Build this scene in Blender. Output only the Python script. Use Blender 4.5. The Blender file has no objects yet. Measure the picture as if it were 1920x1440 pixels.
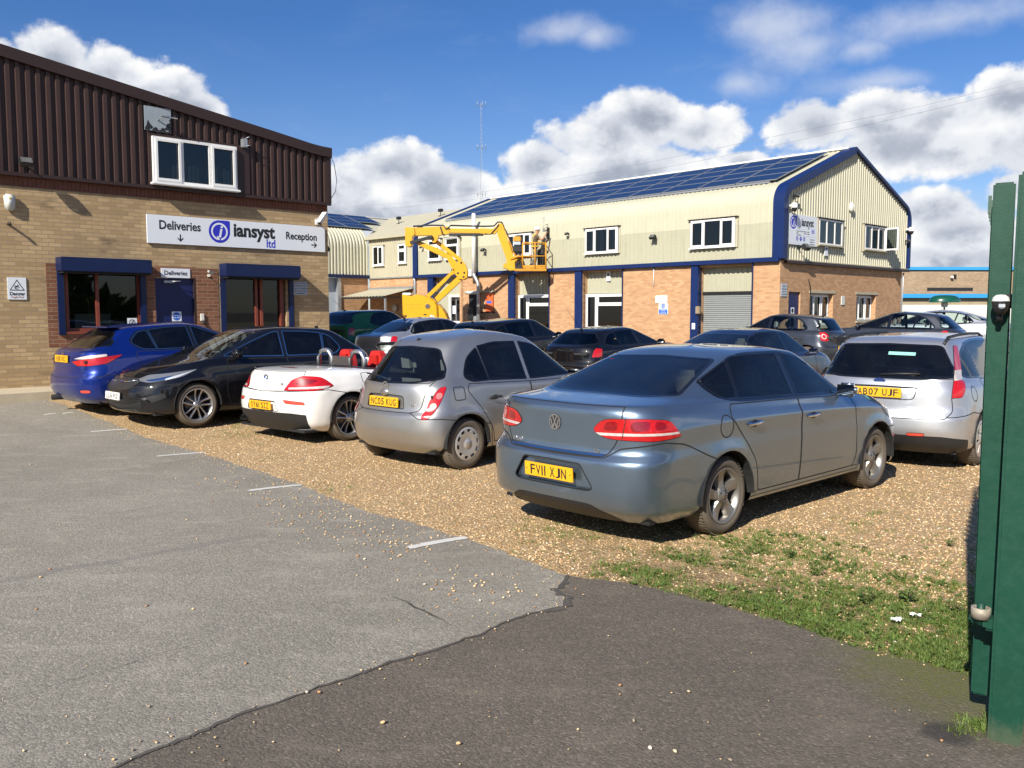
import bpy, bmesh, math, random
import numpy as np
from mathutils import Vector, Matrix
from mathutils.bvhtree import BVHTree

C = bpy.context.scene.collection
PI = math.pi
R = math.radians
random.seed(7)
RNG = np.random.default_rng(11)

# ------------------------------------------------------------------ camera, sky, sun, exposure
CAM_H = 1.79
PITCH = math.atan(135 / 1640)
cd = bpy.data.cameras.new('camera')
cam = bpy.data.objects.new('camera', cd)
C.objects.link(cam)
cam.location = (0, 0, CAM_H)
cam.rotation_euler = (PI / 2 - PITCH, 0, 0)
cd.sensor_width = 36
cd.lens = 36 * 1640 / 1920
cd.clip_start = .05
cd.clip_end = 6000
bpy.context.scene.camera = cam

SUN_AZ = R(27)      # light travels this far to the right of straight ahead
SUN_EL = R(35)
L_DIR = Vector((math.sin(SUN_AZ) * math.cos(SUN_EL), math.cos(SUN_AZ) * math.cos(SUN_EL), -math.sin(SUN_EL)))
sd = bpy.data.lights.new('sun', 'SUN')
sun = bpy.data.objects.new('sun', sd)
C.objects.link(sun)
sun.rotation_euler = L_DIR.to_track_quat('-Z', 'Y').to_euler()
sun.location = (-20, -40, 40)
sd.energy = 5.0
sd.angle = R(.53)
sd.color = (1, .93, .82)

sc = bpy.context.scene
sc.view_settings.view_transform = 'Standard'
sc.view_settings.look = 'None'
sc.view_settings.exposure = 0.5
sc.view_settings.gamma = 1
sc.cycles.use_denoising = True
sc.cycles.max_bounces = 8
sc.cycles.transparent_max_bounces = 16
sc.cycles.caustics_reflective = False
sc.cycles.caustics_refractive = False
sc.cycles.sample_clamp_indirect = 6


class NT:
 """tiny helper for node trees"""
 def __init__(s, tree):
  s.t = tree
  s.n = tree.nodes
  s.l = tree.links

 def new(s, typ, **kw):
  n = s.n.new(typ)
  for k, v in kw.items():
   setattr(n, k, v)
  return n

 def link(s, a, b):
  s.l.new(a, b)

 def put(s, sock, v):
  if isinstance(v, bpy.types.NodeSocket):
   s.l.new(v, sock)
  elif v is not None:
   sock.default_value = v

 def math(s, op, a, b=None, c=None, clamp=False):
  n = s.new('ShaderNodeMath', operation=op, use_clamp=clamp)
  s.put(n.inputs[0], a)
  if b is not None:
   s.put(n.inputs[1], b)
  if c is not None:
   s.put(n.inputs[2], c)
  return n.outputs[0]

 def vmath(s, op, a, b=None, out=0):
  n = s.new('ShaderNodeVectorMath', operation=op)
  s.put(n.inputs[0], a)
  if b is not None:
   s.put(n.inputs[1], b)
  return n.outputs[out]

 def mix(s, f, a, b, blend='MIX'):
  n = s.new('ShaderNodeMixRGB', blend_type=blend)
  s.put(n.inputs[0], f)
  s.put(n.inputs[1], a if isinstance(a, bpy.types.NodeSocket) else (*a, 1)[:4])
  s.put(n.inputs[2], b if isinstance(b, bpy.types.NodeSocket) else (*b, 1)[:4])
  return n.outputs[0]

 def noise(s, vec, scale, detail=3, rough=.55, dist=0, out='Fac', dim='3D'):
  n = s.new('ShaderNodeTexNoise')
  n.noise_dimensions = dim
  s.put(n.inputs['Vector'], vec)
  n.inputs['Scale'].default_value = scale
  n.inputs['Detail'].default_value = detail
  n.inputs['Roughness'].default_value = rough
  n.inputs['Distortion'].default_value = dist
  return n.outputs[out]

 def ramp(s, f, stops, interp='LINEAR'):
  n = s.new('ShaderNodeValToRGB')
  cr = n.color_ramp
  cr.interpolation = interp
  while len(cr.elements) < len(stops):
   cr.elements.new(.5)
  for e, (p, c) in zip(cr.elements, stops):
   e.position = p
   e.color = (c, c, c, 1) if isinstance(c, (int, float)) else (*c, 1)[:4]
  s.put(n.inputs[0], f)
  return n.outputs[0]

 def maprange(s, v, a, b, c=0, d=1, typ='LINEAR'):
  n = s.new('ShaderNodeMapRange', interpolation_type=typ)
  s.put(n.inputs[0], v)
  for i, q in enumerate((a, b, c, d)):
   n.inputs[1 + i].default_value = q
  return n.outputs[0]

 def comb(s, x, y, z=0.0):
  n = s.new('ShaderNodeCombineXYZ')
  s.put(n.inputs[0], x); s.put(n.inputs[1], y); s.put(n.inputs[2], z)
  return n.outputs[0]

 def sep(s, v):
  n = s.new('ShaderNodeSeparateXYZ')
  s.put(n.inputs[0], v)
  return n.outputs


def build_world():
 w = bpy.data.worlds.new('World')
 sc.world = w
 w.use_nodes = True
 nt = NT(w.node_tree)
 nt.n.clear()
 out = nt.new('ShaderNodeOutputWorld')
 bg = nt.new('ShaderNodeBackground')
 nt.link(bg.outputs[0], out.inputs[0])
 sky = nt.new('ShaderNodeTexSky', sky_type='NISHITA')
 sky.sun_disc = False
 sky.sun_elevation = SUN_EL
 # the sun stands behind the camera on the left: azimuth of the direction TO the sun
 sky.sun_rotation = math.atan2(-L_DIR.x, -L_DIR.y)
 sky.air_density = 1.0
 sky.dust_density = .35
 sky.ozone_density = 2.2
 tc = nt.new('ShaderNodeTexCoord')
 d = nt.vmath('NORMALIZE', tc.outputs['Generated'])
 x, y, z = nt.sep(d)[:3]
 az = nt.math('ARCTAN2', x, y)
 el = nt.math('ARCTAN2', z, nt.math('SQRT', nt.math('ADD', nt.math('MULTIPLY', x, x), nt.math('MULTIPLY', y, y))))
 p = nt.comb(az, el, 0.0)

 def px(X, Y, RX, RY):
  Y += 14
  return (math.atan((X - 960) / 1640), math.atan((585 - Y) / 1640 * math.cos(math.atan((X - 960) / 1640))), RX * 1.02 / 1640., RY * .90 / 1640.)
 blobs = [px(*b) for b in [
  (20, 110, 60, 45), (125, 118, 85, 75), (215, 150, 100, 75), (320, 185, 95, 60), (385, 205, 60, 45),
  (735, 312, 115, 66), (660, 345, 80, 60), (810, 345, 120, 68), (745, 395, 260, 70), (880, 345, 75, 60),
  (1010, 305, 90, 62), (1120, 255, 115, 72), (1225, 218, 110, 72), (1310, 235, 95, 66), (1180, 325, 260, 92), (1000, 385, 140, 75),
  (1385, 300, 55, 30), (1345, 330, 60, 40),
  (1520, 235, 100, 58), (1640, 215, 125, 62), (1760, 215, 140, 60), (1880, 185, 120, 66), (1700, 270, 240, 66), (1960, 260, 120, 90),
  (1735, 385, 80, 50), (1800, 430, 130, 60), (1740, 480, 180, 60), (1900, 480, 160, 80), (1905, 345, 60, 45),
  (2200, 300, 260, 100), (2600, 250, 300, 90), (-300, 150, 220, 80), (-900, 300, 400, 110)]]
 # clouds over the rest of the sky, seen only in glass and paint
 for k in range(11):
  a = R(75 + k * 21)
  blobs.append((a if a < PI else a - 2 * PI, R(9 + 11 * ((k * 7) % 4) / 3), .26 + .06 * (k % 3), .07 + .02 * (k % 2)))

 thin = [px(*b) for b in [(1378, 155, 74, 36), (1500, 90, 150, 52), (1430, 55, 150, 60), (1590, 95, 70, 34), (1110, 70, 70, 34), (1750, 40, 260, 50), (1050, 60, 110, 40), (1640, 150, 120, 30)]]

 def density(pv, bl):
  env = None
  for (a, e, ra, re) in bl:
   dv = nt.vmath('SUBTRACT', pv, (a, e, 0))
   dv = nt.vmath('MULTIPLY', dv, (1 / ra, 1 / re, 0))
   ln = nt.vmath('LENGTH', dv, out=1)
   v = nt.math('SUBTRACT', 1.0, ln)
   env = v if env is None else nt.math('MAXIMUM', env, v)
  sp = nt.vmath('MULTIPLY', pv, (1, 1.15, 0))
  n1 = nt.noise(sp, 12, 9, .56, .0)
  n2 = nt.noise(sp, 46, 5, .6, .0)
  nn = nt.math('ADD', nt.math('MULTIPLY', nt.math('SUBTRACT', n1, .5), 2.2), nt.math('MULTIPLY', nt.math('SUBTRACT', n2, .5), .40))
  env = nt.math('MAXIMUM', env, -1.2)
  return nt.math('ADD', nt.math('MULTIPLY', env, 1.25), nn), env

 d0, env = density(p, blobs)
 d2, _e = density(p, thin)
 po = nt.vmath('ADD', p, (-.012, .020, 0))
 so = nt.vmath('MULTIPLY', po, (1, 1.15, 0))
 d1 = nt.math('ADD', nt.math('MULTIPLY', env, 1.15), nt.math('MULTIPLY', nt.math('SUBTRACT', nt.noise(so, 12, 6, .56), .5), 2.2))
 mask = nt.maprange(d0, .06, .40, 0, 1, 'SMOOTHSTEP')
 tmask = nt.math('MULTIPLY', nt.maprange(d2, .0, 1.5, 0, 1, 'SMOOTHSTEP'), .62)
 # lit towards the upper left, grey under thick parts
 lit = nt.maprange(nt.math('SUBTRACT', d0, d1), -.14, .34, 0, 1, 'SMOOTHSTEP')
 thick = nt.maprange(d0, .42, 1.15, 0, 1, 'SMOOTHSTEP')
 soft = nt.noise(nt.vmath('MULTIPLY', p, (1, 1.6, 0)), 9, 5, .5)
 sh = nt.math('SUBTRACT', nt.math('ADD', .66, nt.math('MULTIPLY', lit, .40)), nt.math('MULTIPLY', thick, nt.math('ADD', .04, nt.math('MULTIPLY', soft, .74))), clamp=True)
 ccol = nt.ramp(sh, [(0, (.30, .34, .43)), (.35, (.46, .50, .59)), (.7, (.78, .81, .87)), (1, (1.0, 1.0, .99))])
 ccol = nt.mix(1.0, ccol, (9.6, 9.6, 9.6), 'MULTIPLY')
 # thin high veil
 veil = nt.noise(nt.vmath('MULTIPLY', p, (1.0, 2.6, 0)), 5.0, 6, .62, .4)
 veilm = nt.math('MULTIPLY', nt.maprange(veil, .50, .80, 0, 1, 'SMOOTHSTEP'), nt.maprange(el, .05, .5, .55, .25))
 veilm = nt.math('MULTIPLY', veilm, nt.maprange(az, -.35, .35, .05, .75))
 # the camera saw the blue richer than the model sky: tint it as one whole
 tint = nt.mix(nt.maprange(el, .02, .30), (.86, .90, 1.08), (.40, .68, 1.08))
 skyc = nt.mix(1.0, sky.outputs[0], tint, 'MULTIPLY')
 skyc = nt.mix(veilm, skyc, (5.6, 6.1, 7.2))
 skyc = nt.mix(tmask, skyc, (7.6, 7.9, 8.6))
 col = nt.mix(mask, skyc, ccol)
 nt.put(bg.inputs[0], col)
 bg.inputs[1].default_value = .075


build_world()

# ------------------------------------------------------------------ materials
MATS = {}


def new_mat(name):
 m = bpy.data.materials.new(name)
 m.use_nodes = True
 nt = NT(m.node_tree)
 b = nt.n['Principled BSDF']
 return m, nt, b


def mat(name, color, rough=.6, metal=0, coat=0, var=.12, vscale=6, bump=0, bscale=60, spec=.5, croug=.05, dirt=0, streak=0):
 """plain procedural material: two scales of colour variation plus optional grain"""
 if name in MATS:
  return MATS[name]
 m, nt, b = new_mat(name)
 tc = nt.new('ShaderNodeTexCoord').outputs['Object']
 n = nt.noise(tc, vscale, 5, .6)
 n2 = nt.noise(tc, vscale * 9, 3, .6)
 f = nt.math('ADD', nt.math('MULTIPLY', n, .7), nt.math('MULTIPLY', n2, .3))
 lo = tuple(c * (1 - var) for c in color)
 hi = tuple(min(1, c * (1 + var)) for c in color)
 col = nt.mix(nt.maprange(f, .3, .7), lo, hi)
 if streak:
  sn = nt.noise(nt.vmath('MULTIPLY', tc, (1, 1, .10)), 5.5, 6, .65)
  sn2 = nt.noise(tc, .8, 4, .6)
  sf = nt.math('MULTIPLY', nt.maprange(sn, .50, .74, 0, 1, 'SMOOTHSTEP'), nt.maprange(sn2, .35, .65, .2, 1))
  col = nt.mix(nt.math('MULTIPLY', sf, streak), col, tuple(c * .55 for c in color))
 if dirt:
  z = nt.sep(tc)[2]
  dn = nt.noise(tc, 3.5, 5, .7)
  dm = nt.math('MULTIPLY', nt.maprange(nt.math('ADD', z, nt.math('MULTIPLY', dn, -.35)), 0.0, .32, 1, 0), dirt, clamp=True)
  col = nt.mix(dm, col, (.22, .18, .13))
 nt.put(b.inputs['Base Color'], col)
 nt.put(b.inputs['Roughness'], nt.maprange(n2, .2, .8, max(.02, rough * .85), min(1, rough * 1.15)))
 b.inputs['Metallic'].default_value = metal
 b.inputs['Coat Weight'].default_value = coat
 b.inputs['Coat Roughness'].default_value = croug
 b.inputs['Specular IOR Level'].default_value = spec
 if bump:
  bn = nt.new('ShaderNodeBump')
  bn.inputs['Strength'].default_value = bump
  bn.inputs['Distance'].default_value = .01
  nt.put(bn.inputs['Height'], nt.noise(tc, bscale, 4, .6))
  nt.link(bn.outputs[0], b.inputs['Normal'])
 MATS[name] = m
 return m


def brick_mat(name, c1, c2, mortar, stain=.0):
 m, nt, b = new_mat(name)
 t = nt.new('ShaderNodeTexCoord')
 x, y, z = nt.sep(t.outputs['Object'])[:3]
 nx, ny, nz = nt.sep(t.outputs['Normal'])[:3]
 use_y = nt.math('GREATER_THAN', nt.math('ABSOLUTE', nx), .7)
 u = nt.math('ADD', nt.math('MULTIPLY', x, nt.math('SUBTRACT', 1.0, use_y)), nt.math('MULTIPLY', y, use_y))
 v = nt.comb(u, z, 0.0)
 br = nt.new('ShaderNodeTexBrick')
 nt.put(br.inputs['Vector'], v)
 br.inputs['Scale'].default_value = 1
 br.inputs['Brick Width'].default_value = .225
 br.inputs['Row Height'].default_value = .075
 br.inputs['Mortar Size'].default_value = .006
 br.inputs['Mortar Smooth'].default_value = .1
 br.inputs['Bias'].default_value = 0
 br.inputs['Color1'].default_value = (0, 0, 0, 1)
 br.inputs['Color2'].default_value = (1, 1, 1, 1)
 br.inputs['Mortar'].default_value = (.5, .5, .5, 1)
 per = nt.ramp(br.outputs['Color'], [(0, c1), (.5, tuple((a + b_) / 2 for a, b_ in zip(c1, c2))), (1, c2)])
 big = nt.noise(v, .9, 5, .6)
 fine = nt.noise(v, 60, 3, .7)
 per = nt.mix(nt.maprange(big, .35, .7, 0, .35), per, tuple(c * .72 for c in c1))
 per = nt.mix(nt.maprange(fine, .3, .8, 0, .30), per, tuple(c * .55 for c in c1))
 if stain:
  # rain streaks and dark weathering patches, wider than high where water runs off
  s1 = nt.noise(nt.vmath('MULTIPLY', v, (.55, 1.7, 1)), 1.6, 6, .65)
  per = nt.mix(nt.math('MULTIPLY', nt.maprange(s1, .56, .72, 0, 1, 'SMOOTHSTEP'), stain), per, (.075, .058, .04))
 col = nt.mix(br.outputs['Fac'], per, mortar)
 nt.put(b.inputs['Base Color'], col)
 b.inputs['Roughness'].default_value = .9
 b.inputs['Specular IOR Level'].default_value = .2
 bn = nt.new('ShaderNodeBump')
 bn.inputs['Strength'].default_value = .6
 bn.inputs['Distance'].default_value = .006
 h = nt.math('ADD', nt.math('MULTIPLY', br.outputs['Fac'], -1.0), nt.math('MULTIPLY', fine, .4))
 nt.put(bn.inputs['Height'], h)
 nt.link(bn.outputs[0], b.inputs['Normal'])
 MATS[name] = m
 return m


def glass_mat(name, tint=(.30, .34, .33), refl=1.0, rough=.015, ior=1.62, dust=0.0):
 if name in MATS:
  return MATS[name]
 m, nt, b = new_mat(name)
 nt.n.remove(b)
 out = nt.n['Material Output']
 tr = nt.new('ShaderNodeBsdfTransparent')
 tr.inputs[0].default_value = (*tint, 1)
 gl = nt.new('ShaderNodeBsdfGlossy')
 gl.inputs['Color'].default_value = (refl, refl, refl, 1)
 gl.inputs['Roughness'].default_value = rough
 fr = nt.new('ShaderNodeFresnel')
 fr.inputs[0].default_value = ior
 mx = nt.new('ShaderNodeMixShader')
 nt.link(fr.outputs[0], mx.inputs[0])
 nt.link(tr.outputs[0], mx.inputs[1])
 nt.link(gl.outputs[0], mx.inputs[2])
 last = mx
 if dust:
  df = nt.new('ShaderNodeBsdfDiffuse')
  df.inputs[0].default_value = (.55, .54, .50, 1)
  last = nt.new('ShaderNodeMixShader')
  g = nt.new('ShaderNodeTexCoord').outputs['Object']
  nt.put(last.inputs[0], nt.maprange(nt.noise(g, 4, 5, .6), .3, .7, dust * .4, dust * 1.5))
  nt.link(mx.outputs[0], last.inputs[1]); nt.link(df.outputs[0], last.inputs[2])
 nt.link(last.outputs[0], out.inputs[0])
 MATS[name] = m
 return m


M = {}
M['buff'] = brick_mat('buff_brick', (.40, .275, .145), (.60, .43, .235), (.30, .235, .16), stain=.6)
M['redbrick'] = brick_mat('red_brown_brick', (.20, .085, .05), (.30, .135, .08), (.27, .20, .14), stain=.2)
M['orange'] = brick_mat('orange_buff_brick', (.50, .275, .140), (.70, .42, .225), (.42, .30, .20), stain=.12)
M['farbrick'] = brick_mat('far_brown_brick', (.33, .235, .15), (.46, .34, .22), (.34, .27, .2), stain=.5)
M['brown'] = mat('brown_steel_cladding', (.052, .029, .025), .5, var=.12, vscale=2, spec=.35, streak=.5)
M['brown_trim'] = mat('brown_trim', (.036, .020, .018), .45, var=.1, vscale=2, spec=.4)
M['cream'] = mat('cream_steel_cladding', (.52, .50, .375), .5, var=.05, vscale=1.5, spec=.35, streak=.25)
M['cream_low'] = mat('shaded_streaked_cream', (.43, .42, .31), .55, var=.06, vscale=1.2, spec=.35, streak=.45)  # darker tone holds the long wall's shading; the streaks are weather
M['cream_dull'] = mat('dull_cream_cladding', (.44, .41, .30), .6, var=.08, vscale=1.2, spec=.3, streak=.4)
M['blue'] = mat('blue_trim', (.005, .020, .10), .42, var=.15, vscale=2, spec=.45)
M['navy'] = mat('navy_shutter', (.003, .012, .062), .4, var=.12, vscale=3, spec=.45)
M['navy_door'] = mat('navy_door', (.005, .012, .085), .45, var=.12, vscale=3)
M['upvc'] = mat('white_upvc', (.80, .80, .78), .35, var=.04, vscale=3)
M['redwood'] = mat('red_stained_timber', (.19, .045, .028), .5, var=.25, vscale=5)
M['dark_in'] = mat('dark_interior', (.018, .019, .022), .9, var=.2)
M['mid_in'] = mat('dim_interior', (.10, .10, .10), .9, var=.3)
M['sky_tint_backing'] = mat('sky_tint_backing', (.13, .19, .24), .8, var=.25, vscale=2)  # pale blue backing puts reflected sky into the upstairs window panes
M['curtain'] = mat('pale_blind', (.45, .55, .58), .8, var=.1)
M['sign_white'] = mat('sign_white', (.74, .78, .83), .45, var=.03, vscale=2)
M['sign_dull'] = mat('sign_silver', (.42, .47, .52), .5, var=.04, vscale=2)
M['ink'] = mat('black_ink', (.015, .015, .018), .5, var=.0)
M['ink_blue'] = mat('blue_ink', (.025, .03, .50), .45, var=.03)
M['ink_mid'] = mat('bright_blue_ink', (.03, .14, .55), .45, var=.03)
M['ink_red'] = mat('faded_red_ink', (.42, .14, .1), .5, var=.05)
M['white'] = mat('white_paint', (.78, .78, .76), .4, var=.05)
M['offwhite'] = mat('offwhite_plastic', (.66, .66, .60), .45, var=.06)
M['grey_metal'] = mat('galvanised_metal', (.42, .44, .46), .45, metal=.6, var=.15, vscale=8)
M['shutter'] = mat('grey_roller_shutter', (.33, .35, .34), .45, metal=.3, var=.06)
M['black_plastic'] = mat('black_plastic', (.018, .018, .019), .5, var=.2, vscale=12)
M['rubber'] = mat('tyre_rubber', (.030, .028, .026), .85, var=.25, vscale=14, bump=.25, bscale=90, dirt=.5)
M['chrome'] = mat('chrome', (.80, .80, .82), .12, metal=1, var=.02)
M['alloy'] = mat('silver_alloy', (.50, .50, .50), .3, metal=.9, var=.06, coat=.3)
M['dark_alloy'] = mat('dark_alloy', (.10, .10, .105), .35, metal=.8, var=.1)
M['hubcap'] = mat('silver_plastic_cover', (.56, .56, .55), .38, metal=.55, var=.05)
M['disc'] = mat('brake_disc', (.24, .22, .20), .45, metal=.8, var=.2)
M['under'] = mat('underbody', (.012, .012, .012), .9, var=.3)
M['glass'] = glass_mat('building_glass', (.42, .46, .46))
M['car_glass'] = glass_mat('tinted_car_glass', (.64, .71, .69), ior=1.6, dust=.006)
M['privacy'] = glass_mat('dark_tinted_glass', (.15, .16, .17), ior=1.65, dust=.004)
M['orange_panel'] = mat('orange_board', (.72, .13, .035), .6, var=.08)
M['tan_door'] = mat('tan_panel', (.30, .23, .15), .6, var=.2)


def solar_mat():
 m, nt, b = new_mat('solar_cells')
 tc = nt.new('ShaderNodeTexCoord').outputs['Object']
 x, y, z = nt.sep(tc)[:3]
 n = nt.noise(tc, 30, 4, .7)
 cell = nt.new('ShaderNodeTexBrick')
 nt.put(cell.inputs['Vector'], nt.comb(x, y, 0.0))
 cell.offset = 0
 cell.inputs['Scale'].default_value = 1
 cell.inputs['Brick Width'].default_value = .158
 cell.inputs['Row Height'].default_value = .158
 cell.inputs['Mortar Size'].default_value = .002
 cell.inputs['Color1'].default_value = (.007, .015, .048, 1)
 cell.inputs['Color2'].default_value = (.009, .020, .064, 1)
 cell.inputs['Mortar'].default_value = (.02, .032, .075, 1)
 nt.put(b.inputs['Base Color'], nt.mix(nt.math('MULTIPLY', n, .3), cell.outputs['Color'], (.012, .024, .07)))
 b.inputs['Roughness'].default_value = .22
 b.inputs['Specular IOR Level'].default_value = .5
 return m


M['solar'] = solar_mat()
M['frame_alu'] = mat('aluminium_frame', (.30, .32, .35), .4, metal=.4, var=.05)

# ------------------------------------------------------------------ mesh builder


class MB:
 def __init__(s):
  s.v = []
  s.f = []
  s.mi = []
  s.sm = []
  s.mats = []

 def mat_index(s, m):
  if m not in s.mats:
   s.mats.append(m)
  return s.mats.index(m)

 def add(s, verts, faces, m=None, smooth=False):
  o = len(s.v)
  s.v.extend([tuple(v) for v in verts])
  k = s.mat_index(m) if m is not None else 0
  for f in faces:
   s.f.append([o + i for i in f])
   s.mi.append(k)
   s.sm.append(smooth)
  return o

 def box(s, x0, x1, y0, y1, z0, z1, m=None, M4=None):
  vs = [(x0, y0, z0), (x1, y0, z0), (x1, y1, z0), (x0, y1, z0), (x0, y0, z1), (x1, y0, z1), (x1, y1, z1), (x0, y1, z1)]
  if M4 is not None:
   vs = [tuple(M4 @ Vector(v)) for v in vs]
  s.add(vs, [(0, 3, 2, 1), (4, 5, 6, 7), (0, 1, 5, 4), (1, 2, 6, 5), (2, 3, 7, 6), (3, 0, 4, 7)], m)

 def bbox(s, x0, x1, y0, y1, z0, z1, m=None, b=.01, M4=None):
  """box with chamfered edges"""
  b = min(b, (x1 - x0) * .45, (y1 - y0) * .45, (z1 - z0) * .45)
  bm = bmesh.new()
  bmesh.ops.create_cube(bm, size=1)
  for v in bm.verts:
   v.co = Vector(((x0 + x1) / 2 + v.co.x * (x1 - x0), (y0 + y1) / 2 + v.co.y * (y1 - y0), (z0 + z1) / 2 + v.co.z * (z1 - z0)))
  bmesh.ops.bevel(bm, geom=bm.edges[:], offset=b, segments=2, affect='EDGES')
  s.from_bm(bm, m, M4)
  bm.free()

 def from_bm(s, bm, m=None, M4=None, smooth=False):
  bm.verts.index_update()
  vs = [v.co.copy() for v in bm.verts]
  if M4 is not None:
   vs = [M4 @ v for v in vs]
  s.add(vs, [[v.index for v in f.verts] for f in bm.faces], m, smooth)

 def tube(s, pts, r, m=None, n=8, cap=True, smooth=True, taper=None):
  pts = [Vector(p) for p in pts]
  rings = []
  up = Vector((0, 0, 1))
  for i, p in enumerate(pts):
   d = (pts[min(i + 1, len(pts) - 1)] - pts[max(i - 1, 0)]).normalized()
   a = up if abs(d.z) < .95 else Vector((1, 0, 0))
   e1 = d.cross(a).normalized()
   e2 = e1.cross(d).normalized()
   rr = r if taper is None else r * taper[i]
   rings.append([p + (e1 * math.cos(2 * PI * k / n) + e2 * math.sin(2 * PI * k / n)) * rr for k in range(n)])
  vs = [v for g in rings for v in g]
  fs = []
  for i in range(len(pts) - 1):
   for k in range(n):
    a, b = i * n + k, i * n + (k + 1) % n
    fs.append((a, b, b + n, a + n))
  s.add(vs, fs, m, smooth)
  if cap:
   s.add(rings[0], [tuple(range(n))], m)
   s.add(rings[-1], [tuple(reversed(range(n)))], m)

 def lathe(s, prof, m=None, n=24, axis='y', M4=None, smooth=True, close=False):
  """prof = [(offset along axis, radius)]"""
  vs = []
  for (o, r) in prof:
   for k in range(n):
    a = 2 * PI * k / n
    c, d = r * math.cos(a), r * math.sin(a)
    v = Vector((c, o, d)) if axis == 'y' else (Vector((c, d, o)) if axis == 'z' else Vector((o, c, d)))
    if M4 is not None:
     v = M4 @ v
    vs.append(v)
  fs = []
  for i in range(len(prof) - 1):
   for k in range(n):
    a, b = i * n + k, i * n + (k + 1) % n
    fs.append((a, b, b + n, a + n))
  s.add(vs, fs, m, smooth)

 def prism(s, poly, d0, d1, plane='xz', m=None, M4=None, smooth=False):
  """2D outline extruded along the third axis from d0 to d1"""
  def P(a, b, d):
   v = {'xz': (a, d, b), 'yz': (d, a, b), 'xy': (a, b, d)}[plane]
   return tuple(M4 @ Vector(v)) if M4 is not None else v
  n = len(poly)
  vs = [P(a, b, d0) for a, b in poly] + [P(a, b, d1) for a, b in poly]
  fs = [tuple(range(n)), tuple(range(2 * n - 1, n - 1, -1))]
  fs += [(i, i + n, (i + 1) % n + n, (i + 1) % n) for i in range(n)]
  s.add(vs, fs, m, smooth)

 def build(s, name, m=None, parent=None, loc=None, recalc=True, autosmooth=None):
  me = bpy.data.meshes.new(name)
  me.from_pydata(s.v, [], s.f)
  ms = s.mats if s.mats and m is None else [m]
  for k in ms:
   me.materials.append(k)
  if m is None:
   me.polygons.foreach_set('material_index', s.mi)
  me.polygons.foreach_set('use_smooth', s.sm)
  if recalc:
   bm = bmesh.new()
   bm.from_mesh(me)
   bmesh.ops.remove_doubles(bm, verts=bm.verts, dist=1e-6)
   bmesh.ops.recalc_face_normals(bm, faces=bm.faces)
   bm.to_mesh(me)
   bm.free()
  me.update()
  o = bpy.data.objects.new(name, me)
  C.objects.link(o)
  if parent:
   o.parent = parent
  if loc:
   o.location = loc
  return o


def tag(o, label=None, cat=None, group=None, kind=None):
 if label: o['label'] = label
 if cat: o['category'] = cat
 if group: o['group'] = group
 if kind: o['kind'] = kind
 return o


def empty(name, loc=(0, 0, 0), rz=0, label=None, cat=None, group=None):
 o = bpy.data.objects.new(name, None)
 o.empty_display_size = .3
 C.objects.link(o)
 o.location = loc
 o.rotation_euler = (0, 0, rz)
 return tag(o, label, cat, group)


def copy_tree(o, parent=None):
 kids = [c for c in C.objects if c.parent == o]
 c = o.copy()
 C.objects.link(c)
 if parent:
  c.parent = parent
 for k in kids:
  copy_tree(k, c)
 return c


def text_mesh(s, size, bold=0.0, ext=.001, align='CENTER', sx=1.0, shear=0.0):
 cu = bpy.data.curves.new('txt', 'FONT')
 cu.body = s
 cu.size = size
 cu.align_x = align
 cu.align_y = 'CENTER'
 cu.extrude = ext
 cu.offset = bold
 cu.shear = shear
 cu.resolution_u = 3
 o = bpy.data.objects.new('txt', cu)
 C.objects.link(o)
 bpy.context.view_layer.update()
 me = bpy.data.meshes.new_from_object(o.evaluated_get(bpy.context.evaluated_depsgraph_get()))
 vs = [Vector((v.co.x * sx, v.co.y, v.co.z)) for v in me.vertices]
 fs = [tuple(p.vertices) for p in me.polygons]
 bpy.data.objects.remove(o)
 bpy.data.curves.remove(cu)
 bpy.data.meshes.remove(me)
 return vs, fs


# ------------------------------------------------------------------ terrain
A_ = R(46.7)
U = Vector((math.sin(A_), math.cos(A_), 0))
W = Vector((-math.cos(A_), math.sin(A_), 0))
RZ = PI / 2 - A_


def ss(t):
 t = min(max(t, 0), 1)
 return t * t * (3 - 2 * t)


def gz(x, y):
 """the yard: level near the camera, rising to the buildings, sooner on the left"""
 k = ss((x + 6.2) / 4.2)
 return .4 * ((1 - k) * ss((y - 11) / 8) + k * ss((y - 19) / 10))


def px_ray(x, y):
 c, s = math.cos(PITCH), math.sin(PITCH)
 u = (x - 960) / 1640
 v = -(y - 720) / 1640
 return Vector((u, c + v * s, v * c - s))


def on_plane(x, y, p0, n):
 r = px_ray(x, y)
 o = Vector((0, 0, CAM_H))
 return o + r * ((Vector(p0) - o).dot(n) / r.dot(n))


def ground_px(x, y):
 z = 0
 for _ in range(30):
  r = px_ray(x, y)
  p = r * ((z - CAM_H) / r.z)
  z = gz(p.x, p.y)
 return Vector((p.x, p.y, z))
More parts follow.
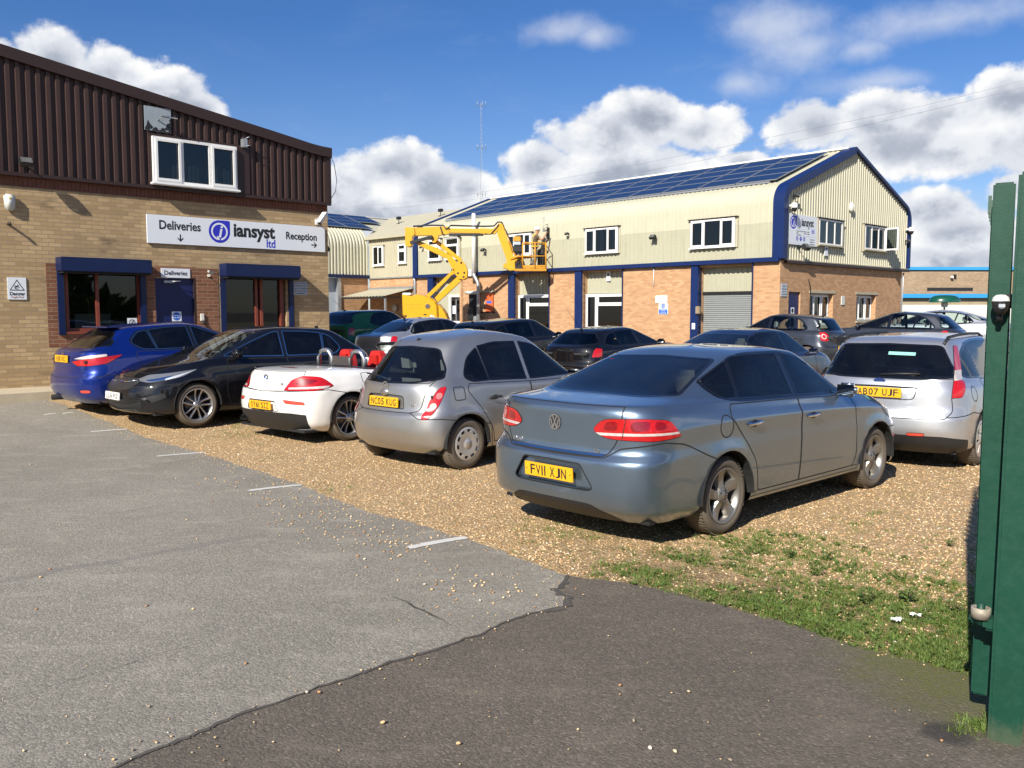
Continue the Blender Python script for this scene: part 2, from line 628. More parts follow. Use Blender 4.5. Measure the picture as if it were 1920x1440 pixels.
# ------------------------------------------------------------------ ground
def ground_materials():
 # gravel: rounded flint chippings, pebbles a centimetre or two across
 m, nt, b = new_mat('gravel')
 g = nt.new('ShaderNodeTexCoord').outputs['Object']
 vo = nt.new('ShaderNodeTexVoronoi')
 nt.put(vo.inputs['Vector'], g)
 vo.inputs['Scale'].default_value = 52
 vo2 = nt.new('ShaderNodeTexVoronoi')
 nt.put(vo2.inputs['Vector'], g)
 vo2.inputs['Scale'].default_value = 105
 hs = nt.sep(vo.outputs['Color'])[0]
 hs2 = nt.sep(vo2.outputs['Color'])[1]
 col = nt.ramp(hs, [(0, (.26, .15, .065)), (.2, (.50, .32, .145)), (.5, (.63, .43, .21)), (.75, (.71, .51, .27)), (.92, (.78, .61, .38)), (1, (.80, .70, .52))])
 col2 = nt.ramp(hs2, [(0, (.32, .19, .09)), (.5, (.60, .42, .22)), (1, (.76, .62, .42))])
 col = nt.mix(.38, col, col2)
 big = nt.noise(g, .55, 6, .6)
 mid = nt.noise(g, 3.1, 5, .62)
 col = nt.mix(nt.maprange(big, .42, .66, 0, .30), col, (.46, .32, .17))
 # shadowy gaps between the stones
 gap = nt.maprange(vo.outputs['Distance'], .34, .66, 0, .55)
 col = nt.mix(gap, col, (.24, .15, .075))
 # soil and thin moss coming through towards the edge with the tarmac
 x, y, z = nt.sep(g)[:3]
 # distance from the weedy strip (runs from the kerb point to the gate post)
 edge = nt.math('ADD', nt.math('MULTIPLY', nt.math('SUBTRACT', x, .36), .66), nt.math('MULTIPLY', nt.math('SUBTRACT', y, 5.82), .751))
 strip = nt.maprange(nt.math('ADD', edge, nt.math('MULTIPLY', nt.math('SUBTRACT', mid, .5), 2.4)), .1, 1.5, 1, 0, 'SMOOTHSTEP')
 lim = nt.maprange(x, -.2, 1.5, 0, 1, 'SMOOTHSTEP')
 soil = nt.math('MULTIPLY', nt.math('MULTIPLY', strip, lim), nt.maprange(nt.noise(g, 9, 5, .7), .33, .55, .25, 1))
 col = nt.mix(nt.math('MULTIPLY', soil, .85), col, (.105, .082, .042))
 pm = nt.noise(g, 1.25, 7, .72)
 pm2 = nt.noise(g, 12, 4, .7)
 patch = nt.math('MULTIPLY', nt.maprange(pm, .555, .66, 0, 1, 'SMOOTHSTEP'), nt.maprange(pm2, .42, .58, 0, .9))
 col = nt.mix(nt.math('MULTIPLY', patch, .55), col, (.115, .125, .045))
 nt.put(b.inputs['Base Color'], col)
 b.inputs['Roughness'].default_value = .85
 b.inputs['Specular IOR Level'].default_value = .25
 bn = nt.new('ShaderNodeBump')
 bn.inputs['Strength'].default_value = 1.0
 bn.inputs['Distance'].default_value = .012
 h = nt.math('ADD', nt.math('MULTIPLY', vo.outputs['Distance'], -1.0), nt.math('MULTIPLY', vo2.outputs['Distance'], -.5))
 h = nt.math('ADD', h, nt.math('MULTIPLY', mid, 1.6))
 nt.put(bn.inputs['Height'], h)
 nt.link(bn.outputs[0], b.inputs['Normal'])
 M['gravel'] = m

 def tarmac(name, base, light, dark, specks, green=0.0, cracks=True):
  m, nt, b = new_mat(name)
  g = nt.new('ShaderNodeTexCoord').outputs['Object']
  big = nt.noise(g, .45, 6, .62)
  mid = nt.noise(g, 2.7, 6, .65)
  col = nt.mix(nt.maprange(big, .33, .68), dark, light)
  col = nt.mix(nt.maprange(mid, .3, .7, 0, .45), col, base)
  vo = nt.new('ShaderNodeTexVoronoi')
  nt.put(vo.inputs['Vector'], g)
  vo.inputs['Scale'].default_value = 85
  r = nt.sep(vo.outputs['Color'])[0]
  agg = nt.ramp(r, [(0, .72), (.35, .92), (.7, 1.06), (.9, 1.2), (1, specks)])
  col = nt.mix(1.0, col, agg, 'MULTIPLY')
  fine = nt.noise(g, 320, 2, .6)
  col = nt.mix(nt.maprange(fine, .35, .75, 0, .5), col, tuple(c * .5 for c in base))
  # worn pale scuffs
  sc1 = nt.noise(nt.vmath('MULTIPLY', g, (1.0, 2.3, 1)), 1.7, 8, .7, .3)
  col = nt.mix(nt.maprange(sc1, .52, .74, 0, .5), col, tuple(min(1, c * 1.55) for c in base))
  if cracks:
   # a long diagonal tyre mark and two hairline cracks
   x, y, z = nt.sep(g)[:3]
   wob = nt.noise(g, 1.9, 4, .6)
   wob2 = nt.noise(g, 9, 4, .7)

   def line(ax, ay, bx, by, width, strength, wobble, colr, c):
    L = math.hypot(bx - ax, by - ay)
    ux, uy = (bx - ax) / L, (by - ay) / L
    al = nt.math('ADD', nt.math('MULTIPLY', nt.math('SUBTRACT', x, ax), ux), nt.math('MULTIPLY', nt.math('SUBTRACT', y, ay), uy))
    pe = nt.math('ADD', nt.math('MULTIPLY', nt.math('SUBTRACT', x, ax), -uy), nt.math('MULTIPLY', nt.math('SUBTRACT', y, ay), ux))
    pe = nt.math('ADD', pe, nt.math('MULTIPLY', nt.math('SUBTRACT', wob, .5), wobble))
    pe = nt.math('ADD', pe, nt.math('MULTIPLY', nt.math('SUBTRACT', wob2, .5), wobble * .35))
    f = nt.maprange(nt.math('ABSOLUTE', pe), width * .4, width, 1, 0, 'SMOOTHSTEP')
    f = nt.math('MULTIPLY', f, nt.maprange(al, -.1, .1))
    f = nt.math('MULTIPLY', f, nt.maprange(al, L - .2, L + .1, 1, 0))
    f = nt.math('MULTIPLY', f, nt.maprange(wob2, .3, .55, strength * .55, strength))
    return nt.mix(f, c, colr)
   a, q = ground_px(-200, 1128), ground_px(470, 1008)
   col = line(a.x, a.y, q.x, q.y, .07, .40, .22, (.17, .15, .148), col)
   a, q = ground_px(-60, 1338), ground_px(400, 1198)
   col = line(a.x, a.y, q.x, q.y, .006, .6, .16, (.06, .055, .05), col)
   a, q = ground_px(743, 1121), ground_px(852, 1174)
   col = line(a.x, a.y, q.x, q.y, .011, .85, .10, (.035, .03, .025), col)
   a, q = ground_px(200, 966), ground_px(300, 950)
   col = line(a.x, a.y, q.x, q.y, .012, .5, .1, (.07, .065, .06), col)
  if green:
   x, y, z = nt.sep(g)[:3]
   gp = ground_px(1830, 1262)
   dd = nt.vmath('LENGTH', nt.vmath('MULTIPLY', nt.vmath('SUBTRACT', g, (gp.x, gp.y, 0)), (1.15, 1.0, 0)), out=1)
   n = nt.noise(g, 5, 6, .7)
   f = nt.maprange(nt.math('ADD', dd, nt.math('MULTIPLY', nt.math('SUBTRACT', n, .5), .9)), .30, .95, 1, 0, 'SMOOTHSTEP')
   f = nt.math('MULTIPLY', f, nt.maprange(nt.noise(g, 45, 4, .7), .36, .6, .35, 1))
   col = nt.mix(nt.math('MULTIPLY', f, green), col, (.12, .125, .035))
   # a damp oily spot beside the post
   gp = ground_px(1775, 1378)
   dd = nt.vmath('LENGTH', nt.vmath('SUBTRACT', g, (gp.x, gp.y, 0)), out=1)
   f = nt.maprange(nt.math('ADD', dd, nt.math('MULTIPLY', nt.math('SUBTRACT', n, .5), .12)), .06, .14, .75, 0, 'SMOOTHSTEP')
   col = nt.mix(f, col, (.035, .033, .033))
  nt.put(b.inputs['Base Color'], col)
  b.inputs['Roughness'].default_value = .88
  b.inputs['Specular IOR Level'].default_value = .3
  bn = nt.new('ShaderNodeBump')
  bn.inputs['Strength'].default_value = .8
  bn.inputs['Distance'].default_value = .004
  h = nt.math('ADD', nt.math('MULTIPLY', vo.outputs['Distance'], -1.0), nt.math('MULTIPLY', nt.noise(g, 160, 4, .7), 1.3))
  nt.put(bn.inputs['Height'], h)
  nt.link(bn.outputs[0], b.inputs['Normal'])
  M[name] = m
 tarmac('pale_tarmac', (.292, .270, .224), (.345, .318, .266), (.228, .210, .174), 1.5)
 tarmac('dark_tarmac', (.155, .132, .104), (.180, .154, .122), (.120, .103, .083), 1.6, green=1.0, cracks=False)
 m = mat('concrete_path', (.50, .43, .31), .85, var=.16, vscale=1.4, bump=.3, bscale=120, spec=.2)
 M['concrete'] = m
 m = mat('worn_white_line', (.62, .61, .57), .75, var=.10, vscale=20, bump=.3, bscale=200)
 M['line'] = m
 M['far_ground'] = mat('far_tarmac', (.13, .125, .115), .9, var=.15, vscale=.3)


ground_materials()


def terrain_sheet(name, m, x0, x1, ys, dz=0.0, kind='structure'):
 mb = MB()
 xs = [x0, -30, -15, -8] + [-6.4 + .4 * k for k in range(13)] + [0, 3, 8, 15, 30, x1]
 vs = [(x, y, gz(x, y) + dz) for y in ys for x in xs]
 n = len(xs)
 fs = [(j * n + i, j * n + i + 1, (j + 1) * n + i + 1, (j + 1) * n + i) for j in range(len(ys) - 1) for i in range(n - 1)]
 mb.add(vs, fs, m)
 o = mb.build(name, m, recalc=False)
 return tag(o, kind=kind)


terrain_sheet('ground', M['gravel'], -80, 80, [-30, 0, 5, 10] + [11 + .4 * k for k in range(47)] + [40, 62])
far = MB()
far.add([(-1500, 62, .39), (1500, 62, .39), (1500, 2500, .39), (-1500, 2500, .39)], [(0, 1, 2, 3)], M['far_ground'])
far.add([(-1500, -900, -.012), (1500, -900, -.012), (1500, -29, -.012), (-1500, -29, -.012)], [(0, 1, 2, 3)], M['far_ground'])
tag(far.build('distant_ground', M['far_ground'], recalc=False), kind='structure')


def ragged(pts, amp=.02, step=.06, seed=0, freq=1.0):
 """walk a polyline adding small irregular offsets"""
 rr = random.Random(seed)
 out = []
 ph = [rr.uniform(0, 6.28) for _ in range(6)]
 s = 0
 for a, b in zip(pts[:-1], pts[1:]):
  a, b = Vector(a[:2]), Vector(b[:2])
  L = (b - a).length
  n = max(1, int(L / step))
  nrm = Vector((-(b - a).y, (b - a).x)).normalized()
  for k in range(n):
   t = k / n
   s += L / n
   o = amp * (.5 * math.sin(s * 2.3 * freq + ph[0]) + .35 * math.sin(s * 6.1 * freq + ph[1]) + .3 * math.sin(s * 15 * freq + ph[2]) + .5 * rr.uniform(-1, 1))
   out.append(a.lerp(b, t) + nrm * o)
 out.append(Vector(pts[-1][:2]))
 return out


def poly_sheet(name, m, outline, dz, kind='structure'):
 bm = bmesh.new()
 vs = [bm.verts.new((p[0], p[1], 0)) for p in outline]
 es = [bm.edges.new((vs[i], vs[(i + 1) % len(vs)])) for i in range(len(vs))]
 bmesh.ops.triangle_fill(bm, use_beauty=True, use_dissolve=False, edges=es, normal=(0, 0, 1))
 for k in range(47):
  bmesh.ops.bisect_plane(bm, geom=bm.verts[:] + bm.edges[:] + bm.faces[:], plane_co=(0, 11 + .4 * k, 0), plane_no=(0, 1, 0))
 for k in range(13):
  bmesh.ops.bisect_plane(bm, geom=bm.verts[:] + bm.edges[:] + bm.faces[:], plane_co=(-6.4 + .4 * k, 0, 0), plane_no=(1, 0, 0))
 for v in bm.verts:
  v.co.z = gz(v.co.x, v.co.y) + dz
 for f in bm.faces:
  if f.normal.z < 0:
   f.normal_flip()
 me = bpy.data.meshes.new(name)
 bm.to_mesh(me)
 bm.free()
 me.materials.append(m)
 o = bpy.data.objects.new(name, me)
 C.objects.link(o)
 return tag(o, kind=kind)


EDGE = [ground_px(*p) for p in [(1060, 1080), (1000, 1055), (870, 1012), (780, 985), (690, 960), (560, 910), (430, 866), (330, 838), (235, 806), (150, 770), (78, 748)]]
JOINT = [ground_px(*p) for p in [(1060, 1080), (1044, 1105), (1057, 1140), (985, 1152), (850, 1208), (720, 1250), (600, 1290), (480, 1332), (250, 1420), (150, 1462), (-100, 1560)]]
GRASS = [ground_px(*p) for p in [(1060, 1080), (1200, 1098), (1340, 1130), (1500, 1175), (1600, 1212), (1700, 1232), (1830, 1268), (1960, 1320)]]
edge_r = ragged(EDGE, .028, .05, 1)
joint_r = ragged(JOINT, .022, .045, 2)
grass_r = ragged(GRASS, .02, .06, 3)
d_ = (EDGE[-1] - EDGE[1]).normalized()
far_l = EDGE[-1] + Vector((-1.2, .2, 0))
pale = [p for p in edge_r] + [far_l, Vector((-16, 8, 0)), Vector((-16, 1.0, 0)), Vector((-4, 1.5, 0))] + [p for p in reversed(joint_r)][:-1]
poly_sheet('pale_tarmac', M['pale_tarmac'], [(p[0], p[1]) for p in pale], .008)
dark = [p for p in joint_r] + [Vector((-4, 1.5, 0)), Vector((-16, 1.0, 0)), Vector((-16, -12, 0)), Vector((14, -12, 0)), Vector((14, 1.5, 0)), Vector((3.2, 3.6, 0))] + [p for p in reversed(grass_r)][:-1]
poly_sheet('dark_tarmac', M['dark_tarmac'], [(p[0], p[1]) for p in dark], .004)
# black tar fillet along the joint between the two surfaces
tar = MB()
M['tar'] = mat('tar_joint', (.085, .076, .066), .85, var=.4, vscale=20, bump=.4)
off = ragged(JOINT, .016, .045, 5)
rr = random.Random(9)
for i in range(min(len(joint_r), len(off)) - 1):
 a, b = joint_r[i], joint_r[i + 1]
 w = (.004 + .012 * abs(math.sin(i * .13)) + .010 * rr.random()) * (2.6 if i < 16 else 1)
 n = Vector((-(b - a).y, (b - a).x)).normalized()
 if n.y > 0: n = -n
 tar.add([(a.x, a.y, .0105), (b.x, b.y, .0105), (b.x + n.x * w, b.y + n.y * w, .0085), (a.x + n.x * w, a.y + n.y * w, .0085)], [(0, 1, 2, 3)], M['tar'])
tag(tar.build('tar_joint', M['tar']), kind='structure')

# pavement slab along the left building
LC = Vector((-4.273, 20.5, 0))
MC = Vector((9.104, 30.0, 0))
N1, N2 = -W, -U
pv = MB()
a0, a1 = LC - U * 16, LC + U * .6
q0, q1 = a0 + N1 * .98, a1 + N1 * .98
pv.add([(a0.x, a0.y, .385), (q0.x, q0.y, .36), (q1.x, q1.y, .40), (a1.x, a1.y, .42), (q0.x, q0.y, -.2), (q1.x, q1.y, -.2)], [(0, 1, 2, 3), (1, 4, 5, 2)], M['concrete'])
tag(pv.build('pavement', M['concrete']), kind='structure')
# tarmac yard beyond the gravel, in front of the blue trimmed building
yard = [LC + U * .7 + N1 * 1.1, LC + U * 60 + N1 * 1.1, LC + U * 60 + W * 60, LC + U * .7 + W * 60]
yp = [MC + N2 * 6.5 + N1 * 12, MC + N2 * 6.5 + W * 34, MC + U * 40 + W * 34, MC + U * 40 + N1 * 12]
poly_sheet('yard', M['far_ground'], [(p.x, p.y) for p in yp], .006)

# painted bay ticks
for i, (p, q, w) in enumerate([((294, 857), (383, 850), .075), ((466, 922), (566, 911), .075), ((765, 1030), (875, 1010), .085), ((170, 811), (238, 806), .07), ((82, 779), (105, 776), .06), ((117, 777), (138, 774), .06)]):
 a, b = ground_px(*p), ground_px(*q)
 d = (b - a).normalized()
 n = Vector((-d.y, d.x, 0))
 mb = MB()
 rr = random.Random(i)
 K = 14
 vs = []
 for k in range(K + 1):
  c = a.lerp(b, k / K)
  ww = w / 2 * (1 + rr.uniform(-.12, .12)) * (.75 if k in (0, K) else 1)
  bend = .015 * math.sin(k / K * PI)
  for s in (-1, 1):
   v = c + n * (s * ww + bend)
   vs.append((v.x, v.y, gz(v.x, v.y) + .0125))
 mb.add(vs, [(2 * k, 2 * k + 1, 2 * k + 3, 2 * k + 2) for k in range(K)], M['line'])
 tag(mb.build('bay_line', M['line'], recalc=False), kind='structure')


# ------------------------------------------------------------------ scattered stones, grass and weeds
def inside(poly, x, y):
 c = False
 j = len(poly) - 1
 for i in range(len(poly)):
  xi, yi = poly[i][0], poly[i][1]
  xj, yj = poly[j][0], poly[j][1]
  if (yi > y) != (yj > y) and x < (xj - xi) * (y - yi) / (yj - yi) + xi:
   c = not c
  j = i
 return c


def side_of_edges(x, y):
 """> 0 on the gravel side of the tarmac outlines (metres)"""
 best = 1e9
 sg = 1
 for pts in (EDGE, GRASS):
  for a, b in zip(pts[:-1], pts[1:]):
   d = Vector((b.x - a.x, b.y - a.y))
   L = d.length
   d /= L
   t = (x - a.x) * d.x + (y - a.y) * d.y
   tc_ = min(max(t, 0), L)
   qx, qy = a.x + d.x * tc_, a.y + d.y * tc_
   ds = math.hypot(x - qx, y - qy)
   if ds < best:
    best = ds
    cr = d.x * (y - a.y) - d.y * (x - a.x)
    sg = (-1 if cr > 0 else 1) if pts is EDGE else (1 if cr > 0 else -1)
 return sg * best


ICO_V = []
_t = (1 + 5 ** .5) / 2
for a in (-1, 1):
 for b in (-_t, _t):
  ICO_V += [(a, b, 0), (0, a, b), (b, 0, a)]
ICO_V = np.array(ICO_V, float) / math.hypot(1, _t)
from mathutils.geometry import intersect_line_plane  # noqa
_bm = bmesh.new()
for v in ICO_V:
 _bm.verts.new(v)
bmesh.ops.convex_hull(_bm, input=_bm.verts[:])
_bm.verts.index_update()
ICO_F = np.array([[v.index for v in f.verts] for f in _bm.faces])
ICO_V = np.array([v.co[:] for v in _bm.verts])
_bm.free()


def stones_mesh(name, P, S, m_list, seed=0, kind='stuff'):
 """P: n x 3 positions, S: n sizes -> one mesh of irregular pebbles"""
 rg = np.random.default_rng(seed)
 n = len(P)
 sc_ = rg.uniform(.65, 1.25, (n, 1, 3)) * np.array([1, 1, .62]) * S[:, None, None]
 jit = rg.uniform(.75, 1.2, (n, len(ICO_V), 1))
 ang = rg.uniform(0, 2 * np.pi, n)
 til = rg.uniform(-.5, .5, n)
 V = ICO_V[None] * jit * sc_
 c, s = np.cos(til)[:, None], np.sin(til)[:, None]
 V = np.stack([V[..., 0] * c - V[..., 2] * s, V[..., 1], V[..., 0] * s + V[..., 2] * c], -1)
 c, s = np.cos(ang)[:, None], np.sin(ang)[:, None]
 V = np.stack([V[..., 0] * c - V[..., 1] * s, V[..., 0] * s + V[..., 1] * c, V[..., 2]], -1)
 V = V + P[:, None, :]
 Fc = ICO_F[None] + (np.arange(n) * len(ICO_V))[:, None, None]
 me = bpy.data.meshes.new(name)
 V = V.reshape(-1, 3)
 Fc = Fc.reshape(-1, 3)
 me.vertices.add(len(V)); me.vertices.foreach_set('co', V.ravel())
 me.loops.add(Fc.size); me.loops.foreach_set('vertex_index', Fc.ravel().astype(np.int32))
 me.polygons.add(len(Fc))
 me.polygons.foreach_set('loop_start', np.arange(0, Fc.size, 3, dtype=np.int32))
 me.polygons.foreach_set('loop_total', np.full(len(Fc), 3, np.int32))
 mi = np.repeat(rg.choice(len(m_list), n, p=STONE_P[:len(m_list)] / STONE_P[:len(m_list)].sum()), len(ICO_F))
 for k in m_list:
  me.materials.append(k)
 me.polygons.foreach_set('material_index', mi.astype(np.int32))
 me.update()
 me.validate()
 o = bpy.data.objects.new(name, me)
 C.objects.link(o)
 return tag(o, kind=kind)


STONE_P = np.array([.34, .27, .20, .08, .07, .04])
SM = [mat('pebble_%s' % n, c, .7, var=.12, vscale=30, spec=.3) for n, c in [
 ('honey', (.60, .42, .22)), ('tan', (.70, .52, .30)), ('rust', (.44, .25, .12)), ('cream', (.70, .55, .35)), ('grey', (.32, .26, .19)), ('bone', (.74, .66, .52))]]


def scatter_gravel():
 P, S = [], []
 rg = random.Random(4)
 n = 0
 while n < 34000:
  # denser close to the camera
  y = 4.3 + 12.5 * rg.random() ** 1.7
  x = rg.uniform(-.62, .60) * (y + 1.0)
  if x < -7.9:
   continue
  if math.hypot(x, y) < 2: continue
  d = side_of_edges(x, y)
  if d < -.09 or (d < .015 and rg.random() > .16):
   continue
  if x > .5 and d < 1.0 and rg.random() < .62:
   continue
  s = rg.uniform(.0042, .0092) * (1 + .03 * y)
  P.append((x, y, gz(x, y) + s * .25))
  S.append(s)
  n += 1
 tag(stones_mesh('gravel_stones', np.array(P), np.array(S), SM, 1))
 # strays kicked out over the tarmac
 P, S = [], []
 for k in range(430):
  cx, cy = [(590, 955), (640, 985), (560, 945), (700, 1000), (760, 1020), (880, 1110), (430, 885)][k % 7]
  g = ground_px(cx + rg.gauss(0, 60), cy + rg.gauss(0, 26))
  if side_of_edges(g.x, g.y) > -.02: continue
  s = rg.uniform(.005, .012)
  P.append((g.x, g.y, gz(g.x, g.y) + .010 + s * .4)); S.append(s)
 for k in range(210):
  g = ground_px(rg.uniform(0, 1830), 790 + 650 * rg.random() ** .8)
  if side_of_edges(g.x, g.y) > -.02 or g.y < 2.6: continue
  s = rg.choice([rg.uniform(.003, .006)] * 6 + [rg.uniform(.007, .012)])
  P.append((g.x, g.y, gz(g.x, g.y) + .010 + s * .4)); S.append(s)
 for k in range(80):
  e = rg.uniform(0, .999) * (len(joint_r) - 1)
  p = joint_r[int(e)]
  s = rg.uniform(.003, .008)
  P.append((p.x + rg.gauss(0, .06), p.y + rg.gauss(0, .05), .012 + s * .4)); S.append(s)
 for k in range(620):
  p = edge_r[int(rg.random() ** .8 * (len(edge_r) - 1))]
  n_ = abs(rg.gauss(0, .13))
  x, y = p.x - n_ * .78 + rg.gauss(0, .02), p.y - n_ * .62
  s = rg.uniform(.003, .008)
  P.append((x, y, gz(x, y) + .010 + s * .4)); S.append(s)
 stones_mesh('loose_stones', np.array(P), np.array(S), SM, 2)


scatter_gravel()


def leaf_mat(name, c, tr=.35):
 m, nt, b = new_mat(name)
 g = nt.new('ShaderNodeTexCoord').outputs['Object']
 n = nt.noise(g, 7, 5, .7)
 n2 = nt.noise(g, 60, 3, .6)
 col = nt.mix(nt.maprange(n, .35, .65), tuple(k * .62 for k in c), tuple(min(1, k * 1.3) for k in c))
 col = nt.mix(nt.maprange(n2, .45, .8, 0, .55), col, (c[0] * 2.0, c[1] * 1.25, c[2] * .9))
 nt.put(b.inputs['Base Color'], col)
 b.inputs['Roughness'].default_value = .55
 out = nt.n['Material Output']
 t = nt.new('ShaderNodeBsdfTranslucent')
 nt.put(t.inputs[0], col)
 mx = nt.new('ShaderNodeMixShader')
 mx.inputs[0].default_value = tr
 nt.link(b.outputs[0], mx.inputs[1]); nt.link(t.outputs[0], mx.inputs[2]); nt.link(mx.outputs[0], out.inputs[0])
 MATS[name] = m
 return m


M['grass'] = leaf_mat('grass_blade', (.150, .235, .050))
M['weed'] = leaf_mat('weed_leaf', (.125, .20, .05))
M['dry'] = leaf_mat('dry_stalk', (.22, .17, .085), .2)


def grass_density(x, y):
 """how likely a tuft stands here"""
 d = side_of_edges(x, y)
 if d < -.02:
  return 0
 w = min(max((x - .45) / 1.2, 0), 1)
 n = (math.sin(x * 3.1 + 1.7 * math.sin(y * 2.2)) + math.sin(y * 4.3 + 2 * math.sin(x * 1.9 + 1)) + math.sin((x + y) * 7.7)) / 3
 a = max(0, 1 - d / (.35 + 1.75 * w)) * w
 return max(0, .95 * a - .06 + .60 * n * (a > .05))


def blades():
 rg = random.Random(21)
 V, Fc = [], []

 def blade(x, y, h, lean, az, w):
  base = len(V)
  ca, sa = math.cos(az), math.sin(az)
  z = gz(x, y)
  for t, ww in ((0, 1), (.5, .8), (.85, .45)):
   o = lean * t * t
   cx, cy = x + ca * o, y + sa * o
   V.append((cx - sa * w * ww, cy + ca * w * ww, z + h * t * (1 - .15 * t)))
   V.append((cx + sa * w * ww, cy - ca * w * ww, z + h * t * (1 - .15 * t)))
  V.append((x + ca * lean * 1.25, y + sa * lean * 1.25, z + h * .92))
  Fc.append((base, base + 1, base + 3, base + 2))
  Fc.append((base + 2, base + 3, base + 5, base + 4))
  Fc.append((base + 4, base + 5, base + 6))

 def tuft(x, y, h, n, spread):
  for _ in range(n):
   a = rg.uniform(0, 2 * PI)
   r = rg.random() ** .6 * spread
   hh = h * rg.uniform(.5, 1.15)
   blade(x + r * math.cos(a), y + r * math.sin(a), hh, hh * rg.uniform(.2, .9), rg.uniform(0, 2 * PI), rg.uniform(.0012, .0028))
 n = 0
 while n < 2900:
  g = ground_px(rg.uniform(1080, 1860), rg.uniform(960, 1280))
  if rg.random() < grass_density(g.x, g.y):
   tuft(g.x, g.y, rg.uniform(.012, .045), rg.randint(5, 15), rg.uniform(.015, .055))
   n += 1
 # sparse tufts on the open gravel
 for _ in range(430):
  g = ground_px(rg.choice([rg.uniform(960, 1840), rg.uniform(430, 1840)]), rg.choice([rg.uniform(860, 1060), rg.uniform(990, 1060)]))
  if side_of_edges(g.x, g.y) > .05:
   tuft(g.x, g.y, rg.uniform(.010, .032), rg.randint(4, 11), rg.uniform(.01, .07))
 for (cx, cy, k) in [(440, 800, 30), (430, 815, 20), (480, 812, 14), (612, 918, 14), (1430, 1010, 26), (1250, 1000, 22), (1010, 985, 12), (1090, 1005, 18), (1120, 990, 12), (1600, 985, 20), (1690, 930, 8), (1700, 848, 12), (1640, 960, 8), (990, 815, 6), (1040, 1000, 14), (1215, 1075, 22), (1265, 1080, 22)]:
  for _ in range(k):
   g = ground_px(cx + rg.gauss(0, 22), cy + rg.gauss(0, 6))
   if side_of_edges(g.x, g.y) > 0:
    tuft(g.x, g.y, rg.uniform(.012, .038), rg.randint(6, 12), .05)
 # moss and fine weeds round the foot of the gate post
 for _ in range(60):
  g = ground_px(1830 + rg.gauss(0, 18), 1362 + rg.gauss(0, 9))
  tuft(g.x, g.y, rg.uniform(.012, .045), 9, .03)
 mb = MB()
 mb.add(V, Fc, M['grass'])
 tag(mb.build('grass', M['grass'], recalc=False), kind='stuff')


blades()


def ground_leaves():
 """low broad-leaved weeds and clover between the grass: too many to count"""
 rg = random.Random(5)
 mb = MB()

 def leaf(p, d, L, w, up):
  d = d.normalized()
  s = Vector((-d.y, d.x, 0))
  q = [p, p + d * L * .4 + s * w + Vector((0, 0, up * .6)), p + d * L * .75 + s * w * .8 + Vector((0, 0, up)), p + d * L + Vector((0, 0, up * .6)),
             p + d * L * .75 - s * w * .8 + Vector((0, 0, up)), p + d * L * .4 - s * w + Vector((0, 0, up * .6))]
  mid = p + d * L * .55 + Vector((0, 0, up * .55))
  mb.add(q + [mid], [(0, 1, 6), (1, 2, 6), (2, 3, 6), (3, 4, 6), (4, 5, 6), (5, 0, 6)], M['weed'])
 n = 0
 while n < 560:
  g = ground_px(rg.uniform(1150, 1845), rg.uniform(975, 1262))
  if rg.random() < grass_density(g.x, g.y) - .15:
   z = gz(g.x, g.y)
   for k in range(rg.randint(3, 6)):
    a = rg.uniform(0, 2 * PI)
    L = rg.uniform(.012, .038)
    leaf(Vector((g.x, g.y, z + .004)), Vector((math.cos(a), math.sin(a), 0)), L, L * rg.uniform(.22, .4), L * rg.uniform(.2, .8))
   n += 1
 tag(mb.build('weed_leaves', M['weed'], recalc=False), kind='stuff')


ground_leaves()


def weed_plant(x, y, h, kind, seed, label):
 """a single weed one can point at: stems with leaves"""
 rg = random.Random(seed)
 st, lv = MB(), MB()
 z0 = gz(x, y)
 o = empty('weed_plant', (x, y, z0), 0, label, 'weed', 'weeds at the edge of the gravel')

 def leaf(p, d, L, w, droop, lobes=False):
  d = d.normalized()
  s = d.cross(Vector((0, 0, 1))).normalized()
  K = 6
  vs = []
  for k in range(K + 1):
   t = k / K
   ww = w * math.sin(PI * min(1, t * .92 + .06)) ** .7
   if lobes and k % 2: ww *= .55
   c = p + d * L * t + Vector((0, 0, -droop * L * t * t))
   vs += [c + s * ww, c - s * ww]
  lv.add(vs, [(2 * k, 2 * k + 1, 2 * k + 3, 2 * k + 2) for k in range(K)], M['weed'])
 if kind == 'rosette':
  for k in range(rg.randint(9, 14)):
   a = 2 * PI * k / 11 + rg.uniform(-.3, .3)
   L = h * rg.uniform(.7, 1.3)
   leaf(Vector((0, 0, .006)), Vector((math.cos(a), math.sin(a), rg.uniform(.35, .9))), L, L * .14, .8, lobes=True)
  st.tube([(0, 0, 0), (0, 0, .012)], .006, M['weed'], 6)
 else:
  for k in range(rg.randint(4, 7)):
   a = rg.uniform(0, 2 * PI)
   top = Vector((math.cos(a) * h * .45, math.sin(a) * h * .45, h * rg.uniform(.6, 1)))
   m1 = top * .5 + Vector((0, 0, h * .12))
   st.tube([(0, 0, 0), m1, top], .0022, M['dry'] if k % 3 == 0 else M['weed'], 5)
   for j in range(9):
    t = .2 + .8 * j / 8
    p = (m1 * (2 * t) if t < .5 else m1.lerp(top, 2 * t - 1))
    b = rg.uniform(0, 2 * PI)
    L = h * rg.uniform(.16, .34)
    leaf(p, Vector((math.cos(b), math.sin(b), .3)), L, L * rg.uniform(.16, .32), .6)
 st.build('stem', None, o)
 lv.build('leaves', None, o, recalc=False)


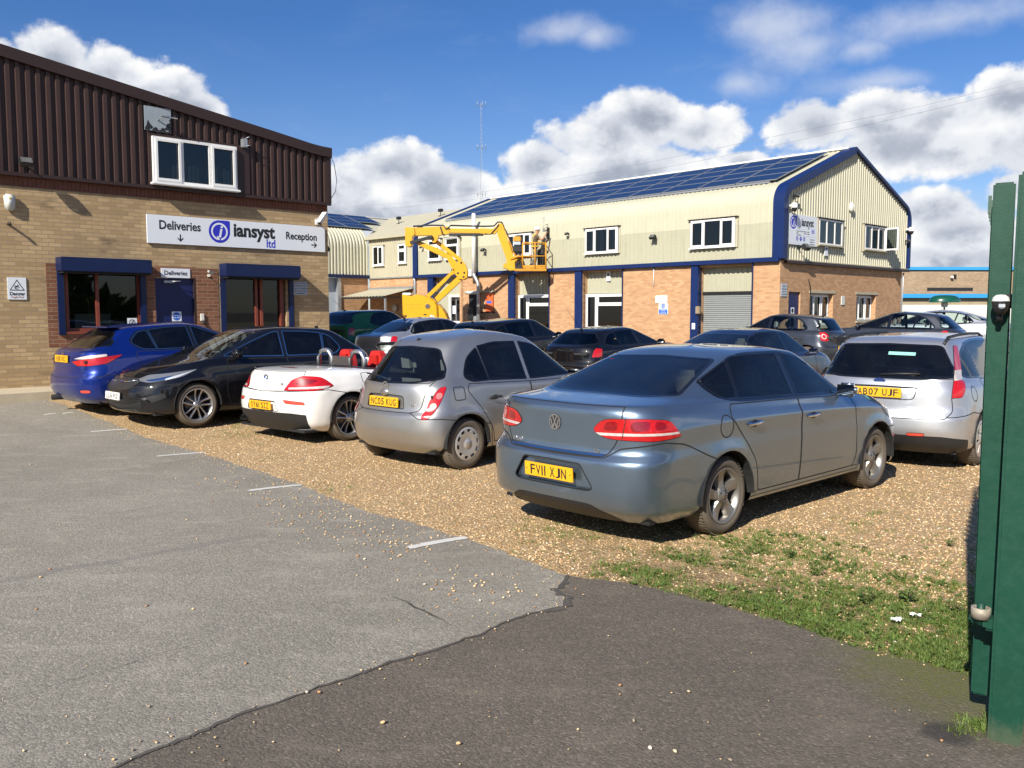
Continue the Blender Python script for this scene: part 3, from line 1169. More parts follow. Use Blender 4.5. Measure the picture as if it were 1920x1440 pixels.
for i, (px_, py_, h, k, lb) in enumerate([
  (1340, 1112, .06, 'rosette', 'leafy rosette weed close to the tarmac edge'),
  (1290, 1056, .075, 'bushy', 'small dark weed on open gravel behind the grass strip'),
  (1480, 1048, .095, 'bushy', 'bushy weed on the gravel straight below the blue grey saloon rear wheel'),
  (1550, 1052, .08, 'bushy', 'bushy weed on gravel just right of its darker neighbour'),
  (1620, 1135, .13, 'bushy', 'tallest straggly weed in the middle of the grassy strip'),
  (1700, 1130, .13, 'bushy', 'straggly weed with dry stalks near the white litter'),
  (1600, 1190, .09, 'rosette', 'broad flat weed at the grass edge left of the litter'),
  (1735, 1165, .10, 'rosette', 'broad leaved weed right behind the white litter'),
  (1790, 1150, .10, 'bushy', 'weed close to the green gate leaf on the gravel side'),
  (1780, 1025, .07, 'bushy', 'dark weed by the gate leaf far up the gravel'),
  (1430, 1120, .085, 'rosette', 'dandelion like weed in the middle of the grass'),
  (1530, 1080, .10, 'bushy', 'leggy weed behind the grass strip below the saloon front door'),
  (1385, 1040, .05, 'rosette', 'tiny flat weed on bare gravel'),
  (1765, 1205, .085, 'rosette', 'weed at the very end of the grass beside the gate')]):
 g = ground_px(px_, py_)
 weed_plant(g.x, g.y, h, k, 100 + i, lb)

# litter in the grass
for i, (a, s, lb) in enumerate([((1682, 1172), .045, 'crumpled white paper litter lying in the grass'), ((1716, 1163), .04, 'thin white strip of litter lying behind the crumpled paper')]):
 g = ground_px(*a)
 bm = bmesh.new()
 bmesh.ops.create_grid(bm, x_segments=7, y_segments=5, size=s * .7)
 rg = random.Random(i + 3)
 for v in bm.verts:
  v.co.z = rg.uniform(0, .018)
  v.co.x *= 1.0
  v.co.y *= (.7 if i == 0 else .28)
  v.co.x += rg.uniform(-.004, .004)
 bmesh.ops.solidify(bm, geom=bm.faces[:], thickness=.001)
 mb = MB()
 mb.from_bm(bm, M['white'])
 bm.free()
 o = mb.build('litter', None, loc=(g.x, g.y, g.z + .028))
 o.rotation_euler = (0, 0, .4 - i * .8)
 tag(o, lb, 'litter')
# ------------------------------------------------------------------ building helpers
def wall_holes(mb, u0, u1, z0, z1, holes, face, m, depth=.22, axis='x', sign=-1):
 """rectangular wall sheet with openings and their reveals.
 axis 'x': sheet runs along local x at y = face and faces sign * y; axis 'y': runs along y at x = face"""
 us = sorted({u0, u1, *[h[0] for h in holes], *[h[1] for h in holes]})
 zs = sorted({z0, z1, *[h[2] for h in holes], *[h[3] for h in holes]})
 us = [u for u in us if u0 <= u <= u1]
 zs = [z for z in zs if z0 <= z <= z1]

 def P(u, z, d=0.0):
  return (u, face - sign * d, z) if axis == 'x' else (face - sign * d, u, z)
 for i in range(len(us) - 1):
  for j in range(len(zs) - 1):
   uc, zc = (us[i] + us[i + 1]) / 2, (zs[j] + zs[j + 1]) / 2
   if any(h[0] < uc < h[1] and h[2] < zc < h[3] for h in holes):
    continue
   mb.add([P(us[i], zs[j]), P(us[i + 1], zs[j]), P(us[i + 1], zs[j + 1]), P(us[i], zs[j + 1])], [(0, 1, 2, 3)], m)
 for (a, b, c, d) in holes:
  c2, d2 = max(c, z0), min(d, z1)
  for (p, q) in (((a, c2), (a, d2)), ((a, d2), (b, d2)), ((b, d2), (b, c2)), ((b, c2), (a, c2))):
   mb.add([P(*p), P(*q), P(*q, depth), P(*p, depth)], [(0, 1, 2, 3)], m)


def ribbed(mb, s0, s1, zb, zt, m, P, pitch=.2, depth=.035, duty=(.30, .42, .80, .92), phase=0.0):
 """trapezoidal steel sheeting: zt/zb may be functions of s; P(s, z, out) -> point"""
 f = zt if callable(zt) else (lambda s: zt)
 g = zb if callable(zb) else (lambda s: zb)
 cuts = [(s0, None)]
 k = math.floor((s0 - phase) / pitch)
 pts = []
 while k * pitch + phase < s1 + pitch:
  for d_, o in ((0, 0), (duty[0], 0), (duty[1], depth), (duty[2], depth), (duty[3], 0)):
   pts.append((k * pitch + phase + d_ * pitch, o))
  k += 1
 sel = []
 for (a, oa), (b, ob) in zip(pts[:-1], pts[1:]):
  if b <= s0 or a >= s1:
   continue
  if a < s0:
   oa = oa + (ob - oa) * (s0 - a) / (b - a); a = s0
  if b > s1:
   ob = oa + (ob - oa) * (s1 - a) / (b - a) if b > a else ob; b = s1
  if b - a > 1e-5:
   sel.append((a, oa, b, ob))
 for (a, oa, b, ob) in sel:
  mb.add([P(a, g(a), oa), P(b, g(b), ob), P(b, f(b), ob), P(a, f(a), oa)], [(0, 1, 2, 3)], m)


def window_unit(parent, place, w, h, lights, frame_m=None, open_light=None, blinds=True, fw=.055, back='dark_in', seed=0, name='window', box=.0, transom=None):
 """place(u, z, out) -> local point. lights = list of (u0,u1,z0,z1,fixed?) fractions; builds frame > pane"""
 fm = frame_m or M['upvc']
 F_ = MB()
 G_ = MB()

 def B(mb, u0, u1, z0, z1, o0, o1, m):
  vs = [place(*q) for q in ((u0, z0, o0), (u1, z0, o0), (u1, z0, o1), (u0, z0, o1), (u0, z1, o0), (u1, z1, o0), (u1, z1, o1), (u0, z1, o1))]
  mb.add(vs, [(0, 3, 2, 1), (4, 5, 6, 7), (0, 1, 5, 4), (1, 2, 6, 5), (2, 3, 7, 6), (3, 0, 4, 7)], m)
 # outer frame
 B(F_, 0, w, 0, fw, 0, .07, fm); B(F_, 0, w, h - fw, h, 0, .07, fm)
 B(F_, 0, fw, fw, h - fw, 0, .07, fm); B(F_, w - fw, w, fw, h - fw, 0, .07, fm)
 for (a, b, c, d, sash) in lights:
  u0, u1, z0, z1 = a * w, b * w, c * h, d * h
  # mullions on the inner borders
  if a > .001: B(F_, u0 - fw * .45, u0 + fw * .45, fw, h - fw, .001, .068, fm)
  if c > .001: B(F_, max(u0, fw), min(u1, w - fw), z0 - fw * .45, z0 + fw * .45, .002, .066, fm)
  if sash:
   s = fw * .85
   x0, x1 = (u0 + fw * .6 if a > .001 else fw * .8), (u1 - fw * .6 if b < .999 else w - fw * .8)
   y0, y1 = (z0 + fw * .6 if c > .001 else fw * .8), (z1 - fw * .6 if d < .999 else h - fw * .8)
   B(F_, x0, x1, y0, y0 + s, .06, .088, fm); B(F_, x0, x1, y1 - s, y1, .06, .088, fm)
   B(F_, x0, x0 + s, y0 + s, y1 - s, .06, .088, fm); B(F_, x1 - s, x1, y0 + s, y1 - s, .06, .088, fm)
 fr = F_.build(name, None, parent)
 G_.add([place(fw * .5, fw * .5, .04), place(w - fw * .5, fw * .5, .04), place(w - fw * .5, h - fw * .5, .04), place(fw * .5, h - fw * .5, .04)], [(0, 1, 2, 3)], M['glass'])
 pn = G_.build('pane', None, fr, recalc=False)
 K = MB()
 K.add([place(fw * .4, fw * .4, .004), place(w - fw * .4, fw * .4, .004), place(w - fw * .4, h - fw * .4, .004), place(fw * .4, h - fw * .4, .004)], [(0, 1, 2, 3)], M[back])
 if blinds:
  rg = random.Random(seed)
  n = int(w / .085)
  top = h * (1 if blinds is True else .96)
  for i in range(n):
   if blinds == 'part' and rg.random() < .45: continue
   if blinds == 'low' and rg.random() < .62: continue
   u0 = fw + (w - 2 * fw) * i / n
   z1_ = top - fw if blinds != 'low' else h * rg.uniform(.42, .52)
   a_ = rg.uniform(.010, .020)
   K.add([place(u0, fw, a_), place(u0 + .062, fw, a_ + .006), place(u0 + .062, z1_, a_ + .006), place(u0, z1_, a_)], [(0, 1, 2, 3)], M['curtain'])
 K.build('blind', None, fr, recalc=False)
 return fr


def text_on(mb, s, size, place, cu, cz, m, out=.004, bold=0.0, sx=1.0, align='CENTER', shear=0.0):
 vs, fs = text_mesh(s, size, bold, .0008, align, sx, shear)
 mb.add([place(cu + v.x, cz + v.y, out + v.z) for v in vs], fs, m)


def disc_pts(cx, cz, r, n=36, a0=0, a1=2 * PI):
 return [(cx + r * math.cos(a0 + (a1 - a0) * k / n), cz + r * math.sin(a0 + (a1 - a0) * k / n)) for k in range(n)]


def flat_poly(mb, pts, place, out, m):
 mb.add([place(a, b, out) for a, b in pts], [tuple(range(len(pts)))], m)


def ring_poly(mb, cx, cz, r0, r1, place, out, m, n=40, a0=0, a1=2 * PI):
 vs = []
 for k in range(n + 1):
  a = a0 + (a1 - a0) * k / n
  vs += [place(cx + r0 * math.cos(a), cz + r0 * math.sin(a), out), place(cx + r1 * math.cos(a), cz + r1 * math.sin(a), out)]
 mb.add(vs, [(2 * k, 2 * k + 1, 2 * k + 3, 2 * k + 2) for k in range(n)], m)


def logo(mb, cx, cz, r, place, out):
 """round badge with a squared upper right corner, pale ring and an italic letter i"""
 bl, wh = M['ink_blue'], M['sign_white']
 pts = [(cx + r, cz + r * .93), (cx + r * .90, cz + r)] + disc_pts(cx, cz, r, 40, PI / 2, 2 * PI) + [(cx + r, cz)]
 flat_poly(mb, pts, place, out, bl)
 ring_poly(mb, cx, cz, r * .62, r * .78, place, out + .0015, wh, 40, R(-80), R(255))
 text_on(mb, 'i', r * 1.55, place, cx + r * .03, cz - r * .02, wh, out + .002, bold=r * .03, shear=.22)
 # the stem of the i sweeps into the ring
 flat_poly(mb, [(cx - r * .26, cz - r * .40), (cx - r * .10, cz - r * .43), (cx + r * .02, cz - r * .76), (cx - r * .16, cz - r * .74)], place, out + .0018, wh)


# ------------------------------------------------------------------ left building
LB = empty('brick_office', (LC.x, LC.y, 0), RZ, 'buff brick unit with brown ribbed steel upper storey at the left edge', 'building')


def lp(s, z, out=0.0):
 """left building facade: s along the wall (0 at its right corner), out towards the yard"""
 return (s, -out, z)


top_l = [(-14, 7.62), (-6.64, 6.50), (-3.77, 6.07), (-1.41, 5.72), (-.45, 5.57), (-.2, 5.545), (.06, 5.535)]


def interp(pts, x):
 for (a, za), (b, zb) in zip(pts[:-1], pts[1:]):
  if x <= b:
   return za + (zb - za) * (x - a) / (b - a)
 return pts[-1][1]


holes_l = [(-5.72, -4.28, 1.40, 2.60), (-4.02, -3.17, .2, 2.49), (-2.60, -1.10, .36, 2.60)]
bw_ = MB()
wall_holes(bw_, -14, 0, .1, 4.06, holes_l, 0, M['buff'], .12)
# right return wall and back
bw_.add([(0, 0, .1), (0, 12, .1), (0, 12, 4.06), (0, 0, 4.06)], [(0, 1, 2, 3)], M['buff'])
bw_.add([(-14, 0, .1), (-14, 12, .1), (-14, 12, 4.06), (-14, 0, 4.06)], [(0, 1, 2, 3)], M['buff'])
bw_.build('brick_wall', None, LB, recalc=False)
sol_ = MB()
M['soldier'] = mat('soldier_course', (.17, .065, .04), .85, var=.35, vscale=9)
for k in range(int(14 / .075)):
 s = -14 + k * .075
 c = .0 + .003 * ((k * 37) % 5) / 5
 sol_.box(s + .004, s + .071, -.012 - c, .06, 4.06, 4.255, M['soldier'])
sol_.box(-14, 0, -.004, .05, 4.062, 4.25, M['redbrick'])
sol_.build('soldier_course', None, LB)
q_ = MB()   # red brick quoins round the openings, proud of the wall
for (a, b, c, d) in [(-6.03, -5.80, 1.14, 2.70), (-4.21, -4.02, .2, 2.70), (-3.17, -2.69, .2, 2.70), (-5.80, -4.21, 1.14, 1.36), (-4.02, -3.17, 2.50, 2.72), (-.98, -.90, .2, 2.62)]:
 q_.box(a, b, -.008, .05, c, d, M['redbrick'])
q_.build('brick_surround', None, LB)
cl_ = MB()
ribbed(cl_, -14, 0.0, 4.27, lambda s: interp(top_l, s) - .14, M['brown'], lambda s, z, o: (s, -.05 - o, z), pitch=.1655, depth=.045, duty=(.36, .46, .86, .96), phase=-.03)
cl_.add([(.03, -.05, 4.27), (.03, 12, 4.27), (.03, 12, 5.4), (.03, -.05, 5.4)], [(0, 1, 2, 3)], M['brown'])
cl_.build('steel_cladding', None, LB, recalc=False)
tr_ = MB()
for (a, za), (b, zb) in zip(top_l[:-1], top_l[1:]):
 vs = [(a, -.15, za - .21), (b, -.15, zb - .21), (b, -.15, zb), (a, -.15, za), (a, .25, za - .21), (b, .25, zb - .21), (b, .25, zb), (a, .25, za)]
 tr_.add(vs, [(0, 1, 2, 3), (3, 2, 6, 7), (0, 4, 5, 1)], M['brown_trim'])
tr_.box(-14, .045, -.11, -.04, 4.235, 4.30, M['brown_trim'])
tr_.box(-.055, .05, -.11, .0, 4.30, 5.45, M['brown_trim'])
tr_.add([(.06, -.15, 5.32), (.06, .25, 5.32), (.06, .25, 5.535), (.06, -.15, 5.535)], [(0, 1, 2, 3)], M['brown_trim'])
tr_.build('roof_trim', None, LB)
rf_ = MB()
rf_.add([(a, y, z) for a, z in top_l for y in (.2, 12)], [(2 * k, 2 * k + 2, 2 * k + 3, 2 * k + 1) for k in range(len(top_l) - 1)], M['brown_trim'])
rf_.build('roof', None, LB)
# upstairs window
w_, h_ = 1.76, .90
x0w, z0w = -4.045, 4.36
fl_ = MB()
fl_.box(x0w - .05, x0w + w_ + .32, -.115, -.05, z0w - .05, z0w + h_ + .06, M['brown_trim'])
fl_.build('window_surround', None, LB)
window_unit(LB, lambda u, z, o: (x0w + u, -.118 - o, z0w + z), w_, h_, [(0, .335, 0, 1, True), (.335, .665, 0, 1, False), (.665, 1, 0, 1, True)], blinds='low', seed=3, back='sky_tint_backing')
sl_ = MB(); sl_.bbox(x0w - .05, x0w + w_ + .04, -.26, -.118, z0w - .05, z0w, M['upvc'], .012); sl_.build('window_sill', None, LB)

# shuttered window and glazed entrance with their navy box canopies


def canopy(a, b, zt, zb, drop, d=.36):
 mb = MB()
 mb.bbox(a, b, -d, 0, zb, zt, M['navy'], .012)
 mb.box(a + .03, b - .03, -d + .03, -.06, zb - .03, zb + .002, M['under'])
 mb.build('shutter_box', None, LB)
 for s in (a + .01, b - .13):
  g = MB()
  g.bbox(s, s + .11, -.06, 0, drop, zb, M['navy'], .006)
  g.build('shutter_guide', None, LB)


canopy(-5.86, -4.20, 2.81, 2.545, 1.36)
canopy(-2.66, -.92, 2.81, 2.535, .3)


def timber_window(a, b, z0, z1, mull, name):
 mb = MB()
 t = .06
 for q in [(a, b, z0, z0 + t), (a, b, z1 - t, z1), (a, a + t, z0 + t, z1 - t), (b - t, b, z0 + t, z1 - t)] + [(m_ - t / 2, m_ + t / 2, z0 + t, z1 - t) for m_ in mull]:
  mb.box(q[0], q[1], .04, .11, q[2], q[3], M['redwood'])
 f = mb.build(name, None, LB)
 g = MB()
 g.add([(a, .085, z0), (b, .085, z0), (b, .085, z1), (a, .085, z1)], [(0, 1, 2, 3)], M['glass'])
 g.build('pane', None, f, recalc=False)
 return f


wf = timber_window(-5.70, -4.30, 1.42, 2.58, [-5.12], 'timber_window')
sb = MB(); sb.box(-5.74, -4.26, -.05, .1, 1.37, 1.42, M['redwood']); sb.build('sill', None, wf)
dr = timber_window(-2.56, -1.14, .36, 2.58, [-1.80], 'glazed_entrance')
sb = MB(); sb.box(-1.72, -1.66, .02, .13, .4, 2.5, M['redwood']); sb.box(-1.24, -1.2, .02, .13, .4, 2.5, M['redwood']); sb.build('door_leaf', None, dr)
# rooms behind the ground floor glass
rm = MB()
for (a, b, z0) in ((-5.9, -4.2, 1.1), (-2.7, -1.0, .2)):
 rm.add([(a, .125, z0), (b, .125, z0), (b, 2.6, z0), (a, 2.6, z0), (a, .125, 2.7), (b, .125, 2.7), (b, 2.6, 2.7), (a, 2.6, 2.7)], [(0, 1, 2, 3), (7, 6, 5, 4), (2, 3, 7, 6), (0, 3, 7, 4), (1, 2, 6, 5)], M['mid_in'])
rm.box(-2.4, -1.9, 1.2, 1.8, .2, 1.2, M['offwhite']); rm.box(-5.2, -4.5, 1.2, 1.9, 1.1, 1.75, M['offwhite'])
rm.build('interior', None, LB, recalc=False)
st_ = MB()
st_.add([(-4.58, .03, 1.47), (-4.39, .03, 1.47), (-4.39, .03, 1.67), (-4.58, .03, 1.67)], [(0, 1, 2, 3)], M['sign_white'])
ring_poly(st_, -4.485, 1.585, .045, .058, lambda u, z, o: (u, .03 - o, z), .003, M['ink'])
flat_poly(st_, [(-4.52, 1.55), (-4.51, 1.54), (-4.45, 1.62), (-4.46, 1.63)], lambda u, z, o: (u, .03 - o, z), .004, M['ink'])
st_.build('window_sticker', None, LB)
# deliveries door
dd = MB(); dd.box(-4.0, -3.19, .05, .1, .2, 2.47, M['navy_door'])
dob = dd.build('door', None, LB)
mb = MB(); mb.bbox(-3.84, -3.62, -.01, .05, 2.38, 2.43, M['grey_metal'], .008); mb.tube([(-3.68, -.02, 2.41), (-3.52, -.07, 2.42)], .01, M['grey_metal']); mb.build('door_closer', None, dob)
mb = MB()
pl = lambda u, z, o: (u, .048 - o, z)
flat_poly(mb, [(-3.68, 1.60), (-3.48, 1.60), (-3.48, 1.80), (-3.68, 1.80)], pl, .002, M['sign_white'])
flat_poly(mb, disc_pts(-3.58, 1.70, .084), pl, .004, M['ink_mid'])
text_on(mb, 'Fire exit', .040, pl, -3.58, 1.722, M['sign_white'], .006)
text_on(mb, 'keep clear', .040, pl, -3.58, 1.678, M['sign_white'], .006)
mb.build('door_notice', None, dob)
mb = MB(); mb.box(-3.22, -3.18, -.005, .1, .2, 2.49, M['brown_trim']); mb.box(-4.03, -4.0, -.005, .1, .2, 2.49, M['navy_door']); mb.build('door_frame', None, LB)


def lw_thing(name, s, z, label, cat, group=None):
 p = LC + U * s
 return empty(name, (p.x, p.y, z), RZ, label, cat, group)


# big sign
t = lw_thing('sign_board', -2.13, 3.45, 'long white board reading Deliveries, iansyst ltd and Reception on the brick office', 'sign')
mb = MB(); mb.bbox(-2.03, 2.03, -.045, -.012, -.285, .285, M['sign_white'], .004)
mb.build('board', None, t)
mb = MB()
pl = lambda u, z, o: (u, -.046 - o, z)
K = [M['ink']]
text_on(mb, 'Deliveries', .25, pl, -1.36, .085, M['ink'], .001, bold=.005, sx=.86)
text_on(mb, 'iansyst', .385, pl, .27, .075, M['ink'], .001, bold=.013, sx=.93)
text_on(mb, 'ltd', .25, pl, .66, -.17, M['ink_blue'], .001, bold=.004, sx=.86)
text_on(mb, 'Reception', .225, pl, 1.42, .035, M['ink'], .001, bold=.005, sx=.86)


def arrow(mb, cx, cz, L, ang, m):
 c, s = math.cos(ang), math.sin(ang)
 def T(a, b): return (cx + a * c - b * s, cz + a * s + b * c)
 flat_poly(mb, [T(-L / 2, -.013), (T(L * .42, -.013)), T(L * .42, .013), T(-L / 2, .013)], pl, .001, m)
 for g in (-1, 1):
  flat_poly(mb, [T(L / 2, 0), T(L * .08, g * L * .40), T(L * -.10, g * L * .40), T(L * .24, 0)], pl, .0012, m)


arrow(mb, -1.36, -.155, .15, -PI / 2, M['ink'])
arrow(mb, 1.74, -.135, .15, 0, M['ink'])
logo(mb, -.52, .03, .235, pl, .001)
mb.build('lettering', None, t, recalc=False)

# Deliveries plate over the door
t = lw_thing('door_sign', -3.60, 2.58, 'small white plate reading Deliveries above the navy door', 'sign')
mb = MB(); mb.bbox(-.30, .30, -.025, -.009, -.095, .095, M['sign_white'], .003); mb.build('board', None, t)
mb = MB(); pl = lambda u, z, o: (u, -.026 - o, z); text_on(mb, 'Deliveries', .125, pl, 0, 0, M['ink'], .001, bold=.002, sx=.95); mb.build('lettering', None, t, recalc=False)
# danger sign
t = lw_thing('warning_sign', -6.525, 2.215, 'white Danger sign with black triangle at the far left of the brick wall', 'sign')
mb = MB(); mb.bbox(-.155, .155, -.02, -.002, -.20, .20, M['sign_white'], .003); mb.build('board', None, t)
mb = MB(); pl = lambda u, z, o: (u, -.021 - o, z)
tri = [(-.125, -.035), (.125, -.035), (0, .165)]
flat_poly(mb, tri, pl, .001, M['ink'])
flat_poly(mb, [(-.099, -.020), (.099, -.020), (0, .138)], pl, .002, M['sign_white'])
flat_poly(mb, disc_pts(.012, .062, .011, 12), pl, .003, M['ink'])
for a, b, c, d in [(-.045, .025, .035, .050), (.0, .05, -.03, .0), (.0, .03, .045, .012), (-.01, .045, -.05, .052), (-.03, -.004, .02, -.008), (-.015, .0, -.045, .016)]:
 v = Vector((c - a, d - b)); n = Vector((-v.y, v.x)).normalized() * .006
 flat_poly(mb, [(a + n.x, b + n.y), (c + n.x, d + n.y), (c - n.x, d - n.y), (a - n.x, b - n.y)], pl, .003, M['ink'])
text_on(mb, 'Danger', .085, pl, 0, -.095, M['ink'], .001, bold=.0015)
text_on(mb, 'Fragile roof', .044, pl, 0, -.155, M['ink_red'], .001)
mb.build('lettering', None, t, recalc=False)
# grey notice right of entrance
t = lw_thing('notice_plate', -.765, 2.325, 'grey notice plate with dark lines of text right of the entrance canopy', 'sign')
mb = MB(); mb.bbox(-.20, .20, -.015, -.002, -.15, .15, M['sign_dull'], .003); mb.build('board', None, t)
mb = MB(); pl = lambda u, z, o: (u, -.016 - o, z)
for i, s in enumerate(['Notice to visitors', 'All visitors must', 'report to reception', 'before entering', 'the building']):
 text_on(mb, s, .052, pl, 0, .115 - i * .057, M['ink'], .001)
mb.build('lettering', None, t, recalc=False)
# alarm box
t = lw_thing('alarm_box', -6.59, 3.755, 'rounded cream alarm box high on the brick wall at the far left', 'alarm box')
mb = MB()
bm = bmesh.new(); bmesh.ops.create_cube(bm, size=1)
for v in bm.verts:
 v.co = Vector((v.co.x * .19 * (1 if v.co.z > 0 else .86), v.co.y * .09 - .05, v.co.z * .29))
bmesh.ops.bevel(bm, geom=bm.edges[:], offset=.03, segments=3, affect='EDGES')
mb.from_bm(bm, M['offwhite'], smooth=True); bm.free(); mb.build('housing', None, t)
mb = MB(); mb.lathe([(-.097, .0), (-.099, .018), (-.094, .022)], mat('amber_lens', (.7, .5, .1), .3), 14, 'y', Matrix.Translation((0, 0, .07))); mb.build('lens', None, t)


def bullet_cam(t, scale=1.0, yaw=0.0, pitch=-.45, m='white', arm=.16):
 b = MB(); b.bbox(-.05 * scale, .05 * scale, -.03, -.001, -.07 * scale, .05 * scale, M[m], .008)
 b.tube([(0, -.02, -.02), (0, -arm * .7, -.03), (0, -arm, .03)], .018 * scale, M[m], 8)
 b.build('bracket', None, t)
 M4 = Matrix.Translation((0, -arm, .06)) @ Matrix.Rotation(yaw, 4, 'Z') @ Matrix.Rotation(pitch, 4, 'Y')
 h = MB(); h.bbox(-.17 * scale, .15 * scale, -.045 * scale, .045 * scale, -.04 * scale, .04 * scale, M[m], .02 * scale, M4)
 h.bbox(-.20 * scale, .13 * scale, -.052 * scale, .052 * scale, .040 * scale, .052 * scale, M[m], .005, M4)
 hb = h.build('housing', None, t)
 g = MB(); g.box(-.174 * scale, -.168 * scale, -.032 * scale, .032 * scale, -.03 * scale, .03 * scale, M['black_plastic'], M4); g.build('lens', None, hb)


t = lw_thing('security_camera', -.28, 3.86, 'white box security camera on its bracket above the Reception end of the long sign', 'security camera')
bullet_cam(t, 1.15, R(25), R(-42), arm=.26)
t = lw_thing('security_camera', -2.90, 2.56, 'small bullet camera on the red brick right of the deliveries door', 'security camera')
bullet_cam(t, .5, R(200), R(-10), 'offwhite', .12)
t = lw_thing('motion_sensor', -6.62, 3.35, 'small black sensor under the cream alarm box', 'sensor')
mb = MB(); mb.tube([(0, 0, .02), (0, -.12, .03), (0, -.16, .0)], .022, M['black_plastic'], 8); mb.build('housing', None, t)
t = lw_thing('key_box', -3.07, 1.66, 'small beige door entry unit beside the deliveries door', 'entry unit')
mb = MB(); mb.bbox(-.04, .04, -.05, -.008, -.06, .10, M['offwhite'], .01); mb.tube([(0, -.03, -.06), (0, -.07, -.10), (.02, -.09, -.12)], .03, M['black_plastic'], 8); mb.build('housing', None, t)


def floodlight(t, s=1.0, m='black_plastic', arm=.14, tilt=-.7, yaw=0.0):
 b = MB(); b.box(-.03 * s, .03 * s, -.02, 0, -.05, .05, M[m]); b.tube([(0, -.01, 0), (0, -arm, .01)], .013, M[m], 6); b.build('bracket', None, t)
 M4 = Matrix.Translation((0, -arm - .03, .0)) @ Matrix.Rotation(yaw, 4, 'Z') @ Matrix.Rotation(tilt, 4, 'X')
 h = MB(); h.bbox(-.10 * s, .10 * s, -.05 * s, .04 * s, -.07 * s, .07 * s, M[m], .012, M4); h.build('lamp_head', None, t)
 g = MB(); g.box(-.085 * s, .085 * s, -.053 * s, -.0505 * s, -.055 * s, .055 * s, M['mid_in'], M4); g.build('lamp_glass', None, t)


t = lw_thing('floodlight', -6.36, 4.46, 'black floodlight on the brown cladding at the far left', 'floodlight')
t.location += N1 * .08
floodlight(t, 1.1, arm=.20)
t = lw_thing('junction_box', -2.10, 5.36, 'small grey box on the brown cladding right of the upstairs window', 'junction box')
t.location += N1 * .1
mb = MB(); mb.bbox(-.055, .055, -.12, 0, -.09, .09, M['grey_metal'], .01); mb.tube([(0, -.1, .09), (.06, -.18, .13)], .01, M['grey_metal'], 6); mb.tube([(0, -.1, -.06), (.07, -.2, -.05)], .008, M['grey_metal'], 6); mb.build('housing', None, t)
# metal plate with torn covering and its lamp arm
t = lw_thing('patch_plate', -3.90, 5.60, 'pale metal plate with torn dark patches above the upstairs window', 'metal plate')
t.location += N1 * .10
mb = MB(); mb.bbox(-.265, .265, -.02, 0, -.235, .235, mat('weathered_plate', (.36, .41, .44), .5, metal=.3, var=.15, vscale=6), .003); mb.build('plate', None, t)
rr = random.Random(12)
mb = MB()
pl = lambda u, z, o: (u, -.021 - o, z)
pts = [(-.262, -.232)] + [(-.262 + .53 * k / 16, -.232 + .05 + .035 * math.sin(k * 1.3) + rr.uniform(-.02, .02)) for k in range(17)] + [(.262, -.232)]
flat_poly(mb, pts, pl, .001, M['black_plastic'])
flat_poly(mb, [(.262, -.2), (.262, .06), (.22, .02), (.235, -.04), (.18, -.06), (.15, -.14), (.1, -.18)], pl, .0016, M['black_plastic'])
flat_poly(mb, [(-.25, -.2), (-.2, -.03), (-.16, -.10), (-.10, -.16), (-.13, -.2)], pl, .0014, M['black_plastic'])
mb.build('torn_film', None, t, recalc=False)
mb = MB(); mb.tube([(.0, -.02, -.02), (.02, -.10, .03), (.12, -.18, .05), (.3, -.26, .02)], .014, M['chrome'], 6)
M4 = Matrix.Translation((.10, -.16, .04)); mb.bbox(-.10, .10, -.05, .05, -.012, .016, M['frame_alu'], .01, M4); mb.build('lamp_arm', None, t)

# ------------------------------------------------------------------ solar panels


def solar_panel(loc, rot, label, group, w=1.62, h=.96):
 if 'proto' not in SOLAR:
  o = empty('solar_panel', (0, 0, 0))
  f = MB(); t_ = .035; e = .028
  f.box(-w / 2, w / 2, -h / 2, -h / 2 + e, 0, t_, M['frame_alu']); f.box(-w / 2, w / 2, h / 2 - e, h / 2, 0, t_, M['frame_alu'])
  f.box(-w / 2, -w / 2 + e, -h / 2 + e, h / 2 - e, 0, t_, M['frame_alu']); f.box(w / 2 - e, w / 2, -h / 2 + e, h / 2 - e, 0, t_, M['frame_alu'])
  f.build('frame', None, o)
  c = MB(); c.box(-w / 2 + e, w / 2 - e, -h / 2 + e, h / 2 - e, .004, t_ - .004, M['solar']); c.build('cells', None, o)
  SOLAR['proto'] = o
  o2 = o
 else:
  o2 = copy_tree(SOLAR['proto'])
 o2.location = loc
 o2.rotation_euler = rot
 tag(o2, label, 'solar panel', group)
 return o2


SOLAR = {}

# ------------------------------------------------------------------ main building with the blue trim
MBD = empty('trimmed_building', (MC.x, MC.y, 0), RZ, 'cream clad building with navy blue trim and orange brick ground floor', 'building')
LEN, WID = 20.3, 10.2
EZ, RGZ = 5.50, 7.74        # start of the curved eaves, ridge
RC = .68                   # eaves curve radius


def roof_profile(off=0.0):
 """cross-section from the yard side eaves over the ridge to the far side (s, z)"""
 sl = math.atan2(RGZ - 6.05, WID / 2 - .62)
 pts = [(0 - off, 3.52), (0 - off, EZ)]
 # circular-ish bend from vertical to the roof slope
 n = 8
 cx, cz = RC, EZ
 end = PI / 2 - sl
 for k in range(1, n + 1):
  a = end * k / n
  pts.append((cx - (RC + off) * math.cos(a), cz + (RC + off) * math.sin(a)))
 return pts, sl


prof, SL = roof_profile()
px_, pz_ = prof[-1]
RGZ = pz_ + math.tan(SL) * (WID / 2 - px_)
half = prof + [(WID / 2, RGZ)]
full = half + [(WID - s, z) for s, z in reversed(half[:-1])]


def gable_top(s):
 return interp([(p[0] + 1e-4 * i, p[1]) for i, p in enumerate(full[1:-1])], s) if 0.02 < s < WID - .02 else EZ


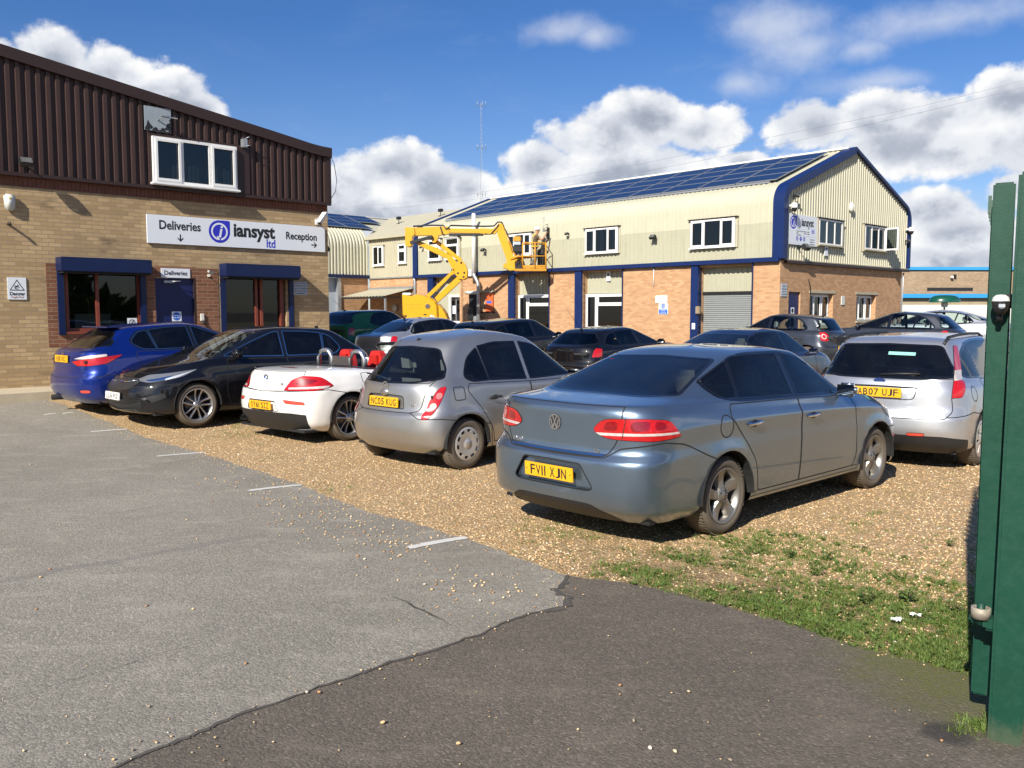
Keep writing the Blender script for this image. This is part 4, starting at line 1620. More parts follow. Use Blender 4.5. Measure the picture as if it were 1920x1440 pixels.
# ground floor brick
op = [(10.99, 13.12, .3, 3.46), (6.91, 9.05, .3, 3.44), (1.06, 3.28, .3, 3.42), (17.02, 19.0, .3, 3.5)]
b_ = MB()
wall_holes(b_, 0, LEN, .2, 3.56, op, .06, M['orange'], .35, 'y', -1)
gh = [(.66, 1.48, .2, 2.49), (2.22, 3.90, 1.26, 2.46), (5.80, 7.48, 1.44, 2.46)]
wall_holes(b_, .06, WID - .35, .2, 3.56, gh, .0, M['orange'], .28, 'x', -1)
b_.add([(WID - .35, 0, .2), (WID - .35, LEN, .2), (WID - .35, LEN, 3.56), (WID - .35, 0, 3.56)], [(0, 1, 2, 3)], M['orange'])
b_.build('brick_wall', None, MBD, recalc=False)
# recessed bays on the long face: cream panel above, something below


def fp(t, z, out=0.0):
 return (-out, t, z)


def fpr(u0):
 """window placement on the long face; runs from u0 (right end) to the left, seen from the yard"""
 return lambda u, z, o: (-o, u0 - u, z)


pan = MB()
for (a, b, zt, zb) in [(6.91, 9.05, 3.44, 2.55), (10.99, 13.12, 3.46, 2.56), (1.06, 3.28, 3.42, 2.52), (17.02, 19.0, 3.5, 2.62)]:
 ribbed(pan, a, b, zb, zt, M['cream_low'], lambda s, z, o: (.36 - o, s, z), pitch=.2, depth=.03)
pan.build('bay_panel', None, MBD, recalc=False)
bay = MB()
for (a, b, t0) in [(9.05, 9.43, 0), (13.12, 13.52, 0), (3.28, 3.60, 0), (19.0, 19.44, 0)]:
 bay.bbox(-.03, .22, a, b, .25, 3.52, M['blue'], .006)
for a in (6.88, 10.96, 1.03):
 bay.box(-.0, .2, a, a + .03, .25, 3.5, M['blue'])
bay.build('blue_pilaster', None, MBD)
# band along the long face, corner post, gable trim
bd = MB()
bd.bbox(-.10, .05, .0, LEN + .28, 3.50, 3.66, M['blue'], .01)
bd.build('blue_band', None, MBD)
gt = MB()


def gable_trim(y, w, front):
 inner = .40
 O = roof_profile(.06)[0][1:] + [(WID / 2, RGZ + .07)]
 I = [(inner, 3.60)] + [(p[0] + inner * math.cos(a_), p[1] - inner * math.sin(a_) * .9) for p, a_ in [(q, 0) for q in half[1:2]]]
 out = [(-.06, 3.60)] + O
 out += [(WID - s, z) for s, z in reversed(O[:-1])] + [(WID + .06, 3.60)]
 # the broad band narrows to a thin strip on the far side, as on the real gable
 n = len(out)
 inn = []
 for i, (s, z) in enumerate(out):
  j, k = max(i - 1, 0), min(i + 1, n - 1)
  dx, dz = out[k][0] - out[j][0], out[k][1] - out[j][1]
  L_ = math.hypot(dx, dz)
  wd = .26
  inn.append((s + dz / L_ * wd, z - dx / L_ * wd))
 for i in range(n - 1):
  a, b, c, d = out[i], out[i + 1], inn[i + 1], inn[i]
  far_side = out[i][0] >= WID / 2 - .01
  if far_side:
   c = (b[0] + (c[0] - b[0]) * .42, b[1] + (c[1] - b[1]) * .42)
   d = (a[0] + (d[0] - a[0]) * .42, a[1] + (d[1] - a[1]) * .42)
  vs = [(p[0], yy, p[1]) for yy in (y, y + w) for p in (a, b, c, d)]
  gt.add(vs, [(0, 1, 2, 3), (4, 7, 6, 5), (0, 4, 5, 1), (3, 2, 6, 7), (1, 5, 6, 2), (0, 3, 7, 4)], M['blue'])


gable_trim(-.16, .42, True)
gable_trim(LEN - .06, .36, False)
gt.build('gable_trim', None, MBD)
gd = MB(); gd.bbox(.3, WID + .1, -.14, .03, 3.46, 3.56, M['brown_trim'], .006); gd.bbox(.3, WID + .04, -.10, .03, 3.56, 3.60, M['cream_dull'], .004); gd.build('drip_edge', None, MBD)
dp = MB(); dp.tube([(WID - .3, -.05, 3.4), (WID - .42, -.06, 3.2), (WID - .44, -.06, .3)], .045, M['grey_metal'], 8); dp.build('drainpipe', None, MBD)
# gable cladding
gc = MB()
ribbed(gc, .30, WID - .1, 3.6, lambda s: gable_top(s) - .06, M['cream'], lambda s, z, o: (s, .0 - o, z), pitch=.182, depth=.045, duty=(.28, .42, .74, .88))
gc.build('gable_cladding', None, MBD, recalc=False)
# long face sheeting: wall + curved eaves + roof slopes as ribbed strips running up the profile
lf = MB()


def ribbed_profile(mb, profile, y0, y1, m_of, pitch=.2, depth=.032, duty=(.30, .42, .80, .92)):
 n = len(profile)
 nor = []
 for i in range(n):
  j, k = max(i - 1, 0), min(i + 1, n - 1)
  dx, dz = profile[k][0] - profile[j][0], profile[k][1] - profile[j][1]
  L_ = math.hypot(dx, dz)
  nor.append((-dz / L_, dx / L_))
 ys = []
 k = 0
 while y0 + k * pitch < y1:
  for d_, o in ((0, 0), (duty[0], 0), (duty[1], depth), (duty[2], depth), (duty[3], 0)):
   yy = y0 + (k + d_) * pitch
   if yy <= y1: ys.append((yy, o))
  k += 1
 for i in range(n - 1):
  base = len(mb.v)
  vs = []
  for (yy, o) in ys:
   vs += [(profile[i][0] + nor[i][0] * o, yy, profile[i][1] + nor[i][1] * o), (profile[i + 1][0] + nor[i + 1][0] * o, yy, profile[i + 1][1] + nor[i + 1][1] * o)]
  mb.add(vs, [(2 * q, 2 * q + 2, 2 * q + 3, 2 * q + 1) for q in range(len(ys) - 1)], m_of(i))


# lower sheet's darker cream puts the wall's shading into colour; upper sheet laps it
low = [(0, 3.62), (0, 4.86)]
ribbed_profile(lf, low, .2, LEN - .05, lambda i: M['cream_low'])
lf.build('wall_cladding', None, MBD, recalc=False)
up = MB()
hp = [(-.004, 4.84)] + [(s - .004 if i < 2 else s, z) for i, (s, z) in enumerate(half[1:])]
ribbed_profile(up, hp, .2, LEN - .05, lambda i: M['cream'])
fs_ = [(WID - s, z) for s, z in reversed(half)]
ribbed_profile(up, [(WID / 2, RGZ)] + fs_[1:], .2, LEN - .05, lambda i: M['cream'], pitch=.4)
up.build('roof', None, MBD, recalc=False)
rg_ = MB(); rg_.box(WID / 2 - .16, WID / 2 + .16, .1, LEN - .02, RGZ + .02, RGZ + .075, M['upvc']); rg_.build('ridge_cap', None, MBD)


def trim_box(parent, P, w, h, z0, m, gap=.09, side_depth=.05):
 pass


def face_window(t_left, z0, w, h, lights, **k):
 """upstairs window on the long face, t_left = its left end seen from the yard"""
 P = lambda u, z, o: (-.045 - o, t_left - u, z0 + z)
 f = window_unit(MBD, P, w, h, lights, **k)
 s = MB()
 def BX(u0, u1, za, zb, o0, o1, m):
  s.box(-.045 - o1, -.045 - o0, t_left - u1, t_left - u0, z0 + za, z0 + zb, m)
 BX(-.12, w + .12, h + .03, h + .055, -.01, .10, M['brown_trim'])
 BX(-.05, w + .05, -.045, -.01, -.01, .12, M['upvc'])
 BX(w + .03, w + .10, -.05, h + .03, -.03, .012, M['cream_dull'])
 s.build('flashing', None, f)
 return f


L3 = [(0, .31, 0, 1, True), (.31, .69, 0, 1, False), (.69, 1, 0, 1, True)]
face_window(3.58, 4.13, 1.86, .98, L3, blinds=False, seed=1)
face_window(8.78, 4.18, 1.72, .98, L3, blinds='part', seed=2)
face_window(13.45, 4.30, 1.5, .94, L3, blinds='part', seed=5)
face_window(19.25, 4.35, .95, 1.0, [(0, 1, 0, .68, True), (0, 1, .68, 1, True)], blinds=False, seed=6)
ow_ = face_window(17.87, 4.35, .95, 1.0, [(0, 1, 0, .68, True), (0, 1, .68, 1, False)], blinds=False, seed=6)
mb = MB()   # the top light hinged open
M4 = Matrix.Translation((-.12, 0, 5.33)) @ Matrix.Rotation(R(-38), 4, 'Y')
for q in [(0, .05, 0, .92), (-.33, -.28, 0, .92)]:
 mb.box(-.02, .02, 17.87 - q[3], 17.87 - q[2], q[0], q[1], M['upvc'], M4)
for q in [(0, .05), (.87, .92)]:
 mb.box(-.02, .02, 17.87 - q[1], 17.87 - q[0], -.28, 0, M['upvc'], M4)
oo = mb.build('open_light', None, MBD)
mb = MB(); mb.box(-.005, .0, 17.0, 17.82, -.28, 0, M['glass'], M4); mb.build('pane', None, oo)
# opened casement on the second window
# ground floor glazing on the long face


def low_window(a, b, z0, z1, lights, **k):
 P = lambda u, z, o: (.30 - o, b - u, z0 + z)
 return window_unit(MBD, P, b - a, z1 - z0, lights, fw=.07, **k)


LG = [(0, .30, 0, 1, True), (.30, 1, 0, .70, False), (.30, 1, .70, 1, True)]
low_window(6.93, 9.02, 1.02, 2.53, LG, blinds=False)
low_window(11.01, 13.10, 1.02, 2.54, LG, blinds=False)
mb = MB()
for (a, b, zb) in ((6.93, 9.02, 1.02), (11.01, 13.10, 1.02)):
 mb.box(.20, .30, a, b, .25, zb, M['upvc'])
mb.build('white_apron', None, MBD)
mb = MB()   # curtains behind the low windows
for (a, b) in ((8.45, 8.95), (12.55, 13.0)):
 for i in range(6):
  u0 = a + (b - a) * i / 6
  mb.add([(.285, u0, 1.1), (.277, u0 + .04, 1.1), (.277, u0 + .04, 2.45), (.285, u0, 2.45)], [(0, 1, 2, 3)], M['curtain'])
mb.build('curtain', None, MBD, recalc=False)
# entrance door on the left bay
mb = MB()
mb.box(.26, .34, 17.02, 17.12, .3, 2.62, M['upvc']); mb.box(.26, .34, 17.98, 18.10, .3, 2.62, M['upvc']); mb.box(.26, .34, 17.12, 17.98, 2.52, 2.62, M['upvc'])
mb.box(.27, .33, 17.12, 17.98, .3, 1.35, M['upvc']); mb.box(.26, .34, 18.10, 19.0, .3, 2.6, M['cream_low'])
eo = mb.build('entrance_door', None, MBD)
mb = MB(); mb.add([(.3, 17.12, 1.35), (.3, 17.98, 1.35), (.3, 17.98, 2.52), (.3, 17.12, 2.52)], [(0, 1, 2, 3)], M['glass']); mb.build('pane', None, eo, recalc=False)
mb = MB(); mb.add([(.34, 17.1, .4), (.34, 18.0, .4), (.34, 18.0, 2.6), (.34, 17.1, 2.6)], [(0, 1, 2, 3)], M['dark_in']); mb.add([(.295, 17.6, 1.7), (.295, 17.85, 1.7), (.295, 17.85, 2.1), (.295, 17.6, 2.1)], [(0, 1, 2, 3)], M['sign_white']); mb.build('door_poster', None, eo, recalc=False)
# roller shutter door
sh = MB()
z = .3
while z < 2.44:
 pr = [(.36, z), (.335, z + .015), (.332, z + .045), (.345, z + .068), (.36, z + .075)]
 vs = [(p[0], y, p[1]) for p in pr for y in (1.08, 3.26)]
 sh.add(vs, [(2 * k, 2 * k + 1, 2 * k + 3, 2 * k + 2) for k in range(4)], M['shutter'])
 z += .075
sh.box(.28, .40, 1.06, 3.28, 2.44, 2.53, M['under'])
sh.build('roller_shutter', None, MBD, recalc=False)
mb = MB(); mb.bbox(-.14, -.02, 3.12, 3.30, 1.72, 2.0, M['tan_door'], .02); mb.bbox(-.06, -.02, 3.36, 3.5, 1.15, 1.38, M['sign_white'], .01); mb.build('shutter_control', None, MBD)
# white conduit
mb = MB(); mb.tube([(.03, 5.35, 3.5), (.03, 5.35, 2.78)], .018, M['upvc'], 6); mb.build('conduit', None, MBD)
# vent bricks stains etc: recessed service cupboard with orange board
mb = MB(); mb.box(.0, .058, 14.4, 16.6, 2.70, 2.78, M['cream_dull']); mb.box(.01, .058, 14.5, 16.45, 1.75, 1.80, M['dark_in'])
mb.box(.03, .058, 15.5, 16.3, 1.8, 2.66, M['dark_in']); mb.build('lintel', None, MBD)
t = empty('orange_board', tuple(MC + W * 14.8 + N2 * -.02 + Vector((0, 0, 2.24))), RZ, 'orange notice board with a blue strip on the brick beside the flue pipe', 'sign')
mb = MB(); mb.bbox(-.03, -.004, -.26, .26, -.42, .42, M['orange_panel'], .004); mb.build('board', None, t)
mb = MB(); mb.box(-.033, -.0302, -.16, .18, -.05, .06, M['ink_mid']); mb.build('blue_strip', None, t)

# gable windows, door
GP = lambda a, z0: (lambda u, z, o: (a + u, -.05 - o, z0 + z))


def gable_window(a, z0, w, h, lights, **k):
 f = window_unit(MBD, GP(a, z0), w, h, lights, **k)
 s = MB()
 s.box(a - .09, a + w + .09, -.16, -.02, z0 + h + .02, z0 + h + .05, M['brown_trim'])
 s.box(a - .09, a - .01, -.11, -.02, z0 - .09, z0 + h + .02, M['cream_dull']); s.box(a + w + .01, a + w + .10, -.11, -.02, z0 - .09, z0 + h + .02, M['cream_dull'])
 s.box(a - .03, a + w + .03, -.17, -.02, z0 - .05, z0 - .003, M['cream_dull'])
 s.build('flashing', None, f)
 return f


L3g = [(0, .33, 0, 1, False), (.33, .67, 0, 1, False), (.67, 1, 0, 1, False)]
gable_window(2.48, 4.22, 1.78, .90, L3g, blinds=True, seed=7)
gable_window(6.12, 4.22, 1.78, .92, L3g, blinds='part', seed=8)
mb = MB()  # casement thrown open at the right of the second gable window
M4 = Matrix.Translation((7.90, -.12, 4.24)) @ Matrix.Rotation(R(-98), 4, 'Z')
for q in [(0, .06, 0, .88), (.50, .56, 0, .88)]:
 mb.box(q[0], q[1], -.02, .02, q[2], q[3], M['upvc'], M4)
mb.box(.06, .50, -.02, .02, 0, .06, M['upvc'], M4); mb.box(.06, .50, -.02, .02, .82, .88, M['upvc'], M4)
oo = mb.build('open_casement', None, MBD)
mb = MB(); mb.box(.06, .5, -.003, .003, .06, .82, M['glass'], M4); mb.build('pane', None, oo)
mb = MB(); mb.add([(7.35, -.065, 4.28), (7.84, -.065, 4.28), (7.84, -.065, 5.08), (7.35, -.065, 5.08)], [(0, 1, 2, 3)], mat('blue_room_wall', (.03, .20, .55), .8)); mb.build('blue_blind', None, MBD)
for (a, z0, w, h) in ((2.24, 1.28, 1.64, 1.16), (5.82, 1.46, 1.64, .98)):
 window_unit(MBD, (lambda a, z0: (lambda u, z, o: (a + u, .24 - o, z0 + z)))(a, z0), w, h, [(0, .28, 0, 1, False), (.28, .64, 0, 1, True), (.64, 1, 0, 1, True)], blinds='part', seed=int(a * 3), fw=.06)
mb = MB()
mb.box(2.1, 4.05, -.02, .2, 2.47, 2.56, M['cream_dull']); mb.box(5.7, 7.62, -.02, .2, 2.47, 2.56, M['cream_dull'])
mb.box(2.2, 3.92, -.06, .22, 1.20, 1.262, M['cream_dull']); mb.box(5.76, 7.52, -.06, .22, 1.38, 1.442, M['cream_dull'])
mb.build('lintel_and_sill', None, MBD)
mb = MB(); mb.box(.68, 1.46, .06, .12, .2, 2.47, M['navy_door']); go = mb.build('side_door', None, MBD)
mb = MB(); pl = lambda u, z, o: (u, .058 - o, z)
flat_poly(mb, [(.93, 1.55), (1.17, 1.55), (1.17, 1.95), (.93, 1.95)], pl, .002, M['sign_white'])
flat_poly(mb, disc_pts(1.05, 1.84, .08, 20), pl, .003, M['ink']); flat_poly(mb, [(.98, 1.74), (1.12, 1.74), (1.12, 1.70), (.98, 1.70)], pl, .003, M['ink']); flat_poly(mb, disc_pts(1.05, 1.62, .05, 20), pl, .003, M['ink'])
mb.build('door_notice', None, go)
mb = MB(); mb.tube([(1.98, -.02, 2.95), (2.08, -.03, 2.75), (2.13, -.03, 2.4), (2.11, -.03, .3)], .02, M['black_plastic'], 6); mb.build('cable', None, MBD)


def gw_thing(name, s, z, label, cat, out=.05):
 p = MC + U * s + N1 * out
 return empty(name, (p.x, p.y, z), RZ, label, cat)


t = gw_thing('sign_board', 1.39, 4.63, 'square white iansyst ltd board with small text on the cream gable wall', 'sign', .055)
mb = MB(); mb.bbox(-.98, .98, -.03, 0, -.52, .52, M['sign_white'], .004); mb.build('board', None, t)
mb = MB(); pl = lambda u, z, o: (u, -.031 - o, z)
logo(mb, -.68, .24, .225, pl, .001)
text_on(mb, 'iansyst', .37, pl, .29, .27, M['ink'], .001, bold=.012, sx=.86)
text_on(mb, 'ltd', .24, pl, .69, .0, M['ink_blue'], .001, bold=.003, sx=.8)
text_on(mb, 'iansyst', .09, pl, -.35, .06, M['sign_dull'], .001)
for i, s in enumerate(['Monday to Thursday 9.00am - 5.30pm', 'Friday                        9.00am - 5.00pm', 'Tel: 01223 42']):
 text_on(mb, s, .058, pl, -.47, -.04 - i * .07, M['ink'], .001, align='LEFT')
for i, x in enumerate((-.40, -.16, .08)):
 if i == 1:
  flat_poly(mb, disc_pts(x, -.30, .075, 20), pl, .001, M['ink_blue'])
 else:
  ring_poly(mb, x, -.30, .045, .075, pl, .001, M['ink_blue'], 20)
 flat_poly(mb, [(x - .03, -.31), (x + .03, -.31), (x, -.26)], pl, .002, M['sign_white'] if i == 1 else M['ink_blue'])
flat_poly(mb, [(-.47, -.195), (.86, -.195), (.86, -.20), (-.47, -.20)], pl, .001, M['sign_dull'])
for i, s in enumerate(['iansyst.co.uk', 'dyslexic.com', 'capturatalk.com']):
 text_on(mb, s, .062, pl, .65, -.29 - i * .085, M['ink'], .001)
mb.build('lettering', None, t, recalc=False)


def dome_cam(t):
 b = MB(); b.bbox(-.05, .05, -.18, 0, .02, .10, M['offwhite'], .01); b.build('bracket', None, t)
 b = MB(); b.lathe([(.14, 0), (.14, .09), (0, .10), (-.02, .10)], M['white'], 16, 'z', Matrix.Translation((0, -.22, 0))); b.build('housing', None, t)
 b = MB(); b.lathe([(-.02, .09), (-.08, .085), (-.14, .055), (-.165, 0)], M['black_plastic'], 16, 'z', Matrix.Translation((0, -.22, 0))); b.build('dome', None, t)


dome_cam(gw_thing('dome_camera', .42, 5.34, 'white dome camera at the top left corner of the square gable sign', 'security camera'))
dome_cam(gw_thing('dome_camera', 9.98, 5.15, 'white dome camera at the far right edge of the cream gable', 'security camera'))
floodlight(gw_thing('floodlight', .75, 5.75, 'small floodlight under the blue trim at the top left of the gable', 'floodlight'), .8, arm=.1)
floodlight(gw_thing('floodlight', 1.15, 4.02, 'large floodlight just below the square gable sign', 'floodlight'), 1.6, arm=.25)
floodlight(gw_thing('floodlight', 9.95, 4.72, 'floodlight under the dome camera at the right edge of the gable', 'floodlight'), 1.0, arm=.1)
t = gw_thing('bulkhead_lamp', 4.95, 5.72, 'round grey bulkhead lamp in the middle of the gable', 'lamp')
mb = MB(); mb.lathe([(0, .15), (-.06, .17), (-.10, .14), (-.13, .06), (-.135, 0)], M['offwhite'], 18, 'y', Matrix.Diagonal((.75, 1, 1.15, 1))); mb.build('housing', None, t)
t = gw_thing('notice_plate', 3.10, 4.02, 'narrow pale notice under the left upstairs gable window', 'sign', .07)
mb = MB(); mb.bbox(-.12, .12, -.02, 0, -.20, .16, M['sign_white'], .004); mb.box(-.06, .06, -.024, -.0202, .03, .10, M['ink']); mb.build('board', None, t)
t = gw_thing('notice_plate', .32, 2.52, 'grey notice plate left of the navy side door on orange brick', 'sign', .0)
mb = MB(); mb.bbox(-.2, .2, -.02, 0, -.20, .24, M['sign_dull'], .004)
pl = lambda u, z, o: (u, -.0205 - o, z)
for i, s in enumerate(['NOTICE', 'visitors please', 'report to', 'main reception']):
 text_on(mb, s, .06, pl, 0, .15 - .09 * i, M['ink'], .001)
mb.build('board', None, t)
t = gw_thing('vent_plate', 4.65, 2.22, 'small pale plate between the two ground floor gable windows', 'plate', .0)
mb = MB(); mb.bbox(-.14, .14, -.03, 0, -.17, .17, M['offwhite'], .01); mb.build('board', None, t)


def fw_thing(name, tt, z, label, cat, out=.05, group=None):
 """things on the long face: local -y points out to the yard"""
 p = MC + W * tt + N2 * out
 return empty(name, (p.x, p.y, z), RZ - PI / 2, label, cat, group)


floodlight(fw_thing('floodlight', 9.75, 5.05, 'small black floodlight on the cream wall between basket and second window', 'floodlight'), .8, arm=.12)
floodlight(fw_thing('floodlight', 5.22, 4.63, 'black floodlight midway between the two right upstairs windows', 'floodlight'), 1.25, arm=.16)
floodlight(fw_thing('floodlight', 15.0, 4.65, 'floodlight on the cream wall right of the flue pipe', 'floodlight'), 1.1, arm=.16)
floodlight(fw_thing('floodlight', 16.75, 5.3, 'tiny dark sensor light right of the tilted open window', 'floodlight'), .5, arm=.06)
floodlight(fw_thing('floodlight', 19.72, 5.02, 'dark floodlight near the left blue corner of the cream wall', 'floodlight'), .8, arm=.12)
t = fw_thing('alarm_box', 7.85, 3.28, 'white plate with dark emblem on the cream panel over the ground floor window', 'plate', -.30)
mb = MB(); mb.bbox(-.12, .12, -.03, 0, -.24, .17, M['white'], .01); mb.box(-.04, .05, -.033, -.0302, -.02, .08, M['ink']); mb.build('board', None, t)
t = fw_thing('parking_sign', 4.98, 2.28, 'blank white plate over the blue wheelchair sign on orange brick', 'sign', -.055)
mb = MB(); mb.bbox(-.28, .28, -.02, 0, -.14, .14, M['white'], .004); pl = lambda u, z, o: (u, -.0205 - o, z); text_on(mb, 'Reserved parking', .06, pl, 0, -.06, M['sign_dull'], .001); mb.build('board', None, t)
t = fw_thing('parking_sign', 4.88, 1.92, 'white and blue wheelchair parking sign on orange brick', 'sign', -.055)
mb = MB(); mb.bbox(-.22, .22, -.02, 0, -.22, .20, M['white'], .004)
flat_poly(mb, [(-.20, -.20), (.20, -.20), (.20, -.03), (-.20, -.03)], pl, .001, M['ink_mid'])
flat_poly(mb, [(-.08, .0), (.07, .0), (.07, .18), (-.08, .18)], pl, .001, M['ink_mid'])
ring_poly(mb, -.005, .055, .03, .042, pl, .002, M['white'], 18, R(130), R(400))
flat_poly(mb, disc_pts(-.01, .155, .014, 10), pl, .002, M['white']); flat_poly(mb, [(-.02, .14), (0, .14), (.0, .085), (-.02, .085)], pl, .002, M['white']); flat_poly(mb, [(0, .10), (.035, .10), (.045, .04), (.03, .04), (.02, .085), (0, .085)], pl, .002, M['white'])
text_on(mb, 'Disabled', .062, pl, 0, -.08, M['white'], .002); text_on(mb, 'parking only', .05, pl, 0, -.15, M['white'], .002)
mb.build('board', None, t)

# flue pipe with its bends and bracket box
t = fw_thing('flue_pipe', 15.55, .35, 'tall white and grey flue pipe climbing the long cream wall', 'flue pipe', .0)
mb = MB()
mb.tube([(0, -.30, 3.25), (0, -.30, 5.95)], .095, M['white'], 12)
mb.lathe([(5.95, .095), (6.0, .075), (6.02, .0)], M['white'], 12, 'z', Matrix.Translation((0, -.30, 0)))
mb.build('upper_pipe', None, t)
mb = MB(); mb.tube([(0, -.30, 3.30), (.0, -.29, 3.12), (.10, -.26, 2.98), (.22, -.24, 2.8), (.24, -.24, 2.5), (.24, -.24, -.2)], .085, M['grey_metal'], 12); mb.build('lower_pipe', None, t)
mb = MB(); mb.bbox(-.34, -.10, -.42, -.02, 3.10, 3.42, M['white'], .03); mb.tube([(-.65, -.2, 2.35), (.2, -.22, 2.35)], .08, M['white'], 10); mb.bbox(-.46, -.02, -.3, -.05, 1.05, 1.65, M['black_plastic'], .03); mb.bbox(-.1, .2, -.3, -.05, .95, 1.25, M['grey_metal'], .03); mb.build('extractor', None, t)
mb = MB()
for z in (3.6, 4.9): mb.lathe([(z, .10), (z + .05, .10)], M['grey_metal'], 12, 'z', Matrix.Translation((0, -.30, 0))); mb.tube([(0, -.3, z + .02), (0, 0, z + .02)], .015, M['grey_metal'], 6)
mb.build('pipe_clamp', None, t)
# cable and wiring on the brick
t = fw_thing('wall_cable', 16.75, .4, 'thin black cable hanging down the wall left of the flue pipe', 'cable', .0)
mb = MB(); mb.tube([(0, -.02, 4.1), (0, -.03, 2.2), (.02, -.02, 0)], .012, M['black_plastic'], 6); mb.build('cable', None, t)

# solar array on the main roof
e_dir = Vector((math.cos(SL), 0, math.sin(SL)))
for r_ in range(4):
 for c_ in range(11):
  d = .52 + .48 + r_ * .985
  y = .62 + .82 + c_ * 1.665
  b0 = Vector((px_ - .35 * math.cos(SL) * 0, 0, pz_))
  p = b0 + e_dir * (d - .14) + Vector((0, y, 0)) + Vector((-math.sin(SL), 0, math.cos(SL))) * .12
  wp = MC + U * p.x + W * p.y + Vector((0, 0, p.z))
  Rm = (Matrix.Rotation(RZ, 4, 'Z') @ Matrix.Rotation(-SL, 4, 'Y') @ Matrix.Rotation(PI / 2, 4, 'Z')).to_euler()
  solar_panel(wp, Rm, 'dark blue solar panel on the roof of the blue trimmed building', 'solar panels on the blue trimmed roof')
mb = MB()
for d in (.39, 2.0, 3.7):
 q = Vector((px_, 0, pz_)) + e_dir * d + Vector((-math.sin(SL), 0, math.cos(SL))) * .07
 mb.box(q.x - .03, q.x + .03, .9, 18.95, q.z - .03, q.z + .03, M['frame_alu'])
mb.build('panel_rail', None, MBD)
# ------------------------------------------------------------------ linked buildings behind (same local frame as the main building)
CB = empty('link_building', (MC.x, MC.y, 0), RZ, 'cream upper storey with two small windows between the blue trim and the ribbed curved building', 'building')
T0 = 24.67
mb = MB()
ribbed(mb, 20.72, T0, 3.62, 5.72, M['cream_dull'], lambda s, z, o: (.04 - o, s, z), pitch=.2, depth=.03)
mb.build('cladding', None, CB, recalc=False)
mb = MB()
mb.add([(.08, 20.3, .2), (.08, T0, .2), (.08, T0, 3.62), (.08, 20.3, 3.62)], [(0, 1, 2, 3)], M['orange'])
mb.box(.0, .1, 20.6, T0, 3.56, 3.62, M['grey_metal'])
mb.build('brick_wall', None, CB, recalc=False)
mb = MB()
a_, b_2 = (-.20, 5.74), (4.0, 7.38)
K = 60
ys = [20.4 + (28.3 - 20.4) * k / K for k in range(K + 1)]
vs = []
for k, y in enumerate(ys):
 o = .02 * (k % 2)
 q_v = min(1, max(0, (y - T0) / 3.6))
 e = (a_[0] + q_v * 4.2, a_[1] + q_v * 1.64)
 vs += [(e[0], y, e[1] + .02 + o), (b_2[0], y, b_2[1] + .02 + o)]
mb.add(vs, [(2 * k, 2 * k + 1, 2 * k + 3, 2 * k + 2) for k in range(K)], M['cream_dull'])
mb.add([(a_[0], 20.4, 5.66), (a_[0], T0 + .2, 5.66), (a_[0], T0 + .2, 5.78), (a_[0], 20.4, 5.78), (.1, 20.4, 5.66), (.1, T0 + .2, 5.66)], [(0, 1, 2, 3), (0, 4, 5, 1)], M['cream_dull'])
mb.build('roof', None, CB, recalc=False)


def link_window(t_left, z0, w, h, lights, seed):
 P = lambda u, z, o: (-.0 - o, t_left - u, z0 + z)
 f = window_unit(CB, P, w, h, lights, blinds='part', seed=seed)
 s = MB(); s.box(-.09, .02, t_left - w - .1, t_left + .1, z0 + h + .02, z0 + h + .05, M['cream_low']); s.box(-.11, .02, t_left - w - .05, t_left + .05, z0 - .05, z0 - .005, M['upvc']); s.build('flashing', None, f)


link_window(24.15, 4.28, .95, 1.02, [(0, .5, 0, 1, False), (.5, 1, 0, 1, True)], 4)
link_window(21.85, 4.32, .66, .98, [(0, 1, 0, .66, True), (0, 1, .66, 1, True)], 5)
mb = MB(); mb.tube([(-.03, 20.58, 3.6), (-.03, 20.5, 3.4), (-.03, 20.48, .3)], .07, M['grey_metal'], 8); mb.build('drainpipe', None, CB)
# lean-to canopy in the corner
LT = empty('lean_to_roof', (MC.x, MC.y, 0), RZ, 'pale corrugated lean-to roof against orange brick left of the yellow boom lift', 'lean-to')
mb = MB()
K = 56
vs = []
for k in range(K + 1):
 y = 20.75 + (T0 - .02 - 20.75) * k / K
 o = .025 * math.sin(k * PI / 2 * 1.0)
 yf = y - 1.5
 vs += [(.05, y, 3.0 + o), (-2.0, y - .35, 2.58 + o)]
mb.add(vs, [(2 * k, 2 * k + 1, 2 * k + 3, 2 * k + 2) for k in range(K)], M['cream_dull'])
mb.build('roof_sheet', None, LT, recalc=False)
mb = MB(); mb.box(-2.02, -1.95, 20.3, T0 - .4, 2.46, 2.55, M['under']); mb.box(-.02, .05, 20.7, T0, 2.98, 3.10, M['grey_metal']); mb.box(-2.0, .05, 20.35, 20.42, 2.5, 2.55, M['under']); mb.box(-2.0, -1.92, 20.3, 20.38, .3, 2.5, M['grey_metal']); mb.build('support_beam', None, LT)
t = empty('bulkhead_lamp', tuple(MC + W * 22.2 + N2 * .02 + Vector((0, 0, 2.0))), RZ - PI / 2, 'round pale lamp on the shaded brick under the lean-to', 'lamp')
mb = MB(); mb.lathe([(0, .17), (-.07, .18), (-.1, .14), (-.12, 0)], M['offwhite'], 16, 'y'); mb.build('housing', None, t)

